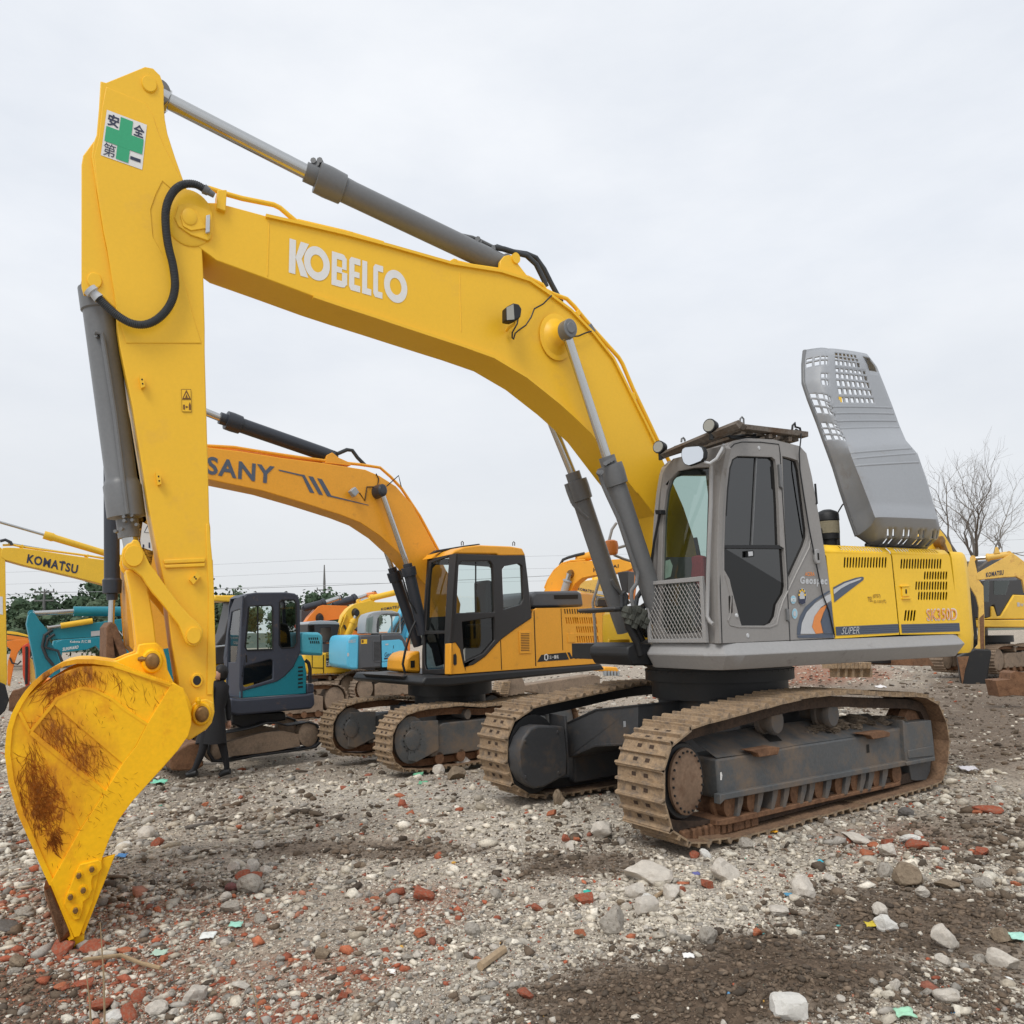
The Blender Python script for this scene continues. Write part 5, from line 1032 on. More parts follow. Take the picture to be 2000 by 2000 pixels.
mb = MB(); mb.sweep([FH.P(x, y, CB+.0) for x, y in z7('1340,165 1345,120 1362,100 1365,130 1400,140 1410,180 1385,200 1350,190 1370,150 1395,165')], .01, BLACK, 6); mb.build('tied_cable', RK); mb = MB(); mb.sweep([FH.P(x, y, CB-.03) for x, y in z7('1410,180 1405,240 1395,330')], .006, BLACK, 6); mb.build('tied_cable', RK); mb = MB(); mb.sweep([FH.P(x, y, CB+.1) for x, y in z7('835,195 900,205 1000,190 1090,190 1095,205 960,220 870,210')], .012, BLACK, 6); mb.build('tied_cable', RK)
mb = MB(); mb.sweep([FH.P(x, y, CB+.0) for x, y in z7('1515,560 1520,620 1528,710 1520,712')], .01, BLACK, 6); mb.build('rear_catch', CAB)

# ---- open engine hood: a deep pressed lid standing on its near edge
HN0, HN1 = -1.08, -.6
LIDM = mat('hood_lid_grey', (150, 153, 157), .4, fine=.03, dirt=.06, dcol=(128, 116, 100), dscale=1.5, spec=.4)
def lid_grid():
    """Pressed lid: across = rim, left wall, face, right wall; along = hinge wall, face, top wall. Narrow and wide cells alternate, so grille cells can be left open."""
    L_ = z8('672,1570 625,1440 555,1230 500,1050 430,860 380,720 310,540 270,420 268,280 278,178')
    Cn = z8('812,1430 775,1330 705,1150 645,1000 600,880 530,750 478,590 448,400 446,250 455,168')
    Rn = z8('1272,1450 1245,1360 1185,1150 1120,960 1030,855 982,745 930,600 868,440 812,300 745,212')
    tv = np.linspace(0, 1, len(L_)); NP = 27
    tt = [0.]
    for k in range(NP): tt += [(k+.3)/NP, (k+1.)/NP]
    tt = np.array(tt)
    def itp(pp): pp = np.array(pp); return np.stack([np.interp(tt, tv, pp[:, i]) for i in range(2)], 1)
    Lr, Cr, Rr = itp(L_), itp(Cn), itp(Rn); rows = []
    uw = np.array([0]+[q for k in range(4) for q in ((k+.3)/4, (k+1)/4)]); uf = np.array([q for k in range(12) for q in ((k+.3)/12, (k+1)/12)])
    for k, t in enumerate(tt):
        nb_ = HN0+.1+(HN1-HN0)*t; dep = .36-.15*float(sstep(.38, .56, t))
        ends = max(0, 1-t/.05)*.0+max(0, (t-.95)/.05)*.06
        nf = nb_-dep+ends; l3 = FH.P(*Lr[k], nb_); c3 = FH.P(*Cr[k], nf+.03); r3 = FH.P(*Rr[k], nf+.03); e3 = r3+FH.v*(dep-.03)+FH.r*.02
        row = [l3+(c3-l3)*q-FH.v*.05*math.sin(q*math.pi) for q in uw]+[c3+(r3-c3)*q-FH.v*.03*math.sin(q*math.pi)**.35 for q in uf]+[r3+(e3-r3)*q+FH.r*.05*math.sin(q*math.pi) for q in (.25, .5, .75, 1)]
        rows.append(row)
    # hinge wall below the face, with its own openings
    h0, h1 = FH.P(*z8('742,1640')[0], HN0+.16), FH.P(*z8('1195,1655')[0], HN0+.16); low = []
    n = len(rows[0]); f0 = rows[0]
    for q in (1., .9, .62, .55, .3, .2):
        row = []
        for j, p in enumerate(f0):
            u = min(1, max(0, (j-5)/(n-12))); tgt = h0+(h1-h0)*u
            row.append(tgt+(p-tgt)*(1-q)-FH.v*.06*math.sin(q*math.pi)-np.array([0, 0, .03*math.sin(q*math.pi)]))
        low.append(row)
    return np.array(low+rows), len(low), n
G, NLOW, nu_ = lid_grid(); nv_ = len(G); V = [tuple(p) for p in G.reshape(-1, 3)]; Fc = []
def is_open(i, j):
    if i < NLOW: return i in (1, 3) and 10 <= j <= 30 and j % 2 == 0 and j not in (14, 20, 26)
    p, o = divmod(i-NLOW, 2)
    if not (o == 1): return False
    top = 26-p
    if j < 8: return j % 2 == 1 and ((2 <= top <= 3) or (top in (5, 6) and j > 3) or 8 <= top <= 14 and top != 11)
    c = j-8
    if c % 2 == 1 and c < 24:
        cc = c//2
        if 1 <= top <= 8 and top not in () and 1 <= cc <= (6 if top < 4 else 7): return True
    return False
for i in range(nv_-1):
    for j in range(nu_-1):
        if is_open(i, j): continue
        p = (i-NLOW)//2; top = 26-p
        if i >= NLOW and 26 <= j-0 <= 30 and 1 <= top <= 3: continue
        Fc.append((i*nu_+j, i*nu_+j+1, (i+1)*nu_+j+1, (i+1)*nu_+j))
mb = MB(); mb.add(V, Fc, LIDM)
row = list(G[-1]); e0 = [p+FH.v*.2 if 8 <= j < nu_-4 else p for j, p in enumerate(row)]; k = len(row); mb.add(row+e0, [(i, i+1, i+1+k, i+k) for i in range(k-1)], LIDM)
LID = mb.build('engine_hood_lid', EX, smooth=40, label='grey pressed engine hood lid standing open with grille holes')
s_ = LID.modifiers.new('thick', 'SOLIDIFY'); s_.thickness = .014; s_.offset = 1
def lid_rib(t_, j0, j1, w, h):
    i = NLOW+t_*54; a0, f = int(i), i-int(i); mbb = MB(); pts = [G[a0][j]*(1-f)+G[a0+1][j]*f-FH.v*h*.35 for j in range(j0, j1)]; mbb.sweep(pts, [w*.2]+[w]*(len(pts)-2)+[w*.2], LIDM, 8); mbb.build('pressed_rib', LID, smooth=70)
for t_ in (.30, .345, .385, .545, .585, .625, .66): lid_rib(t_, 5, 33, .016, .012)
for t_ in (.705, .79, .85): lid_rib(t_, 10, 33, .011, .01)
for t_ in (.13, .21): lid_rib(t_, 1, 6, .014, .014)
mb = MB(); mb.sweep(list(G[NLOW:, 0]), .024, GREY, 8); mb.build('lid_rim', LID, smooth=60)
mb = MB(); mb.sweep([G[0][j] for j in range(4, nu_-4)], .022, GREY, 8); mb.build('lid_hinge', LID, smooth=60)
for q in ('1240,1385 1252,1378 1262,1395 1250,1402',): mb = MB(); mb.prism(FH, z8(q), -.64, -.58, GREY); mb.build('lid_catch', LID)
i_ = NLOW+int(.72*54); c_ = G[i_][10]-FH.v*.022; mb = MB(); mb.flat([c_, c_+FH.r*.045, c_+FH.r*.05-np.array([0, 0, .1]), c_+FH.r*.005-np.array([0, 0, .1])], YELH); mb.build('lid_label', LID, smooth=0)

# ---- right-hand deck seen under the boom: tool box, step, rail
mb = MB(); mb.prism_sz(FH, FH.sz(y4('830,1260 805,1300 798,1500 808,1690 1200,1690 1200,1400 960,1250'), 1.12), 1.12, .5, YELH); mb.build('tool_box', EX, bevel=.03)
mb = MB(); mb.prism(FH, y4('900,1600 1160,1600 1160,1650 900,1650'), .49, .52, YEL); mb.build('box_rib', EX, bevel=.006)
mb = MB(); mb.prism(FH, y4('705,1700 1120,1700 1125,1750 705,1750'), 1.15, .6, FRAME); mb.prism(FH, y4('740,1760 860,1790 920,1800 910,1830 740,1790'), 1.12, 1., GREY); mb.prism(FH, y4('800,1755 1130,1740 1130,1850 960,1860'), 1.08, .4, FRAME); mb.build('step', EX, bevel=.01)
mb = MB()
for t in ('735,1700 715,1350 695,1150 700,1110 735,1000 800,770 880,430 935,220 990,140', '740,1180 740,1120 760,1085 830,1085 890,1090', '960,465 1100,425 1160,410', '960,540 1080,590 1180,620'): mb.sweep(pts_on(FH, 1.13, y4, t), .016, SKIRT, 8)
mb.build('handrail', EX, smooth=60)
mb = MB(); c = FH.P(*y4('925,470')[0], .8); mb.lathe(c-[0, 0, .06], c+[0, 0, .1], [(0, .05), (.1, .07), (.6, .08), (.9, .07), (1, .04)], ORANGE, 14); mb.build('beacon', EX)
# ================================================================== the other machines
ORY = mat('amber_paint', (238, 166, 42), .42, fine=.04, dirt=.04, dcol=(190, 130, 60)); KOM = mat('pale_yellow_paint', (238, 190, 52), .45, fine=.05, dirt=.06, dcol=(200, 160, 80)); KOM2 = mat('faded_yellow_paint', (226, 184, 92), .55, fine=.08, dirt=.2, dcol=(180, 130, 80))
TEAL = mat('teal_paint', (24, 130, 148), .42, fine=.05); TEALB = mat('bright_cyan_paint', (84, 184, 208), .42, fine=.05); LBLU = mat('light_blue_paint', (92, 186, 220), .42, fine=.04); NVY = mat('navy_grey_paint', (60, 66, 80), .45, fine=.06, dirt=.05)
ORG_ = mat('orange_paint', (230, 132, 44), .45, fine=.05); REDP = mat('red_orange_paint', (216, 76, 48), .45, fine=.05); LGR = mat('light_grey_paint', (158, 164, 168), .45, fine=.05); DGR = mat('dark_grey_paint', (78, 80, 84), .45, fine=.06); DUST = mat('dusty_steel', (140, 122, 104), .85, fine=.15, dirt=.3, dcol=(104, 92, 80), bump=.2); DARKP = mat('black_cab_paint', (44, 42, 42), .4, fine=.06)
BCYL = mat('blue_black_cylinder', (46, 50, 58), .4, fine=.06)
def part(fr, root, name, px, n0, n1, m, bevel=.008, holes=(), ax='n', label=None):
    mbb = MB(); mbb.prism(fr, px, n0, n1, m, holes, ax); return mbb.build(name, root, bevel=bevel, smooth=35, label=label)
def tube(fr, root, name, px, n, r, m, seg=8):
    mbb = MB(); mbb.sweep([fr.P(x, y, n) for x, y in px], r, m, seg); return mbb.build(name, root, smooth=60)
def lines(root, name, segs, r, m):
    mbb = MB()
    for p in segs: mbb.sweep(p, r, m, 5)
    return mbb.build(name, root, smooth=60)
def gloop(L, H, s0, zb):   # an endless-track outline seen from the side
    return [(s0+.14*L*.5, zb), (s0+L*.5, zb), (s0+L-.16*L*.5, zb), (s0+L*.985, zb+H*.22), (s0+L, zb+H*.5), (s0+L*.97, zb+H*.8), (s0+L*.9, zb+H*.97), (s0+L*.7, zb+H*1.0), (s0+L*.5, zb+H*.9), (s0+L*.32, zb+H), (s0+L*.1, zb+H*.97), (s0+L*.03, zb+H*.8), (s0, zb+H*.5), (s0+L*.015, zb+H*.22)]
def crawler(fr, root, s0, L, H, W, sw, zb, m, fm, joined=True, pitch=.19):
    """Both tracks with frames and rollers under a machine."""
    for sg in (-1, 1):
        nc = sg*(W-sw/2); ch = track(root, fr, gloop(L, H, s0, zb), nc, sw, pitch, m, RUST, sw*.4, joined=joined, hh=.028)
        e = -sg if sg > 0 else sg
        mbb = MB(); n0, n1 = nc-sw*.38, nc+sw*.38
        mbb.prism_sz(fr, [(s0+L*.2, zb+H*.2), (s0+L*.8, zb+H*.2), (s0+L*.8, zb+H*.62), (s0+L*.72, zb+H*.7), (s0+L*.26, zb+H*.7), (s0+L*.2, zb+H*.6)], n0, n1, fm); mbb.build('track_frame', root, bevel=.015)
        for k, q in enumerate((.11, .89)):
            mbb = MB(); mbb.wheel(fr, s0+L*q, zb+H*.5, [(n0-.02, H*.22), (n0, H*.36), (n1, H*.36), (n1+.02, H*.22)], fm, 24); 
            o_ = mbb.build('sprocket' if k == 0 else 'idler_wheel', root)
            if k == 0 and not joined:
                mbb = MB(); ca, cz_ = s0+L*q, zb+H*.5; fz = n0-.02 if sg < 0 else n0-.02
                mbb.wheel(fr, ca, cz_, [(fz-.03, H*.1), (fz-.025, H*.15), (fz, H*.16)], fm, 20); mbb.build('hub_cap', o_)
                mbb = MB()
                for e_ in range(14): mbb.wheel(fr, ca+.8*H*.19*math.cos(e_*math.pi/7), cz_+H*.19*math.sin(e_*math.pi/7), [(fz-.015, .011), (fz+.01, .011)], BLACKP, 6)
                mbb.build('hub_bolts', o_, smooth=0, kind='stuff')
                mbb = MB(); mbb.prism_sz(fr, [(ca-.02, cz_+H*.28), (ca+L*.12, cz_+H*.26), (ca+L*.12, cz_-H*.2), (ca+.06, cz_-H*.34), (ca-.06, cz_-H*.3)], fz-.015, fz+.01, fm); mbb.build('guard_plate', o_, bevel=.006)
        for k in range(6):
            mbb = MB(); mbb.wheel(fr, s0+L*(.24+.104*k), zb+H*.16, [(n0, H*.1), (n1, H*.1)], RUST, 12); mbb.build('track_roller', root)
        for q in (.38, .62):
            mbb = MB(); mbb.wheel(fr, s0+L*q, zb+H*.8, [(n0, H*.08), (n1, H*.08)], fm, 12); mbb.build('carrier_roller', root)
    c = fr.W(s0+L*.5, 0, 0); mbb = MB(); mbb.box(fr, s0+L*.3, s0+L*.7, -W+sw, W-sw, zb+H*.35, zb+H*.85, FRAME); mbb.lathe(c+[0, 0, zb+H*.8], c+[0, 0, zb+H*1.28], [(0, L*.16), (.5, L*.16), (.52, L*.19), (1, L*.19)], BLACKP, 32); mbb.build('slew_ring', root, smooth=30)
    TRACKZONES.append((fr, s0, s0+L, -W, -W+sw)); TRACKZONES.append((fr, s0, s0+L, W-sw, W))

# ---- amber machine behind the first
FS = Fr((-.78, 12.17), 52.); S1 = thing('crawler_excavator', (-.78, 12.17, -.2), 'amber excavator with black cab frame standing second in the row, boom behind the white-lettered one', 'excavator')
crawler(FS, S1, FS.U(742, 1450, -.9)[0]-.0, 3.4, .86, 1.12, .45, -.2, SHOE, TFRAME, joined=False)
SN = -1.05
part(FS, S1, 'deck_skirt', y6('640,885 770,882 1585,818 1608,850 1040,908 770,940 640,940 615,925'), SN-.03, 1.0, BLACKP, .03)
amb = y6('770,875 770,712 800,702 825,740 838,800 848,838 900,822 960,780 1040,692 1120,632 1210,572 1222,530 1240,518 1590,512 1590,815')
vs_ = []
for x0, x1, n_, ya, yb in ((1395, 1555, 14, 568, 602), (1452, 1560, 10, 617, 650), (1455, 1565, 10, 668, 704)):
    for k in range(n_): x = x0+(x1-x0)*k/(n_-1); vs_.append(y6(f'{x-3},{ya} {x+3},{ya} {x+9},{yb} {x+3},{yb}'))
SB = part(FS, S1, 'body_panel', amb, SN, SN+.04, ORY, .01, vs_); mb = MB(); mb.prism(FS, y6('1240,520 1580,516 1575,800 1240,820'), SN+.1, 1.0, VENT); mb.build('engine_bay', S1)
mb = MB(); A = FS.sz(y6('1222,524 1590,512'), SN); mb.prism_sz(FS, [A[0], A[1], (A[1][0], A[1][1]-.03), (A[0][0], A[0][1]-.03)], SN+.02, 1.0, ORY); mb.build('hood_top', S1)
part(FS, S1, 'counterweight', y6('1560,540 1590,512 1640,530 1660,600 1650,800 1585,815'), SN+.06, 1.0, ORY, .05)
part(FS, S1, 'engine_cover', y6('1206,516 1212,450 1235,428 1460,424 1482,436 1492,510'), -.7, .3, DGR, .04)
decal(FS, y6('1330,448 1460,445 1460,468 1332,470'), -.705, VENT, S1, 'cover_grille')
for k in range(13): x = 1385+k*13.5; decal(FS, y6(f'{x},522 {x+5},522 {x+9},548 {x+4},548'), SN-.004, VENT, SB, 'slot')
decal(FS, y6('1262,770 1395,757 1412,795 1240,808'), SN-.004, BLACKP, SB, 'stripe'); decal(FS, y6('1475,752 1582,748 1584,780 1492,788'), SN-.004, BLACKP, SB, 'stripe')
for x in (1402, 1428, 1454): decal(FS, y6(f'{x},757 {x+13},756 {x+30},790 {x+16},792'), SN-.004, BLACKP, SB, 'stripe')
lettering('三一重机', FS, y6('1305,774 1355,770 1356,790 1306,794'), SN-.008, WHITE, SB, .02); lettering('SY215C', FS, y6('1508,756 1572,753 1574,782 1510,785'), SN-.008, WHITE, SB, .03)
badge_c = y6('1278,770 1290,764 1300,772 1300,792 1290,802 1278,796'); decal(FS, badge_c, SN-.0075, WHITE, SB, 'round_badge'); decal(FS, y6('1283,774 1294,770 1294,794 1284,794'), SN-.0095, BLACKP, SB, 'round_badge')
part(FS, S1, 'vent_panel', y6('1143,642 1205,640 1207,762 1145,765'), SN-.01, SN, ORY, .006)
for k in range(11): y = 655+k*9; decal(FS, y6(f'1152,{y} 1198,{y-1} 1198,{y+3} 1152,{y+4}'), SN-.012, BROWNP, S1, 'louvre')
part(FS, S1, 'latch', y6('1403,655 1440,652 1442,702 1405,705'), SN-.008, SN, ORY, .004)
for q in ('788,770 800,762 806,775 806,820 795,828 788,818', '1180,535 1192,530 1202,545 1200,560 1188,560 1180,550'): decal(FS, y6(q), SN-.006, BLACKP, S1, 'handle')
tube(FS, S1, 'door_gap', y6('1042,690 1048,850'), SN-.001, .006, VENT, 5); tube(FS, S1, 'panel_gap', y6('1222,530 1232,830'), SN-.001, .008, VENT, 5); tube(FS, S1, 'panel_gap', y6('1368,520 1378,745'), SN-.001, .005, VENT, 5)
cb_ = y6('768,712 800,225 1020,232 1175,232 1190,350 1207,520 1210,572 1120,632 1040,692 960,780 900,822 848,838 838,800 825,740 800,702')
h1 = y6('806,545 812,400 818,290 830,266 985,264 1000,285 1010,540'); h2 = y6('835,592 1008,568 1012,690 950,762 852,808 845,760'); h3 = y6('1052,310 1065,292 1140,278 1158,290 1166,470 1150,500 1060,526')
CS = part(FS, S1, 'cab', cb_, SN-.01, SN+.05, DARKP, .012, (h1, h2, h3))
for h in (h1, h2, h3): decal(FS, h, SN+.03, CLEAR if h is not h2 else glass('smoked_glass', (.3, .34, .33)), CS, 'cab_glass')
part(FS, S1, 'cab_roof', y6('768,236 800,205 850,187 930,178 1100,185 1160,196 1178,234 1030,236 1020,226 800,224'), SN-.01, -.28, ORY, .03)
part(FS, S1, 'roof_visor', y6('668,228 700,205 850,180 930,170 935,176 850,188 700,220'), -.7, -.6, BLACKP, .01)
for x, y in ((836, 170), (1113, 172)): tube(FS, S1, 'lifting_eye', y6(f'{x-5},{y+10} {x-6},{y-6} {x},{y-12} {x+6},{y-6} {x+5},{y+10}'), -.8, .008, DGR, 5)
tube(FS, CS, 'window_bar', y6('908,268 908,540'), SN+.03, .012, BLACKP, 5); tube(FS, CS, 'door_rail', y6('800,552 1012,545'), SN+.02, .018, BLACKP, 5)
sf = FS.U(*y6('772,875')[0], SN)[0]; fo = y6('618,872 618,760 625,640 640,420 655,265 690,246 770,228 802,224 785,450 770,712 770,876'); g1 = y6('638,640 645,500 655,380 668,275 765,238 752,420 740,640'); g2 = y6('630,660 740,655 735,845 640,850 632,820')
FFR = part(FS, S1, 'cab_front', fo, sf, sf+.04, DARKP, .01, (g1, g2), 's'); decal(FS, g1, sf+.02, CLEAR, FFR, 'windscreen', 's'); decal(FS, g2, sf+.02, glass('dark_lower_glass', (.12, .18, .22)), FFR, 'lower_glass', 's')
part(FS, S1, 'front_corner', y6('742,710 772,708 772,876 740,876'), sf-.02, sf+.01, ORY, .01, (), 's')
nf_ = FS.Us(*y6('618,872')[0], sf)[0]; mb = MB(); A = FS.sz(cb_, SN); mb.prism_sz(FS, A, nf_-.04, nf_, DARKP, [FS.sz(y6('806,560 812,400 820,285 840,262 985,262 1140,274 1158,290 1170,470 1150,520 1060,545'), SN)]); mb.build('far_wall', S1)
mb = MB(); mb.box(FS, sf+.62, sf+.9, -.85, -.5, 1.4, 1.75, BLACK); mb.box(FS, sf+.8, sf+.92, -.85, -.5, 1.7, 2.4, BLACK); mb.box(FS, sf+.05, sf+1.1, SN+.06, nf_-.05, 1.02, 1.1, BLACK); mb.build('seat', S1, bevel=.05)
part(FS, S1, 'side_box', y6('530,860 535,790 560,762 612,745 616,872'), -.1, .5, ORY, .04); part(FS, S1, 'box_vent', y6('558,802 580,800 580,838 558,840'), -.105, -.1, VENT, 0); part(FS, S1, 'front_step', y6('508,885 625,872 640,900 620,925 545,918'), -.6, .6, BLACKP, .01)
mb = MB(); mb.sweep([FS.P(x, y, -.3) for x, y in y6('620,520 560,640 530,740 515,820 528,870')], .02, BLACK, 6); mb.build('front_hose', S1)
bt = y7('-150,338 100,362 340,390 650,440 980,482 1290,530 1400,578 1520,655 1640,790 1740,970 1830,1140 1900,1290')+PX('880,1125 900,1180 895,1225 870,1230 850,1190')
bb = y7('1765,1420 1720,1380 1540,1160 1400,1030 1250,930 1100,872 800,775 510,690 105,605 -100,540 -190,470 -200,400')
SBM = part(FS, S1, 'boom', bt+bb, -.17, .2, ORY, .01)
lettering('SANY', FS, [(405.2, 890.5), (536.6, 911), (534.6, 946.5), (403.5, 925.5)], -.176, SLATE, SBM, .028)
for q in ('632,528 800,566 830,570 905,708 870,702 812,580 640,540', '858,578 895,584 970,722 938,718', '925,594 962,602 1032,725 1310,795 1318,802 1000,730'): decal(FS, y7(q), -.176, SLATE, SBM, 'chevron_stripe')
tube(FS, SBM, 'boom_pipe', y7('90,350 300,362 500,395 780,436 1000,465 1250,492 1400,515 1480,585 1560,670 1700,880 1840,1140'), -.1, .022, ORY); tube(FS, SBM, 'boom_pipe', y7('90,362 300,385 480,415 760,450 980,478'), .05, .02, ORG_)
part(FS, SBM, 'cylinder_bracket', y7('985,480 1000,420 1040,400 1090,440 1180,480 1180,500'), -.12, .12, ORY, .006)
SC1, *_ = hyd(FS, 0., y7('20,70')[0], y7('190,140')[0], y7('1040,435')[0], .05, .1, 'arm_cylinder', BCYL, .08, parent=S1)
tube(FS, SC1, 'hose', y7('900,358 1000,385 1080,410 1150,380 1190,385 1230,440 1290,500'), -.05, .028, HOSE)
SC2, *_ = hyd(FS, -.3, y7('1408,690')[0], y7('1605,1240')[0], y6('625,660')[0], .04, .085, 'boom_cylinder', BCYL, 0, parent=S1); a, z = FS.U(*y7('1405,690')[0], -.3); mb = MB(); mb.wheel(FS, a, z, [(-.38, .06), (-.36, .09), (-.24, .1), (-.17, .1)], BCYL, 24); mb.build('rod_eye', SC2)
hyd(FS, .3, y7('1400,1020')[0], y7('1490,1270')[0], y6('600,720')[0], .04, .085, 'boom_cylinder', BCYL, 0, parent=S1); tube(FS, S1, 'cylinder_hose', y7('1550,1290 1580,1380 1620,1520 1680,1622')+y6('590,520 615,620'), -.35, .012, BLACK)
part(FS, SBM, 'work_lamp', y7('1178,690 1215,658 1245,700 1212,735'), -.3, -.2, LGR, .01); tube(FS, SBM, 'lamp_cable', y7('1245,705 1285,765 1300,660 1380,660 1390,600 1370,560'), -.18, .008, BLACK); tube(FS, SBM, 'grease_hose', y7('1450,655 1540,575 1560,660'), -.2, .008, BLACK)
part(FS, S1, 'arm', z2('585,715 550,800 595,1120 660,1470 700,1680 790,1932')+PX('330,1180 340,1262 268,1275 255,1262 250,1200 245,1100 262,1050 300,1000 330,900 330,800 290,770'), -.16, .16, ORY, .01, label='amber stick seen left of the big yellow one')
SBC, *_ = hyd(FS, 0., PX('217,1222')[0], PX('219,1172')[0], PX('217,790')[0], .035, .095, 'bucket_cylinder', BCYL, .0, parent=S1, prof=[(0, .06), (.03, .06), (.035, .1), (.1, .105), (.11, .085), (1, .085)])
part(FS, S1, 'bucket_link', PX('208,1225 217,1214 228,1222 248,1272 246,1288 236,1285 222,1250 226,1292 207,1290'), -.2, .2, RUST, .01)
decal(FS, z2('690,1622 725,1640 755,1680 765,1840 680,1810 672,1760'), -.165, WHITE, S1, 'warning_label'); decal(FS, z2('700,1700 728,1642 750,1705'), -.168, NAVY, S1, 'warning_mark'); decal(FS, z2('707,1697 729,1655 744,1702'), -.17, WHITE, S1, 'warning_mark'); decal(FS, z2('690,1790 702,1790 702,1815 690,1812'), -.168, NAVY, S1, 'warning_mark'); decal(FS, z2('735,1775 746,1775 748,1820 735,1815'), -.168, NAVY, S1, 'warning_mark')

# ---- teal mini excavator with navy cab
FM = frame_at(520, 12.4, 54.); m0 = FM.o; S2 = thing('mini_excavator', (m0[0], m0[1], -.34), 'teal mini excavator with navy cab behind the bucket stick, person walking beside it', 'excavator')
MN = -.6
part(FM, S2, 'deck_skirt', y5('300,1345 385,1356 935,1312 1005,1298 1012,1400 985,1436 360,1492 292,1472'), MN-.03, .6, NVY, .03)
part(FM, S2, 'body_panel', y5('384,1346 384,1290 690,1206 760,1160 830,1082 862,985 900,985 926,1040 940,1135 936,1308'), MN, MN+.05, TEAL, .01)
for k in range(6): decal(FM, y5(f'868,{1082+k*33} 908,{1078+k*33} 908,{1092+k*33} 868,{1096+k*33}'), MN-.004, VENT, S2, 'louvre')
part(FM, S2, 'engine_cover', y5('890,800 920,792 1040,795 1068,808 1080,835 1082,992 905,975 890,960'), MN+.02, .55, TEALB, .04, label='bright cyan engine cover')
for r_ in (0, 1):
    for k in range(5): x = 955+k*17+r_*12; decal(FM, y5(f'{x},{838+r_*30} {x+9},{836+r_*30} {x+13},{855+r_*32} {x+4},{857+r_*32}'), MN+.016, VENT, S2, 'slot')
part(FM, S2, 'rear_bumper', y5('940,1226 1000,1224 1006,1300 940,1312'), MN, .6, NVY, .02); tube(FM, S2, 'rear_bar', y5('930,1030 955,1050 968,1100 968,1220'), MN, .03, BLACK)
mc_ = y5('395,565 408,505 440,472 520,462 760,460 840,470 872,492 886,545 890,960 830,1088 760,1162 690,1208 385,1292 376,1250 382,900')
k1 = y5('455,590 465,575 640,568 652,585 656,940 440,946 426,915'); k2 = y5('714,540 730,524 830,524 850,545 858,880 835,920 730,926 712,900'); k3 = y5('414,1100 430,1076 640,1020 658,1030 656,1186 430,1256 408,1240')
MC_ = part(FM, S2, 'cab', mc_, MN-.01, MN+.04, NVY, .02, (k1, k2, k3))
for h in (k1, k2, k3): decal(FM, h, MN+.02, CLEAR if h is k1 else glass('grey_glass', (.35, .38, .36)), MC_, 'cab_glass')
tube(FM, MC_, 'window_bar', y5('530,572 530,942'), MN+.02, .012, BLACK, 5); tube(FM, MC_, 'window_seal', k1+k1[:1], MN-.01, .012, BLACK, 5); tube(FM, MC_, 'window_seal', k2+k2[:1], MN-.01, .012, BLACK, 5); decal(FM, y5('428,985 440,985 442,1045 430,1048'), MN-.014, VENT, MC_, 'door_handle')
ms = FM.U(*y5('385,1300')[0], MN)[0]; mo = y5('285,1335 262,1220 240,1010 268,780 298,600 330,520 400,485 398,560 384,900 388,1345'); mg = y5('262,1000 285,790 308,625 384,598 372,800 352,1000 345,1042 270,1046')
MF = part(FM, S2, 'cab_front', mo, ms, ms+.03, NVY, .01, (mg,), 's'); decal(FM, mg, ms+.015, CLEAR, MF, 'windscreen', 's')
part(FM, S2, 'cab_roof', y5('400,500 440,470 520,460 760,458 840,468 872,492 868,500 440,505'), MN, .1, NVY, .02); mb = MB(); A = FM.sz(mc_, MN); mb.prism_sz(FM, A, .06, .1, NVY, [FM.sz(y5('450,600 465,560 830,520 858,560 870,880 835,930 440,946 426,915'), MN)]); mb.build('far_wall', S2)
mb = MB(); A = FM.sz(y5('690,720 780,720 800,800 810,1000 700,1000'), -.3); mb.prism_sz(FM, A, -.34, -.16, BLACK); mb.build('seat', S2, bevel=.03)
for q in ('500,455 512,448 524,458', '760,455 772,448 784,458'): part(FM, S2, 'roof_bolt', y5(q), -.4, -.35, BLACK, 0)
part(FM, S2, 'slew_base', y5('310,1480 760,1462 770,1530 600,1560 400,1600 320,1560'), -.4, .4, BLACKP, .02)
rt = y5('200,1640 330,1622 470,1592 600,1548 700,1545 780,1572 880,1556 960,1540 1030,1562 1066,1640 1060,1722 1020,1762 900,1785 500,1840 300,1880 150,1885 104,1810 112,1735')
for n0, n1 in ((MN-.02, MN+.24), (.34, .6)):
    A = FM.sz(rt, MN); cen = np.array(A).mean(0); mb = MB(); B = [tuple(cen+(np.array(p)-cen)*np.array([.955, .88])) for p in A]; mb.prism_sz(FM, A, n0, n1, BLACK, [B]); mb.build('rubber_track', S2, bevel=.01)
    mb = MB(); A = FM.sz(y5('200,1740 560,1640 740,1620 880,1650 892,1752 700,1790 530,1815 200,1850'), MN); mb.prism_sz(FM, A, n0+.04, n1-.04, DUST); mb.build('track_frame', S2, bevel=.01)
    for q, R in (('962,1645', .2), ('170,1790', .15)):
        a, z = FM.U(*y5(q)[0], MN); mb = MB(); mb.wheel(FM, a, z, [(n0+.02, R*.7), (n0+.04, R), (n1-.04, R)], DUST, 24); mb.build('sprocket' if R > .16 else 'idler_wheel', S2)
TRACKZONES += [(FM, -1.4, 1.4, MN, MN+.25), (FM, -1.4, 1.4, .34, .6)]
part(FM, S2, 'dozer_blade', z4('1280,540 1300,470 1420,400 1500,380 1540,560 1480,600 1300,600'), MN-.1, .6, RUST, .02)
part(FM, S2, 'boom', y8('1100,1050 1200,1010 1380,985 1450,995 1500,1040 1530,1160 1545,1330 1560,1560 1620,1640 1500,1640 1440,1400 1400,1180 1340,1120 1200,1100 1100,1160 900,1215 460,1240 440,1180 470,1145 700,1110'), -.1, .1, TEAL, .008, label='teal boom reaching left past the bucket')
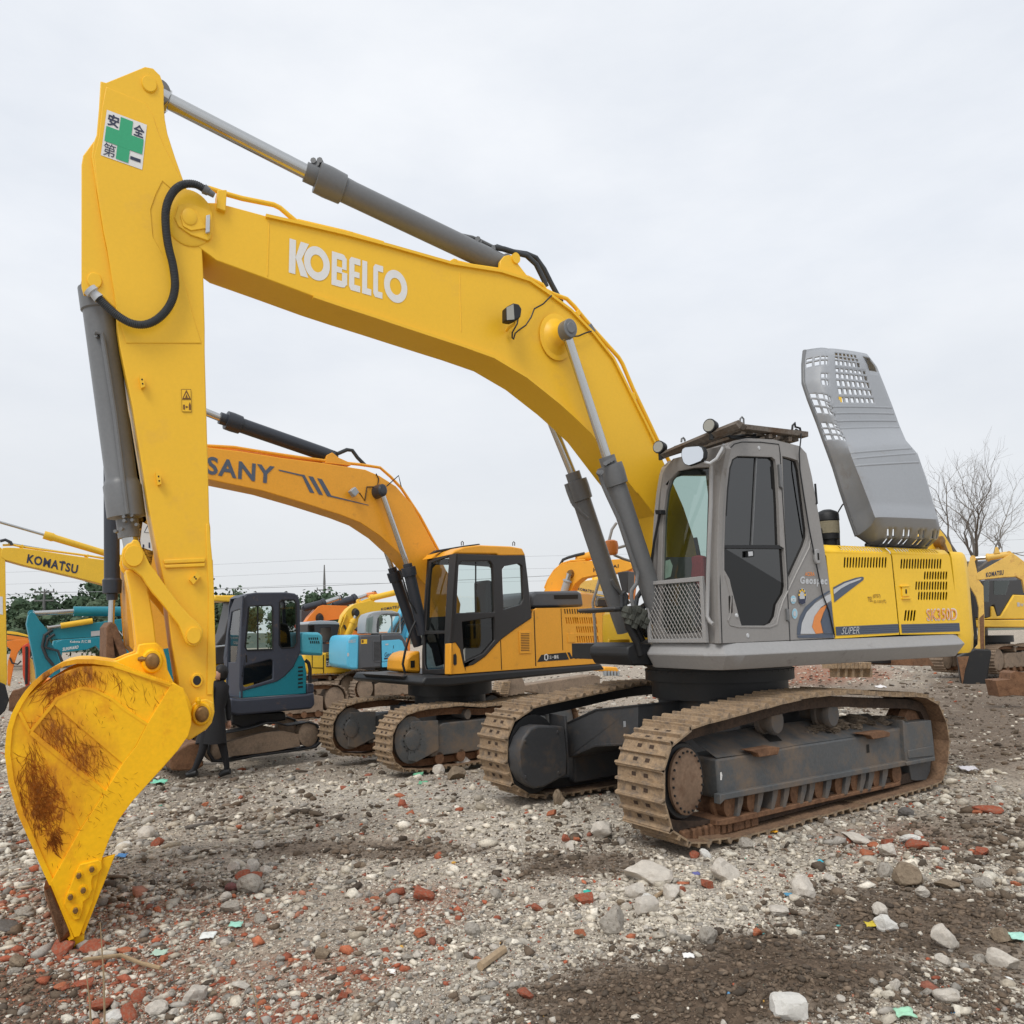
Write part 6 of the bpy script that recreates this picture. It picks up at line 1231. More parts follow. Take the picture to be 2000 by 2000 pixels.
part(FM, S2, 'arm', y8('238,1100 252,1030 265,995 290,985 315,1005 350,1062 428,1150 440,1240 500,1330 540,1460 545,1560 330,1600 320,1500 280,1300'), -.09, .09, TEAL, .008)
hyd(FM, 0., y8('280,1005')[0], y8('660,985')[0], y8('1250,985')[0], .035, .068, 'arm_cylinder', TEAL, .05, parent=S2, prof=[(0, .07), (1, .07)]); hyd(FM, -.12, y8('425,1132')[0], y8('545,1115')[0], y8('830,1070')[0], .02, .04, 'bucket_cylinder', KOM, .0, parent=S2, prof=[(0, .04), (1, .04)])
lettering('IN', FM, y8('1048,1160 1105,1150 1105,1205 1048,1212'), -.11, SILV, S2, .01); decal(FM, y8('818,1165 912,1155 912,1200 818,1210'), -.106, SILV, S2, 'maker_label')
tube(FM, S2, 'arm_hose', y8('470,1150 400,1200 380,1300 420,1400 480,1470'), -.12, .02, HOSE); tube(FM, S2, 'arm_hose', y8('490,1190 430,1230 410,1310 520,1340 560,1440'), -.13, .018, HOSE)
# second teal boom with two makers' names
FK = frame_at(180, 15.5, 54.); S3 = thing('mini_excavator', (FK.o[0], FK.o[1], -.34), 'teal boom with white print ending behind the big yellow bucket', 'excavator')
part(FK, S3, 'boom', y8('500,1262 560,1238 930,1215 1120,1240 1180,1300 1280,1420 1240,1500 1130,1480 960,1440 940,1380 860,1295 780,1330 560,1352 500,1320'), -.1, .1, TEAL, .01)
lettering('Kubota 久保田', FK, y8('630,1242 815,1240 815,1268 630,1270'), -.106, WHITE, S3, .02); lettering('SUNWARD', FK, y8('562,1312 705,1290 705,1318 562,1342'), -.106, WHITE, S3, .03, .2)
part(FK, S3, 'arm', y8('480,1250 540,1240 560,1360 520,1560 460,1600 440,1500'), -.09, .09, TEAL, .01)
mb = MB(); mb.prism(FK, y8('1240,1400 1500,1400 1520,1900 1200,1900'), -.3, .5, TEAL); mb.box(FK, -.1, 2.2, -.55, -.3, -.34, .1, BLACK); mb.box(FK, -.1, 2.2, .4, .65, -.34, .1, BLACK); mb.build('body', S3, bevel=.04)
# ---- yellow machine at the left edge
FA_ = frame_at(120, 16., 52.); S4 = thing('crawler_excavator', (FA_.o[0], FA_.o[1], -.34), 'pale yellow excavator at the left edge, boom with navy letters and thin yellow cylinder above', 'excavator')
KB = part(FA_, S4, 'boom', z3('8,300 20,270 60,268 160,272 300,290 520,325 810,365 930,385 1100,420 1350,520 1350,700 1100,640 918,588 800,552 600,500 400,452 180,402 40,362 10,340'), -.16, .16, KOM, .01)
lettering('KOMATSU', FA_, z3('212,316 592,400 582,468 200,384'), -.166, NAVY, KB, .03); decal(FA_, z3('470,368 492,372 488,388 466,384'), -.167, NAVY, KB, 'print')
tube(FA_, KB, 'boom_pipe', z3('20,250 100,248 160,262 300,282 500,308 680,332 800,352 900,372'), -.1, .022, KOM); tube(FA_, KB, 'boom_pipe', z3('60,235 160,252 400,292 600,322 820,350'), .06, .018, LGR)
for q in ('150,252 170,244 188,262 170,275', '648,325 665,318 680,335 662,345'): part(FA_, KB, 'pipe_clamp', z3(q), -.15, .1, KOM, .005)
hyd(FA_, 0., z3('-120,42')[0], z3('332,172')[0], z3('930,352')[0], .028, .068, 'arm_cylinder', KOM, .05, parent=S4, prof=[(0, .085), (.1, .09), (.13, .072), (.98, .066), (1, .06)])
part(FA_, S4, 'arm', z3('-60,240 10,270 40,330 45,700 55,1250 50,1310 0,1300 -60,900'), -.15, .15, KOM, .01); decal(FA_, z3('-10,635 20,640 22,775 -10,770'), -.156, WHITE, S4, 'warning_label')
tube(FA_, S4, 'arm_hose', z3('0,220 40,210 80,228 90,250'), -.15, .03, HOSE)
part(FA_, S4, 'cab', y5('165,532 310,540 300,600 250,800 180,900 170,1060 300,1060 420,1000 420,520'), -.9, -.3, DARKP, .02); part(FA_, S4, 'cab_roof', y5('165,488 180,482 350,485 420,498 420,545 165,532'), -.92, -.28, KOM, .03)
tube(FA_, S4, 'handrail', y5('175,915 270,905'), -.95, .02, LGR)
part(FA_, S4, 'body', y5('170,1060 500,1050 500,1320 170,1320'), -.7, .9, KOM, .04); crawler(FA_, S4, FA_.U(*y5('100,1500')[0], -.9)[0], 3.3, .85, 1.1, .45, -.34, DUST, DUST, pitch=.2)
part(FA_, S4, 'bucket', z3('-40,1270 40,1300 70,1420 40,1500 0,1540 -60,1500'), -.45, .45, BLACKP, .02)
# ---- small machines crowded behind it
def mini(px, D, yaw, m, label, armpx, cylpx=None, bucket=None, extra=(), nm='mini_excavator', body=True):
    f = frame_at(px, D, yaw); r = thing(nm, (f.o[0], f.o[1], -.34), label, 'excavator')
    for nm_, q, n0, n1, mm in armpx: part(f, r, nm_, q, n0, n1, mm, .008)
    if cylpx: tube(f, r, 'boom_cylinder', cylpx, -.12, .035, LGR)
    if bucket: part(f, r, 'bucket', bucket, -.25, .25, RUST, .01)
    for nm_, q, w_, mm in extra: tube(f, r, nm_, q, -.14, w_, mm)
    if body:
        mbb = MB(); mbb.box(f, .6, 2.2, -.6, .6, .1, .75, m); mbb.box(f, .6, 2.4, -.65, -.4, -.34, .05, BLACK); mbb.box(f, .6, 2.4, .4, .65, -.34, .05, BLACK); mbb.build('body', r, bevel=.05)
    return f, r
mini(22, 19., 60., ORG_, 'small orange excavator half hidden at the left edge', [('boom', y8('62,1250 150,1240 260,1240 270,1260 200,1300 160,1350 120,1480 90,1640 66,1640 70,1440 100,1330 62,1300'), -.1, .1, ORG_), ('arm', y8('66,1470 110,1440 90,1660 66,1650'), -.08, .08, KOM2)], None, None, [('hose', y8('90,1400 110,1450 160,1460 190,1430'), .02, HOSE)])
mini(48, 18., 60., REDP, 'small red excavator beside the orange one at the left edge', [('boom', y8('200,1300 235,1275 262,1270 268,1330 265,1640 235,1680 205,1560'), -.1, .1, REDP), ('arm', y8('265,1400 290,1420 325,1600 300,1660 270,1620'), -.08, .08, KOM2)], None, y8('80,1760 110,1700 160,1690 230,1660 280,1640 250,1700 200,1760 170,1830 120,1890 80,1880'), [('boom_cylinder', y8('240,1300 236,1640'), .03, BLACK)])
mini(30, 24., 60., KOM2, 'faded yellow boom showing between the treeline and the small machines', [('boom', y8('62,1160 150,1170 260,1200 262,1216 150,1195 62,1185'), -.1, .1, KOM), ('boom_plate', y8('62,1195 250,1222 255,1245 62,1240'), -.08, .1, ORG_)], body=False)
# ---- grey roofed yellow excavator, seen side on
FB = frame_at(650, 25., 60.); S5 = thing('crawler_excavator', (FB.o[0], FB.o[1], -.34), 'yellow excavator with grey cab roof and black model plate on its side', 'excavator')
part(FB, S5, 'body', v7('85,1070 130,1040 700,1020 760,1050 770,1290 700,1330 190,1360 120,1270'), -1., 1., KOM, .06)
part(FB, S5, 'engine_cover', v7('355,905 570,905 650,1000 640,1020 370,1045'), -.98, .5, DGR, .05); part(FB, S5, 'cab', v7('150,640 560,630 600,650 540,890 355,905 300,830 150,760'), -1., .2, DARKP, .03, (v7('160,660 240,650 250,745 165,745'), v7('330,690 470,680 500,880 380,890 330,840')))
part(FB, S5, 'cab_roof', v7('150,625 180,600 330,585 540,595 600,625 590,645 400,640 150,645'), -1.02, .25, LGR, .04)
decal(FB, v7('405,1045 515,1040 515,1228 405,1235'), -1.01, BLACKP, S5, 'model_plate'); lettering('PC', FB, v7('412,1148 450,1146 450,1172 412,1174'), -1.03, WHITE, S5, .03); lettering('128us', FB, v7('412,1182 505,1176 505,1220 412,1226'), -1.03, WHITE, S5, .03)
for y in (1060, 1080, 1103): decal(FB, v7(f'408,{y} 512,{y-4} 512,{y+3} 408,{y+8}'), -1.03, KOM, S5, 'plate_line')
tube(FB, S5, 'panel_gap', v7('368,1070 370,1320'), -1.002, .015, VENT, 4); tube(FB, S5, 'panel_gap', v7('212,1070 212,1245 365,1250'), -1.002, .015, VENT, 4)
KB2 = part(FB, S5, 'boom', v7('500,880 630,590 650,510 720,420 800,360 900,335 1030,300 1100,330 1290,330 1480,335 1800,420 1800,470 1480,470 1300,470 1100,480 980,540 900,600 800,720 690,960 640,980 550,890'), -.2, .2, KOM, .01)
lettering('KOMATSU', FB, v7('1175,412 1425,372 1425,412 1178,446'), -.21, NAVY, KB2, .03)
hyd(FB, 0., v7('860,318')[0], v7('1000,285')[0], v7('1400,190')[0], .05, .1, 'arm_cylinder', KOM, .08, parent=S5); part(FB, KB2, 'cylinder_bracket', v7('840,345 960,290 1030,265 1040,310 1000,330'), -.15, .15, KOM, .01)
hyd(FB, -.3, v7('830,480')[0], v7('800,560')[0], v7('620,960')[0], .05, .09, 'boom_cylinder', KOM, .0, parent=S5)
for q in ('640,530 560,760 545,880', '690,500 610,700 600,860', '660,650 710,760 720,800'): tube(FB, KB2, 'boom_hose', v7(q), -.24, .03, KOM if q[0] == '6' and q[1] != '6' else HOSE)
a, z = FB.U(*v7('828,478')[0], -.3); mb = MB(); mb.wheel(FB, a, z, [(-.4, .1), (-.2, .16)], BLACKP, 16); mb.build('cylinder_boss', KB2)
crawler(FB, S5, FB.U(*v7('150,1560')[0], -1.)[0]-.6, 3.4, .8, 1.05, .45, -.34, DUST, DUST, pitch=.2)
# ---- orange excavator behind
FO = frame_at(640, 30., 60.); S6 = thing('crawler_excavator', (FO.o[0], FO.o[1], -.34), 'orange excavator boom arching behind the grey cab roof, black cylinders above it', 'excavator')
part(FO, S6, 'boom', v7('85,745 100,640 170,530 300,390 360,370 700,380 720,400 660,440 640,560 400,590 240,620 160,700 130,745'), -.2, .2, ORG_, .01); a, z = FO.U(*v7('322,555')[0], -.25); mb = MB(); mb.wheel(FO, a, z, [(-.4, .12), (-.2, .2)], BLACKP, 16); mb.build('cylinder_boss', S6)
hyd(FO, 0., v7('600,265')[0], v7('400,335')[0], v7('90,415')[0], .09, .14, 'arm_cylinder', BCYL, .1, parent=S6); hyd(FO, .6, v7('1080,205')[0], v7('840,275')[0], v7('500,375')[0], .08, .17, 'arm_cylinder', BCYL, .1, parent=S6); part(FO, S6, 'arm_head', v7('1060,200 1090,180 1120,200 1145,235 1100,250 1065,250'), -.2, .8, ORG_, .01)
part(FO, S6, 'body', v7('60,640 100,640 100,700 60,690'), -.5, .5, REDP, .02); mb = MB(); mb.box(FO, -.5, 3., -1, 1, .6, 1.7, ORG_); mb.box(FO, -.5, 3., -1.1, -.6, -.34, .45, BLACK); mb.box(FO, -.5, 3., .6, 1.1, -.34, .45, BLACK); mb.build('upper_body', S6, bevel=.05)
part(FO, S6, 'roof_panel', v7('60,440 250,420 150,600 60,640'), .8, 1.2, DGR, .02)
# red machine glimpsed between
FR_ = frame_at(700, 28., 60.); S7 = thing('compact_excavator', (FR_.o[0], FR_.o[1], -.34), 'red machine glimpsed between the yellow boom and the light blue cab', 'excavator')
part(FR_, S7, 'hood', v7('795,640 830,600 900,585 945,620 950,740 920,740 870,700 790,665'), -.5, .5, REDP, .04); part(FR_, S7, 'bumper', v7('790,660 850,680 930,745 880,745 800,700'), -.55, .55, DGR, .02); part(FR_, S7, 'body', v7('785,720 940,750 940,800 780,800'), -.5, .5, ORG_, .02); mb = MB(); mb.box(FR_, -.6, .8, -.5, .5, -.34, .9, BLACK); mb.build('chassis', S7)
# ---- light blue short tail excavator
FE = frame_at(735, 23.4, 62.); S8 = thing('crawler_excavator', (FE.o[0], FE.o[1], -.34), 'light blue and grey short-tail excavator with rounded light grey cab', 'excavator')
EN = -1.0
part(FE, S8, 'counterweight', v7('700,880 715,830 740,800 790,785 870,785 862,1270 740,1268 700,1230 692,1050'), EN, 1., LBLU, .06)
part(FE, S8, 'side_panel', v7('868,790 1175,778 1185,1245 862,1268'), EN-.01, .9, DGR, .05); part(FE, S8, 'front_panel', v7('1175,778 1420,768 1470,790 1540,900 1560,1000 1530,1230 1190,1245'), EN, .9, DGR, .05)
part(FE, S8, 'door', v7('1185,868 1430,852 1470,870 1520,1000 1530,1140 1188,1165'), EN-.02, EN, LBLU, .01); part(FE, S8, 'lower_door', v7('1188,1172 1530,1145 1530,1225 1190,1240'), EN-.02, EN, LBLU, .01)
part(FE, S8, 'vent_panel', v7('1060,880 1080,862 1165,858 1172,1170 1090,1168 1062,1140'), EN-.025, EN-.01, DGR, .006)
for k in range(16): y = 890+k*16.5; decal(FE, v7(f'1075,{y} 1162,{y-3} 1162,{y+3} 1075,{y+6}'), EN-.028, VENT, S8, 'louvre')
decal(FE, v7('895,852 980,846 980,910 895,914'), EN-.016, KOM, S8, 'warning_label'); decal(FE, v7('903,862 930,856 932,895 905,900'), EN-.02, BROWNP, S8, 'warning_mark'); decal(FE, v7('1345,935 1352,932 1352,975 1345,978'), EN-.024, VENT, S8, 'door_handle')
lettering('KOBELCO', FE, v7('722,860 820,845 820,892 722,900'), EN-.006, SILV, S8, .03); lettering('Geod', FE, v7('1222,1035 1345,1020 1345,1085 1225,1095'), EN-.026, NAVY, S8, .01, .25); lettering('SK75', FE, v7('1282,1098 1342,1090 1342,1122 1282,1130'), EN-.026, ORANGE, S8, .02); decal(FE, v7('1218,1108 1275,1102 1275,1122 1218,1130'), EN-.026, NAVY, S8, 'print'); decal(FE, v7('1235,912 1278,908 1278,928 1235,932'), EN-.026, SILV, S8, 'print'); badge_e = v7('700,1040 722,1036 732,1062 722,1088 702,1088'); decal(FE, badge_e, EN-.006, SILV, S8, 'round_badge')
ec = v7('1000,770 1010,560 1040,500 1100,465 1180,448 1330,448 1420,475 1450,520 1460,770'); e1 = v7('1115,755 1118,640 1130,560 1165,515 1230,498 1420,500 1440,560 1440,755'); EC = part(FE, S8, 'cab', ec, EN+.02, EN+.1, LGR, .02, (e1,)); decal(FE, e1, EN+.06, CLEAR, EC, 'cab_glass'); mb = MB(); A = FE.sz(ec, EN); mb.prism_sz(FE, A, -.25, -.2, LGR, [FE.sz(e1, EN)]); V = [FE.W(a, EN+.05, z) for a, z in A[1:-1]]+[FE.W(a, -.22, z) for a, z in A[1:-1]]; k = len(A)-2; mb.add(V, [(i, i+1, i+1+k, i+k) for i in range(k-1)], LGR); mb.build('cab_shell', S8, smooth=50)
es = FE.U(*v7('1000,770')[0], EN)[0]; part(FE, S8, 'cab_rear', v7('950,765 955,640 970,550 1000,500 1080,470 1100,470 1040,500 1012,560 1000,770'), EN+.02, -.2, LGR, .01); decal(FE, v7('965,740 972,560 1068,525 1045,765'), EN-.02, GLASS, S8, 'rear_glass')
mb = MB(); mb.box(FE, es+.25, es+.4, -.8, -.4, 1.3, 2.1, BLACK); mb.box(FE, es+.3, es+.9, -.8, -.4, 1.25, 1.5, BLACK); mb.build('seat', S8, bevel=.05)
part(FE, S8, 'boom', v7('1310,760 1480,420 1580,260 1640,240 1720,360 1800,420 1800,560 1690,520 1560,700 1520,900 1430,770'), -.15, .2, LBLU, .01); 
for q in ('1350,760 1400,640 1500,500', '1400,760 1440,660 1520,520', '1450,765 1480,660 1560,480'): tube(FE, S8, 'boom_hose', v7(q), -.2, .03, BLUEH if False else HOSE)
hyd(FE, -.22, v7('1700,400')[0], v7('1660,500')[0], v7('1540,830')[0], .05, .08, 'boom_cylinder', LBLU, 0, parent=S8)
crawler(FE, S8, FE.U(*v7('770,1540')[0], -1.)[0], 3.3, .82, 1.1, .5, -.32, DUST, DUST, pitch=.2)
# ---- behind the amber hood: amber boom, pale boom, dusty tracks
FY = frame_at(1130, 21., 118.); S9 = thing('crawler_excavator', (FY.o[0], FY.o[1], -.34), 'amber-orange boom arching between the black cylinders above the amber hood', 'excavator')
HBm = part(FY, S9, 'boom', y4('80,1000 130,860 200,750 300,660 400,630 520,620 700,610 920,600 1050,590 1150,620 1200,690 1190,710 1120,740 980,770 700,800 560,830 470,900 420,1000'), -.2, .2, ORY, .01)
for t_, q in (('HY', '700,705 795,690 795,750 700,755'), ('AI', '945,668 1018,655 1018,700 945,705'), ('UND', '800,690 940,668 940,712 800,738')): lettering(t_, FY, y4(q), -.21, BLACKP, HBm, .02)
hyd(FY, 0., y4('960,465')[0], y4('860,500')[0], y4('520,590')[0], .06, .12, 'arm_cylinder', ORY, .1, parent=S9); hyd(FY, -.3, y4('400,775')[0], y4('380,850')[0], y4('330,1010')[0], .07, .1, 'boom_cylinder', LGR, 0, parent=S9); a, z = FY.U(*y4('402,775')[0], -.3); mb = MB(); mb.wheel(FY, a, z, [(-.32, .09), (-.2, .12)], PIN, 16); mb.build('cylinder_pin', HBm)
tube(FY, HBm, 'boom_hose', y4('280,670 320,600 380,575 480,545 590,520'), -.1, .04, HOSE); tube(FY, HBm, 'boom_pipe', y4('90,960 130,860 210,735 310,650 420,615 600,605'), -.15, .03, ORY)
part(FY, S9, 'arm', y4('1140,700 1190,700 1200,900 1180,1100 1140,1100'), -.15, .15, ORG_, .01); part(FY, S9, 'cab', y4('1000,760 1140,740 1130,1020 1060,1000'), -1.0, -.5, DARKP, .02); mb = MB(); mb.prism(FY, y4('0,1000 420,1000 420,1300 0,1300'), -.9, .9, ORY); mb.build('body', S9, bevel=.05)
crawler(FY, S9, FY.U(*y6('1050,970')[0], -1.)[0]-.2, 3.6, .8, 1.1, .5, -.34, DUST, DUST, pitch=.2) if False else None
FYT = frame_at(1050, 17.5, 56.); part(FYT, S9, 'track_frame', y6('1160,935 1540,878 1580,885 1580,930 1280,985 1160,965'), -.2, .2, DUST, .02); 
mb = MB(); a, z = FYT.U(*y6('1125,950')[0], -.2); mb.wheel(FYT, a, z, [(-.22, .18), (-.2, .3), (.2, .3)], DUST, 20); mb.build('sprocket', S9); mb = MB()
for k in range(7): x0, yv = 1050+k*2, 918+k*11; mb.prism(FYT, y6(f'{1058+k*-3},{915+k*10} {1098-k*2},{913+k*10} {1096-k*2},{921+k*10} {1055-k*3},{923+k*10}'), -.25, .1, SHOE)
mb.build('track_shoes', S9, kind='stuff')
FP = frame_at(1150, 24., 120.); S10 = thing('crawler_excavator', (FP.o[0], FP.o[1], -.34), 'faded yellow boom with black letters under the amber-orange boom', 'excavator')
PB = part(FP, S10, 'boom', y4('420,920 520,880 700,850 860,830 890,1080 760,1060 580,1020 480,990'), -.2, .2, KOM2, .01); lettering('KOMATSU', FP, y4('508,948 708,985 704,1022 504,980'), -.21, NAVY, PB, .04); decal(FP, y4('750,990 838,1000 836,1045 750,1030'), -.21, SILV, PB, 'label'); part(FP, S10, 'cab', y4('570,1030 880,1090 900,1190 580,1190'), -.9, .3, DARKP, .03); hyd(FP, 0., y4('530,875')[0], y4('700,865')[0], y4('820,840')[0], .07, .1, 'arm_cylinder', KOM, 0, parent=S10, rodm=WHITE); mb = MB(); mb.prism(FP, y4('400,1190 900,1190 900,1500 400,1500'), -.8, .8, KOM2); mb.build('body', S10, bevel=.04)
FPT = frame_at(1200, 19., 60.); mbk = thing('excavator_bucket', tuple(FPT.W(*[FPT.U(*y2('1100,130')[0], 0)[0], 0, -.3])), 'amber bucket with pale teeth on the ground between the two big machines', 'bucket')
part(FPT, mbk, 'shell', y2('1085,85 1180,88 1205,130 1080,120'), -.5, .5, ORY, .03)
for k in range(5): part(FPT, mbk, 'tooth', y2(f'{1085+k*24},118 {1103+k*24},118 {1100+k*24},155 {1090+k*24},155'), -.5, -.42, LGR, .004)
# ---- faded yellow machine at the right edge
FG = frame_at(1930, 24., 118.); S11 = thing('crawler_excavator', (FG.o[0], FG.o[1], -.3), 'pale yellow excavator at the right edge, worn arm and dark bucket resting on the earth', 'excavator')
GB = part(FG, S11, 'boom', v5('318,600 340,570 640,400 665,388 700,410 790,480 900,700 860,760 780,760 755,640 700,610 590,615 330,642'), -.15, .2, KOM2, .01); lettering('KOMATSU', FG, v5('414,572 580,545 580,592 414,616'), -.16, NAVY, GB, .04)
part(FG, S11, 'arm', v5('238,560 255,470 275,430 300,430 330,560 345,640 390,700 400,1000 405,1330 350,1380 300,1300 340,1250 345,900 320,800 260,700'), -.14, .14, KOM2, .01, label='worn yellow arm rusty at its lower end'); part(FG, S11, 'arm_plate', v5('352,1000 395,960 402,1360 365,1370'), -.16, -.14, RUST, .006)
hyd(FG, 0., v5('290,440')[0], v5('410,432')[0], v5('630,400')[0], .06, .1, 'arm_cylinder', KOM2, .1, parent=S11); part(FG, S11, 'boom_bracket', v5('490,395 505,330 525,330 550,390'), -.1, .1, KOM2, .01); tube(FG, S11, 'bucket_cylinder', v5('225,570 225,680 260,760 300,1000 320,1200'), -.1, .05, HOSE); tube(FG, S11, 'arm_hose', v5('215,600 240,720 280,800 290,950 310,1150'), -.2, .04, BLACK)
part(FG, S11, 'bucket', v5('145,1370 310,1290 460,1300 465,1340 440,1480 425,1590 400,1640 200,1640 175,1600'), -.5, .45, BLACKP, .03, label='dark worn bucket shell'); part(FG, S11, 'bucket_side', v5('142,1365 255,1360 215,1500 200,1600 190,1640 170,1500'), -.53, -.5, RUST, .005)
for k in range(5): part(FG, S11, 'tooth', v5(f'{195+k*46},1625 {222+k*46},1625 {216+k*46},1690 {202+k*46},1690'), -.5, -.4, DUST, .004)
FG2 = frame_at(1960, 27., 62.)
gc = v5('388,650 440,640 700,640 760,600 830,640 830,800 680,780 560,980 520,985 495,880 470,880 460,1000 395,1000'); part(FG2, S11, 'cab', gc, -.9, .3, DARKP, .03); decal(FG2, v5('390,660 445,645 440,850 392,845'), -.91, CLEAR, S11, 'cab_glass'); decal(FG2, v5('490,650 640,645 600,780 490,780'), -.91, GLASS, S11, 'cab_glass'); part(FG2, S11, 'body', v5('560,980 680,780 900,790 900,1010 395,1010 470,990 470,890 490,890 520,985'), -.95, .9, KOM, .04); part(FG2, S11, 'deck_skirt', v5('395,1018 900,1018 900,1090 395,1085'), -.97, .95, KOM, .03); lettering('重W', FG2, v5('705,850 770,855 770,895 705,890'), -.96, SILV, S11, .02)
crawler(FG2, S11, FG2.U(*v5('420,1350')[0], -.9)[0], 3.6, .95, 1.1, .5, -.15, DUST, DUST, pitch=.22)
part(FG2, S11, 'rear_machine', v5('-30,480 60,460 440,470 470,450 600,440 600,560 330,560 -20,560'), 1.5, 2.5, DGR, .03)
FGB = frame_at(1830, 14., 62.); S12 = thing('crawler_excavator', (FGB.o[0], FGB.o[1], -.3), 'yellow boom with a rusty cylinder pin showing behind the rear hood', 'excavator')
part(FGB, S12, 'boom', z8('1190,1620 1200,1560 1240,1540 1290,1510 1330,1560 1380,1640 1400,1700 1390,1760 1150,1760'), -.15, .15, KOM, .01); a, z = FGB.U(*z8('1305,1615')[0], -.25); mb = MB(); mb.wheel(FGB, a, z, [(-.3, .07), (-.28, .1), (-.15, .1)], PIN, 18); mb.build('cylinder_pin', S12); tube(FGB, S12, 'piston_rod', z8('1305,1620 1345,1720'), -.25, .06, PIN); mb = MB(); mb.prism(FGB, z8('1150,1760 1390,1760 1380,2300 1160,2300'), -.4, .6, KOM); mb.build('body', S12, bevel=.03)

# ---- scrap lying about
def scrap(name, px, D, yaw, q, n0, n1, m, label, cat, f=v5, bev=.01):
    fr = frame_at(px, D, yaw); mbb = MB(); mbb.prism(fr, f(q), n0, n1, m); c = np.array(mbb.v).mean(0); return mbb.build(name, None, bevel=bev, smooth=30, label=label, cat=cat, loc=(c[0], c[1], float(gz(c[0], c[1]))))
scrap('steel_box', 1975, 17., 97., '505,1590 640,1580 650,1520 690,1500 790,1515 860,1560 860,1740 660,1730 540,1745', 0, .5, RUST, 'rusty steel box section lying on dark earth at the right', 'scrap steel')
scrap('steel_plate', 1800, 20., 60., '1000,1190 1100,1165 1140,1230 1180,1290 1000,1290', -.6, .6, RUST, 'rusty plates stacked behind the big machine below its skirt', 'scrap steel', y1)
scrap('steel_beam', 1760, 20., 60., '730,1240 830,1240 830,1270 735,1272', -.3, .3, BLACKP, 'short black beam on the red rubble under the skirt', 'scrap steel', y1)
f_ = frame_at(1660, 16.5, 64.); PL = thing('pallet', tuple(f_.W(0, 0, float(gz(*f_.o[:2])))), 'muddy slatted track section propped beyond the nearest track', 'scrap track')
for k in range(9): x = 335+k*36; part(f_, PL, 'slat', y1(f'{x},1262 {x+30},1260 {x+30},1312 {x},1315'), -.2, .1, SHOE, .006)
for x in (365, 430, 490, 560, 640): part(f_, PL, 'post', y1(f'{x},1312 {x+24},1312 {x+22},1385 {x+4},1388'), -.15, .05, SHOE, .006)
# ---- trees, poles and wires
LEAF = mat('evergreen_leaves', (62, 84, 58), .8, fine=.3); LEAF2 = mat('grey_green_leaves', (78, 96, 70), .8, fine=.3); BARK = mat('bark', (112, 106, 100), .9, fine=.15, bump=.4); TWIG = mat('twigs', (126, 120, 114), .9, fine=.1)
def tree(x, y, h, w, seed, m, label, group=None, n=900):
    rg = np.random.default_rng(seed); zb = float(gz(x, y)); r = thing('broadleaf_tree', (x, y, zb), label, 'tree', group)
    mbb = MB(); mbb.sweep([(x, y, zb), (x+.1, y, zb+h*.4), (x, y, zb+h*.85)], [h*.03, h*.022, h*.008], BARK, 7)
    for k in range(6): a = rg.uniform(0, 6.28); q = rg.uniform(.35, .6); mbb.sweep([(x, y, zb+h*q), (x+math.cos(a)*w*.3, y+math.sin(a)*w*.3, zb+h*(q+.2))], [h*.012, h*.005], BARK, 5)
    mbb.build('trunk', r, smooth=60)
    cl = rg.normal(size=(26, 3)); cl /= np.linalg.norm(cl, axis=1)[:, None]; cl *= rg.uniform(.35, .95, (26, 1)); cl = cl*np.array([w*.5, w*.5, h*.4])+np.array([x, y, zb+h*.58])
    ci = rg.integers(0, 26, n); P = cl[ci]+rg.normal(0, 1, (n, 3))*np.array([w, w, h*.8])*.085
    s_ = rg.uniform(.1, .22, n)*h*.17; A = rg.normal(size=(n, 3)); A /= np.linalg.norm(A, axis=1)[:, None]; B = np.cross(A, rg.normal(size=(n, 3))); B /= np.linalg.norm(B, axis=1)[:, None]
    V = np.stack([P-A*s_[:, None], P+B*s_[:, None]*.6, P+A*s_[:, None], P-B*s_[:, None]*.6], 1).reshape(-1, 3)
    V0, F0 = ico(2); k0 = len(V0); core = np.concatenate([V0*rg.uniform(.75, 1.2, (k0, 1))*np.array([w, w, h*.8])*.115+c_ for c_ in cl]); CF = np.concatenate([F0+i*k0 for i in range(26)])+n*4
    me = bpy.data.meshes.new('crown'); me.from_pydata((np.concatenate([V, core])-np.array([x, y, zb])).tolist(), [], (np.arange(n*4).reshape(-1, 4)).tolist()+CF.tolist()); me.materials.append(m); o = bpy.data.objects.new('crown', me); COL.objects.link(o); o.parent = r; return r
TR = sorted([(-43, 62, 4.6, 5.6), (-39.6, 63, 5.6, 5.8), (-36.4, 60, 6.2, 5.4), (-33.4, 62, 6.9, 6), (-30.6, 61, 7.6, 5.6), (-28, 62, 7.6, 5.2), (-25.4, 60, 7.2, 5), (-22.6, 61, 6.2, 4.6), (-34.8, 56, 4.4, 5.4), (-29.4, 56, 4.8, 5.2)])
ORD = ('first', 'second', 'third', 'fourth', 'fifth', 'sixth', 'seventh', 'eighth', 'ninth', 'tenth')
for k, (x, y, h, w) in enumerate(TR): tree(x, y, h, w, 100+k, LEAF if k % 3 else LEAF2, f'{ORD[k]} evergreen from the left in the dark belt beyond the left machines', 'evergreen trees of the left belt', 3600)
tree(-15.2, 60, 6.0, 5.4, 300, LEAF, 'round dark tree at the foot of the thin pole, behind the orange boom', None, 4200); tree(-18.2, 61, 4.4, 3.4, 301, LEAF2, 'smaller dark tree left of the round tree behind the navy cab', None, 2600); tree(-12.5, 62, 5.0, 4, 302, LEAF2, 'grey-green tree just right of the round dark tree', None, 2600)
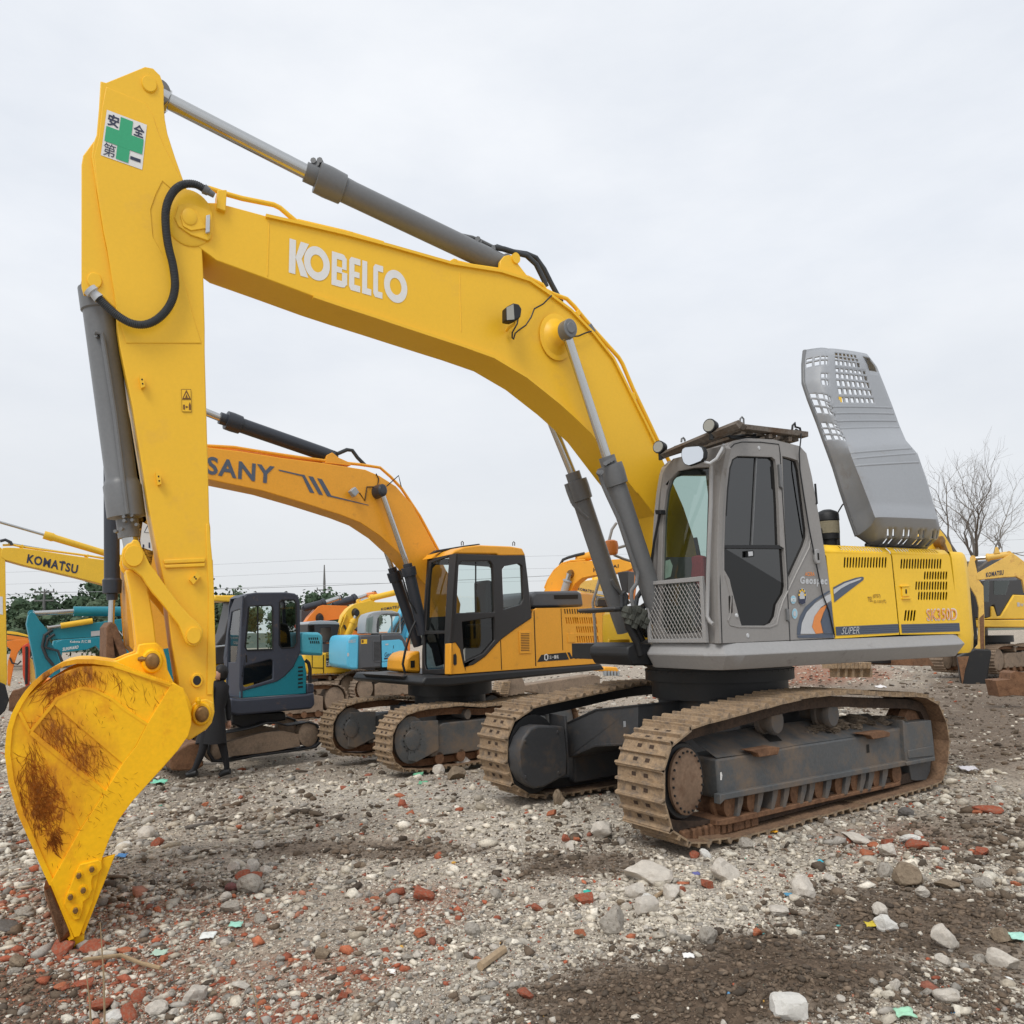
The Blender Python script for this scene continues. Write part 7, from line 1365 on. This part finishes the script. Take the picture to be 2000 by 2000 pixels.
def bare_tree(x, y, h, seed, label, spread=1., trunk_h=.3, n0=3, px_lim=None):
    rg = random.Random(seed); zb = float(gz(x, y)); r = thing('bare_tree', (x, y, zb), label, 'tree'); T = MB(); L = MB(); W = MB()
    T.sweep([(x, y, zb), (x+.02*h, y, zb+h*trunk_h*.5), (x, y, zb+h*trunk_h)], [h*.022, h*.017, h*.018], BARK, 9)
    def grow(p, d, ln, rad, lev):
        pts = [np.array(p)]; dd = np.array(d); k = 4 if lev < 3 else 3
        for i in range(k):
            dd = dd+np.array([rg.gauss(0, .13), rg.gauss(0, .13), .06+rg.gauss(0, .05)]); dd /= np.linalg.norm(dd); pts.append(pts[-1]+dd*ln/k)
        (L if lev < 2 else W).sweep(pts, [rad*(1-.5*i/k) for i in range(k+1)], BARK if lev < 2 else TWIG, 6 if lev < 2 else 3, cap=False)
        if lev >= 5: return
        nb_ = 2+(lev == 4)
        for i in range(nb_+1):
            f = 1. if i == 0 else rg.uniform(.35, .95); b = pts[min(k, int(f*k))]; a = rg.uniform(0, 6.28); tilt = rg.uniform(.3, .85)*spread
            s1 = np.cross(dd, [0.3, .2, 1.]); s1 /= np.linalg.norm(s1); s2 = np.cross(dd, s1); nd = dd+(s1*math.cos(a)+s2*math.sin(a))*tilt; nd /= np.linalg.norm(nd)
            grow(b, nd, ln*rg.uniform(.64, .88), rad*.52, lev+1)
    base_ = (x, y, zb+h*trunk_h)
    for d in ((-.75, .1, .8), (.22, -.1, 1.), (.85, .25, .62), (-.15, -.6, .8))[:n0]: grow(base_, np.array(d)/np.linalg.norm(d), h*.2, h*.0095, 0)
    T.build('trunk', r, smooth=60); L.build('limbs', r, smooth=60, fix=False); W.build('twigs', r, smooth=0, fix=False)
bare_tree((1905-1000)/F*28, 28., 8.3, 4, 'tall bare tree right of the open hood', 1.15, .45, 4); bare_tree((2040-1000)/F*34, 34., 5.2, 12, 'smaller bare tree cut by the right edge of the view', .7, .3, 3)
POLE = mat('weathered_pole', (110, 110, 108), .8, fine=.1)
def pole(px, pyt, D, label, arms):
    p = gnd(px, 1400, -.34); x = (px-1000)/F*D; y = D; yy = 1237; zt_ = EYE+(yy-pyt)*D/F; r = thing('utility_pole', (x, y, -.34), label, 'pole'); mbb = MB(); mbb.sweep([(x, y, -.34), (x, y, zt_*.8), (x, y, zt_)], [.16, .12, .05], POLE, 8); mbb.build('mast', r, smooth=60)
    for f in arms: mbb = MB(); z = -.34+(zt_+.34)*f; mbb.sweep([(x-.75, y, z), (x+.75, y, z)], .06, POLE, 5); [mbb.sweep([(x+s, y, z), (x+s, y, z+.25)], .05, POLE, 5) for s in (-.7, 0, .7)]; mbb.build('cross_arm', r)
    return x, y, zt_
pa = pole(632, 1101, 75, 'thin utility pole above the round tree', (.72, .56)); pb = pole(84, 1137, 58, 'utility pole standing in the left tree belt', (.97, .86))
WIRE = mat('power_line', (150, 153, 156), .7, fine=.02)
for k, z in enumerate((9.2, 8.0, 6.8)):
    mbb = MB(); x0 = pa[0]; pts = [(x0+(q*70), pa[1]-q*4, z-.2+1.5*((q+.0)**2-abs(q))*1.0) for q in np.linspace(-1, 1, 25)]; mbb.sweep(pts, .010, WIRE, 4, False); mbb.build('power_line', None, smooth=0, label=f'{("highest", "middle", "lowest")[k]} thin wire running past the pole above the round tree', cat='wire', group='wires between the poles', loc=pts[12], fix=False)
mbb = MB(); pts = [(pb[0]+q*40, pb[1]-q*6, pb[2]-.2+.8*(q*q-abs(q))) for q in np.linspace(-1, 1, 25)]; mbb.sweep(pts, .018, WIRE, 4, False); mbb.build('power_line', None, smooth=0, label='thin wire at the top of the left pole under the yellow boom', cat='wire', group='wires between the poles', loc=pts[12], fix=False)
# low dark bank far behind closes the horizon
HZB = mat('far_bank', (104, 112, 104), 1., fine=.12)
xs = np.linspace(-160, 160, 120); mbb = MB(); hh_ = 1.1+1.4*fbm(xs, xs*0+3, .06, 4, 8); V = [(x, 130, -.5) for x in xs]+[(x, 131+2*math.sin(x), h) for x, h in zip(xs, hh_)]+[(x, 145, -.5) for x in xs]; k = len(xs); mbb.add(V, [(i, i+1, i+1+k, i+k) for i in range(k-1)]+[(i+k, i+1+k, i+1+2*k, i+2*k) for i in range(k-1)], HZB); mbb.build('hills', None, smooth=60, kind='structure', fix=False)
# ================================================================== person
FPn = Fr((0, 11.0), 90.)
def make_person():
    zf = -.325; base = FPn.W(FPn.U(415, 1513, 0)[0], 0, zf); r = thing('person', tuple(base), 'person in a long black coat striding past the navy cab, half behind the yellow stick', 'person')
    def J(px, py, n=0.): a, z = FPn.U(px, py, n); return FPn.W(a, n, z)
    J_ = {'pelvis': (J(414, 1412), .105), 'waist': (J(418, 1385), .1), 'chest': (J(424, 1356), .115), 'neck': (J(429, 1331), .048), 'head': (J(432, 1316), .075), 'crown': (J(433, 1303), .062),
          'hl': (J(404, 1420, -.06), .085), 'kl': (J(396, 1466, -.1), .058), 'al': (J(379, 1505, -.12), .04), 'tl': (J(366, 1512, -.14), .03), 'hr': (J(424, 1420, .06), .085), 'kr': (J(437, 1464, .1), .058), 'ar': (J(444, 1502, .1), .04), 'tr': (J(432, 1513, .1), .03),
          'sl': (J(412, 1342, -.14), .06), 'el': (J(404, 1378, -.17), .047), 'wl': (J(402, 1410, -.13), .034), 'sr': (J(437, 1342, .13), .06), 'er': (J(445, 1376, .16), .047), 'wr': (J(447, 1408, .12), .034)}
    ed = [('pelvis', 'waist'), ('waist', 'chest'), ('chest', 'neck'), ('neck', 'head'), ('head', 'crown'), ('pelvis', 'hl'), ('hl', 'kl'), ('kl', 'al'), ('al', 'tl'), ('pelvis', 'hr'), ('hr', 'kr'), ('kr', 'ar'), ('ar', 'tr'), ('chest', 'sl'), ('sl', 'el'), ('el', 'wl'), ('chest', 'sr'), ('sr', 'er'), ('er', 'wr')]
    names = list(J_); me = bpy.data.meshes.new('body'); me.from_pydata([tuple(J_[k][0]-base) for k in names], [(names.index(a), names.index(b)) for a, b in ed], [])
    o = bpy.data.objects.new('tmp', me); COL.objects.link(o); sk = o.modifiers.new('s', 'SKIN'); o.modifiers.new('d', 'SUBSURF').levels = 2
    for i, k in enumerate(names): q = me.skin_vertices[0].data[i]; q.radius = (J_[k][1], J_[k][1]); q.use_root = (k == 'pelvis')
    bpy.context.view_layer.update(); m2 = bpy.data.meshes.new_from_object(o.evaluated_get(bpy.context.evaluated_depsgraph_get())); bpy.data.objects.remove(o)
    CLOTH = mat('black_cloth', (30, 30, 33), .85, fine=.1); SKN = mat('skin', (196, 152, 128), .6, fine=.04); HAIR = mat('black_hair', (24, 22, 22), .5, fine=.1)
    m2.materials.append(CLOTH); b = bpy.data.objects.new('body', m2); COL.objects.link(b); b.parent = r; ORG[b.name] = base
    for p in m2.polygons: p.use_smooth = True
    mbb = MB(); V = []; lv = [(1330, 424, 14, .08), (1340, 424, 24, .13), (1358, 424, 22, .14), (1385, 419, 20, .13), (1410, 416, 24, .15), (1435, 414, 28, .17), (1453, 412, 31, .18)]
    for y, x, w_, d_ in lv:
        for k in range(16):
            q = 2*math.pi*k/16; V.append(J(x+w_*math.cos(q)*1.0, y+1.5*math.sin(3*q), d_*math.sin(q)))
    n = 16; mbb.add(V, [(i*n+k, i*n+(k+1) % n, (i+1)*n+(k+1) % n, (i+1)*n+k) for i in range(len(lv)-1) for k in range(n)], CLOTH); mbb.build('coat', r, smooth=70)
    mbb = MB(); c = J(432, 1314); mbb.lathe(c-np.array([0, 0, .11]), c+np.array([0, 0, .12]), [(0, .05), (.2, .085), (.5, .1), (.8, .085), (.95, .045), (1, .01)], HAIR, 16); mbb.build('hair', r, smooth=70)
    mbb = MB(); c = J(427, 1318, -.04)
    mbb.lathe(c-np.array([0, 0, .075]), c+np.array([0, 0, .07]), [(0, .03), (.3, .06), (.7, .07), (1, .04)], SKN, 14); f = J(421, 1318, -.09); mbb.lathe(f-np.array([0, 0, .02]), f+np.array([0, 0, .02]), [(0, .014), (1, .008)], SKN, 8); mbb.build('face', r, smooth=70)
    for w in ('wl', 'wr'):
        mbb = MB(); c = J_[w][0]
        for k in range(4): p0 = c+np.array([-.03+.018*k, 0, -.05]); mbb.sweep([p0, p0+np.array([-.004, -.004, -.035]), p0+np.array([-.012, -.004, -.06-.006*(k % 3)])], [.011, .01, .007], SKN, 6)
        mbb.sweep([c, c+np.array([0, 0, -.06])], [.03, .036], SKN, 8); p0 = c+np.array([-.04, 0, -.03]); mbb.sweep([p0, p0+np.array([-.015, 0, -.035])], [.011, .008], SKN, 6); mbb.build('hand', r, smooth=70)
    for a, t_ in (('al', 'tl'), ('ar', 'tr')):
        mbb = MB(); mbb.sweep([J_[a][0]+np.array([.04, 0, -.03]), J_[a][0]+np.array([-.03, 0, -.04]), J_[t_][0]+np.array([-.02, 0, -.01])], [.045, .05, .032], BLACK, 8); mbb.build('shoe', r, smooth=70)
make_person()

# ================================================================== single lumps, bricks, scraps
WHT = lump_mat('white_lump', (226, 223, 216), .08, .15, (190, 184, 172)); PURP = lump_mat('purple_brick', (128, 84, 82), .14)
LM = {'p': CONC[0], 'g': CONC[1], 'd': CONC[2], 'e': CONC[3], 'b': BRICKM[0], 'B': BRICKM[1], 'W': WHT, 'u': PURP}
rl_ = random.Random(21)
def put(px, py, rp, k, label, cat=None, sx=None, sy=None, sh=None, box=False, group=None, name=None, rot=None):
    x, y, z = gpx(px, py); r = rp*y/F*1.02; br = k in 'bBu'
    me = (BOXY if (br or box) else LUMPS)[rl_.randrange(5 if (br or box) else 9)]
    o = lump(name or ('brick' if br else 'stone'), me, LM[k], x, y, r, sx or rl_.uniform(.95, 1.25), sy or rl_.uniform(.75, 1.0), sh or rl_.uniform(.6, .85), rot or (rl_.gauss(0, .2), rl_.gauss(0, .2), rl_.uniform(0, 6.28)), label, cat or ('brick' if br else 'stone'), group)
    return o
put(1264, 1722, 38, 'p', 'long pale boulder lying in front of the nearest track', sx=1.25, sy=.7, sh=.62, rot=(.05, .1, -.12))
put(1413, 1718, 33, 'p', 'broad pale lump right of the long pale boulder', sh=.75)
put(1241, 1750, 20, 'p', 'pinkish pale lump just below the left end of the long boulder'); put(1311, 1752, 23, 'p', 'angular pale lump with a brick chip on its right shoulder'); put(1199, 1816, 28, 'g', 'single round grey boulder on the open gravel', sh=.95, sx=1.0, sy=.95)
put(1264, 1784, 20, 'p', 'blocky pale lump under the small white stone', box=True); put(1267, 1762, 14, 'W', 'small smooth white stone between the pale lumps'); put(1384, 1838, 20, 'g', 'upright pale lump at the top of the dark earth heap', sh=1.)
put(1177, 1636, 23, 'p', 'pale lump half leaning by the front of the nearest track'); put(1113, 1658, 14, 'p', 'narrow pale shard on the brown strip before the tracks', sx=1.5, sy=.5); put(1377, 1675, 14, 'W', 'white jagged stone under the nearest track front')
put(1542, 1990, 31, 'W', 'squared white block at the bottom edge on dark earth', box=True, sh=.8, sx=1.05, sy=.9, rot=(0, .03, .1))
put(1846, 1850, 24, 'p', 'pointed pale boulder on the dark earth at the right', sh=1.05); put(1840, 1884, 18, 'p', 'pale lump just below the pointed boulder'); put(1720, 1790, 19, 'p', 'pale nodule above the yellow scrap'); put(1731, 1816, 19, 'W', 'knobbly white lump touching the yellow scrap')
put(1804, 1750, 15, 'p', 'pale wedge on the edge of the right-hand earth'); put(1772, 1726, 29, 'e', 'largest earthy lump on the pale rubble at the right', sh=.8); put(1728, 1709, 19, 'g', 'grey-sided lump left of the largest earthy one'); put(1848, 1732, 19, 'e', 'flat brown-grey slab right of the earthy lump', sh=.45); put(1920, 1733, 14, 'g', 'rounded grey cobble near the right edge', sh=.95)
put(1671, 1643, 24, 'p', 'flat pale slab below the rear of the nearest track', sh=.4); put(1777, 1645, 20, 'W', 'star-shaped whitish slab right of the flat pale one', sh=.45); put(1736, 1671, 20, 'p', 'pale rounded lump under the crushed brick streak'); put(1769, 1594, 13, 'd', 'dark round stone close behind the nearest track'); put(1956, 1838, 22, 'e', 'pale brown lump beside the mint sheet at the right edge'); put(1958, 1888, 24, 'p', 'two-tone pale lump at the right edge, lower down'); put(1844, 1954, 26, 'p', 'broad pale lump in the bottom right gravel'); put(1565, 1750, 24, 'p', 'tall pale lump on the right part of the pale rubble', sh=.95); put(1523, 1784, 20, 'p', 'flat whitish lump above the dark earth heap', sh=.5)
put(488, 1742, 21, 'g', 'rough grey boulder beside the purple hollow brick', sh=1.); put(457, 1703, 16, 'p', 'whitish lump behind two red bricks left of centre'); put(491, 1701, 15, 'p', 'cream lump standing behind the two red bricks', sh=1.); put(450, 1779, 18, 'g', 'grey block on the brown strip below the purple brick', box=True); put(286, 1639, 16, 'p', 'pale lump right of the bucket beside a red brick', sh=.9); put(243, 1655, 15, 'W', 'flat white lump close to the bucket edge', sh=.5); put(14, 1816, 20, 'd', 'dark grey slab at the left edge beside the bucket teeth', sh=.5, sx=1.5); put(46, 1788, 15, 'g', 'grey lump above the dark slab at the left edge')
put(382, 1953, 22, 'p', 'angular cream block on the red brick dust', box=True); put(306, 1979, 20, 'p', 'pale lump at the bottom among red bricks'); put(222, 1994, 20, 'W', 'white crusted lump cut by the bottom edge', sh=.5); put(470, 1929, 18, 'p', 'flat cream slab above the dry stalk', sh=.4); put(969, 1752, 13, 'g', 'lone grey stone in the middle gravel'); put(764, 1710, 15, 'g', 'flat oval grey stone on the rubble ridge', sh=.4)
put(901, 1502, 23, 'p', 'pale broken slab in front of the amber track', sh=.8); put(890, 1521, 20, 'e', 'brown earth lump below the pale slab by the amber track'); put(857, 1511, 13, 'p', 'pale stone left of the brown earth lump'); put(1092, 1572, 14, 'e', 'upright brown stone at the foot of the far track', sh=1.4, sx=.8); put(1108, 1578, 10, 'p', 'small pale stone touching the upright brown one')
for px, py, rp, k, lb in ((1382, 1734, 16, 'b', 'deep red brick piece left of the broad pale lump'), (1331, 1742, 11, 'b', 'brick chip on the shoulder of the angular pale lump'), (1303, 1723, 11, 'b', 'thin brick splinter at the right end of the long boulder'), (1140, 1762, 18, 'b', 'crumbled red brick heap on the centre gravel'), (1050, 1779, 12, 'b', 'dark red brick stub left of the crumbled heap'), (1134, 1824, 11, 'B', 'orange brick chip left of the round grey boulder'), (1356, 1675, 11, 'b', 'red brick chip left of the white jagged stone'), (1478, 1824, 12, 'B', 'orange brick piece at the border of the dark heap'), (1127, 1642, 9, 'B', 'small orange brick piece before the nearest track'), (1733, 1652, 14, 'b', 'crushed red brick left end of the streak'), (1792, 1658, 18, 'b', 'crushed red brick middle of the streak'), (1914, 1671, 15, 'b', 'crushed red brick right end of the streak'), (1694, 1671, 11, 'B', 'orange-red brick chip under the flat pale slab'),
        (474, 1717, 15, 'b', 'left of the two red bricks by the rough grey boulder'), (498, 1714, 12, 'b', 'right of the two red bricks by the rough grey boulder'), (311, 1650, 14, 'b', 'red brick right of the bucket'), (123, 1860, 26, 'b', 'whole red brick half buried under the bucket teeth'), (183, 1856, 18, 'b', 'worn red brick just right of the half buried one'), (243, 1861, 12, 'B', 'small orange brick right of the worn red brick'), (269, 1953, 15, 'b', 'squared red brick near the bottom left'), (163, 1928, 15, 'b', 'flat red tile piece left of the dry stalk'), (199, 1972, 20, 'b', 'long flat red brick at the bottom left'), (255, 1988, 17, 'b', 'cracked red brick at the bottom edge'), (818, 1828, 13, 'B', 'lone orange brick block in the middle of the gravel'), (829, 1756, 20, 'b', 'bright crumbled brick below the rubble ridge'), (751, 1859, 9, 'b', 'round red brick chip below the lone orange block'), (670, 1952, 13, 'b', 'orange-red brick at the bottom centre-left'), (1026, 1946, 13, 'b', 'red brick beside the dark heap at the bottom'), (1078, 1592, 9, 'B', 'orange brick chip below the far track')):
    put(px, py, rp, k, lb, sh=.6)
put(1928, 1586, 17, 'b', 'pinkish hollow brick lying by the right edge', sx=1.5, sy=.7, sh=.5, rot=(0, 0, -.3)); put(457, 1740, 13, 'u', 'purple hollow brick beside the rough grey boulder', sx=1.2, sy=.8, sh=.7, rot=(0, 0, .1))
# many more lumps nobody would single out
pool = []
for k in range(900):
    px, py = rl_.uniform(-40, 2040), 1440+560*rl_.random()**.8
    x, y, z = gpx(px, py); zz_ = zones(np.array([x]), np.array([y]), np.array([z]))
    if in_tracks(np.array([x]), np.array([y]))[0] or (zz_['d'][0] > .45 and rl_.random() < .8): continue
    pool.append((px, py, zz_))
for k, (px, py, zz_) in enumerate(pool[:300]):
    br = rl_.random() < .10+.4*zz_['b'][0]; rp = min(17, 5.2*math.exp(rl_.gauss(.15, .38)))*(.75+.5*(py-1440)/560)
    if br: put(px, py, rp*.9, rl_.choice('bB'), 'small broken red brick piece loose among the gravel', group='small brick pieces in the rubble', sh=.6)
    else: put(px, py, rp, rl_.choice('ppgge'), 'small broken concrete lump loose among the gravel', group='small concrete lumps in the rubble')
def sheet(px, py, rp, rgb, label, seed, name='plastic_scrap', cat='litter', tilt=.5):
    x, y, z = gpx(px, py); r = rp*.85*y/F; rg = np.random.default_rng(seed); m = mat(name+str(seed), rgb, .6, fine=.05) if True else None; m.name = f'{name}_surface'
    g = np.linspace(-1, 1, 7); V = []; 
    for i in g:
        for j in g:
            e = 1-.35*abs(mnoise.noise(Vector((i*1.5+seed, j*1.5, 0)))); V.append((x+i*r*e, y+j*r*.7*e, float(gz(x, y))+.01+r*(.25+tilt*(j*.5+.5)*.5+.3*mnoise.noise(Vector((i*1.7, j*1.7, seed*3.1))))))
    mbb = MB(); mbb.add(V, [(i*7+j, i*7+j+1, i*7+j+8, i*7+j+7) for i in range(6) for j in range(6)], m); o = mbb.build(name, None, smooth=25, label=label, cat=cat, loc=(x, y, z)); so_ = o.modifiers.new('t', 'SOLIDIFY'); so_.thickness = .004; return o
for a in ((311, 1533, 18, (128, 208, 176), 'mint green sheet lying right of the bucket', 1), (1767, 1985, 22, (166, 216, 184), 'pale mint sheet at the bottom right edge', 2), (1988, 1838, 20, (172, 220, 204), 'mint sheet sticking up at the right edge', 3), (1701, 1812, 13, (206, 184, 60), 'crumpled yellow scrap beside the knobbly white lump', 4), (238, 1676, 12, (84, 146, 206), 'blue scrap at the right edge of the bucket', 5), (1147, 1748, 9, (40, 176, 158), 'turquoise scrap above the crumbled brick heap', 6), (1360, 1712, 9, (104, 106, 160), 'violet-blue scrap between the pale boulders', 7), (1345, 1874, 13, (240, 238, 234), 'white shell-like shard on the dark earth heap', 8), (460, 1813, 15, (158, 214, 194), 'small mint sheet on the brown strip', 9), (406, 1835, 18, (226, 230, 226), 'white flat scrap left of the small mint sheet', 10), (311, 1869, 17, (176, 204, 186), 'grey-mint foam piece below the bucket teeth', 11), (1510, 1628, 10, (226, 164, 30), 'orange scrap under the nearest track edge', 12), (1601, 1687, 8, (60, 180, 200), 'cyan scrap on the pale rubble', 13), (1890, 1508, 20, (222, 218, 222), 'white torn bag on the earth behind the track', 14), (817, 1516, 12, (120, 190, 150), 'green foam wedge before the amber track', 15), (827, 1533, 11, (112, 186, 146), 'green foam slab below the green wedge', 16), (764, 1904, 11, (236, 232, 226), 'white chip in the bottom centre gravel', 17), (1540, 1752, 9, (80, 140, 170), 'blue scrap at the foot of the tall pale lump', 18), (1720, 1345, 12, (226, 222, 220), 'white bag beyond the nearest track', 19), (1480, 1322, 14, (190, 214, 196), 'pale green sheet on red rubble behind the slew ring', 20), (660, 1440, 12, (222, 216, 212), 'white bag beside the far amber track', 21)): sheet(*a)
WOOD = mat('weathered_wood', (168, 146, 118), .9, fine=.15, bump=.3); STALK = mat('dry_stalk', (158, 136, 106), .9, fine=.12)
def stick(pxs, r, label, m=WOOD, name='stick', lift=.02, seg=7):
    P = []
    for px, py in pxs: x, y, z = gpx(px, py); P.append(np.array([x, y, z+lift]))
    mbb = MB(); mbb.sweep(P, r, m, seg); return mbb.build(name, None, smooth=50, label=label, cat='stick', loc=tuple(P[0]))
stick([(984, 1862), (960, 1880), (938, 1896)], .022, 'short thick stick on the grey gravel in the centre'); stick([(162, 1893), (236, 1884), (275, 1900), (314, 1910)], .011, 'thin curved twig lying below the bucket teeth', STALK, 'twig', .05)
stick([(1305, 1742), (1280, 1758)], .012, 'pale splinter between the pale boulders'); stick([(415, 1610), (385, 1616), (362, 1621)], .016, 'brown stick on the earth right of the bucket', BARK)
def stalk(px, pyt, pyb, lean, label):
    x, y, z = gpx(px, pyb); h = (pyb-pyt)*y/F; mbb = MB(); p = [np.array([x+lean*f*f, y, z+h*f-.02]) for f in (0, .3, .6, 1)]; mbb.sweep(p, [.006, .005, .004, .002], STALK, 6); mbb.build('dry_stalk', None, smooth=50, label=label, cat='stalk', loc=tuple(p[0]))
stalk(178, 1900, 2030, -.03, 'shorter dry stalk standing at the bottom left'); stalk(204, 1812, 2040, -.03, 'taller dry stalk standing at the bottom left'); stalk(512, 1918, 2060, -.05, 'bent dry stalk at the bottom, right of the cream slab')
make_gravel(52000, 2.2, 15, 3.4, .52, False, 'gravel')
make_gravel(170000, .9, 3.0, 1.8, .4, True, 'grit')

make_gravel(80000, 1.2, 10, 2.4, .6, False, 'earth_clods', True)
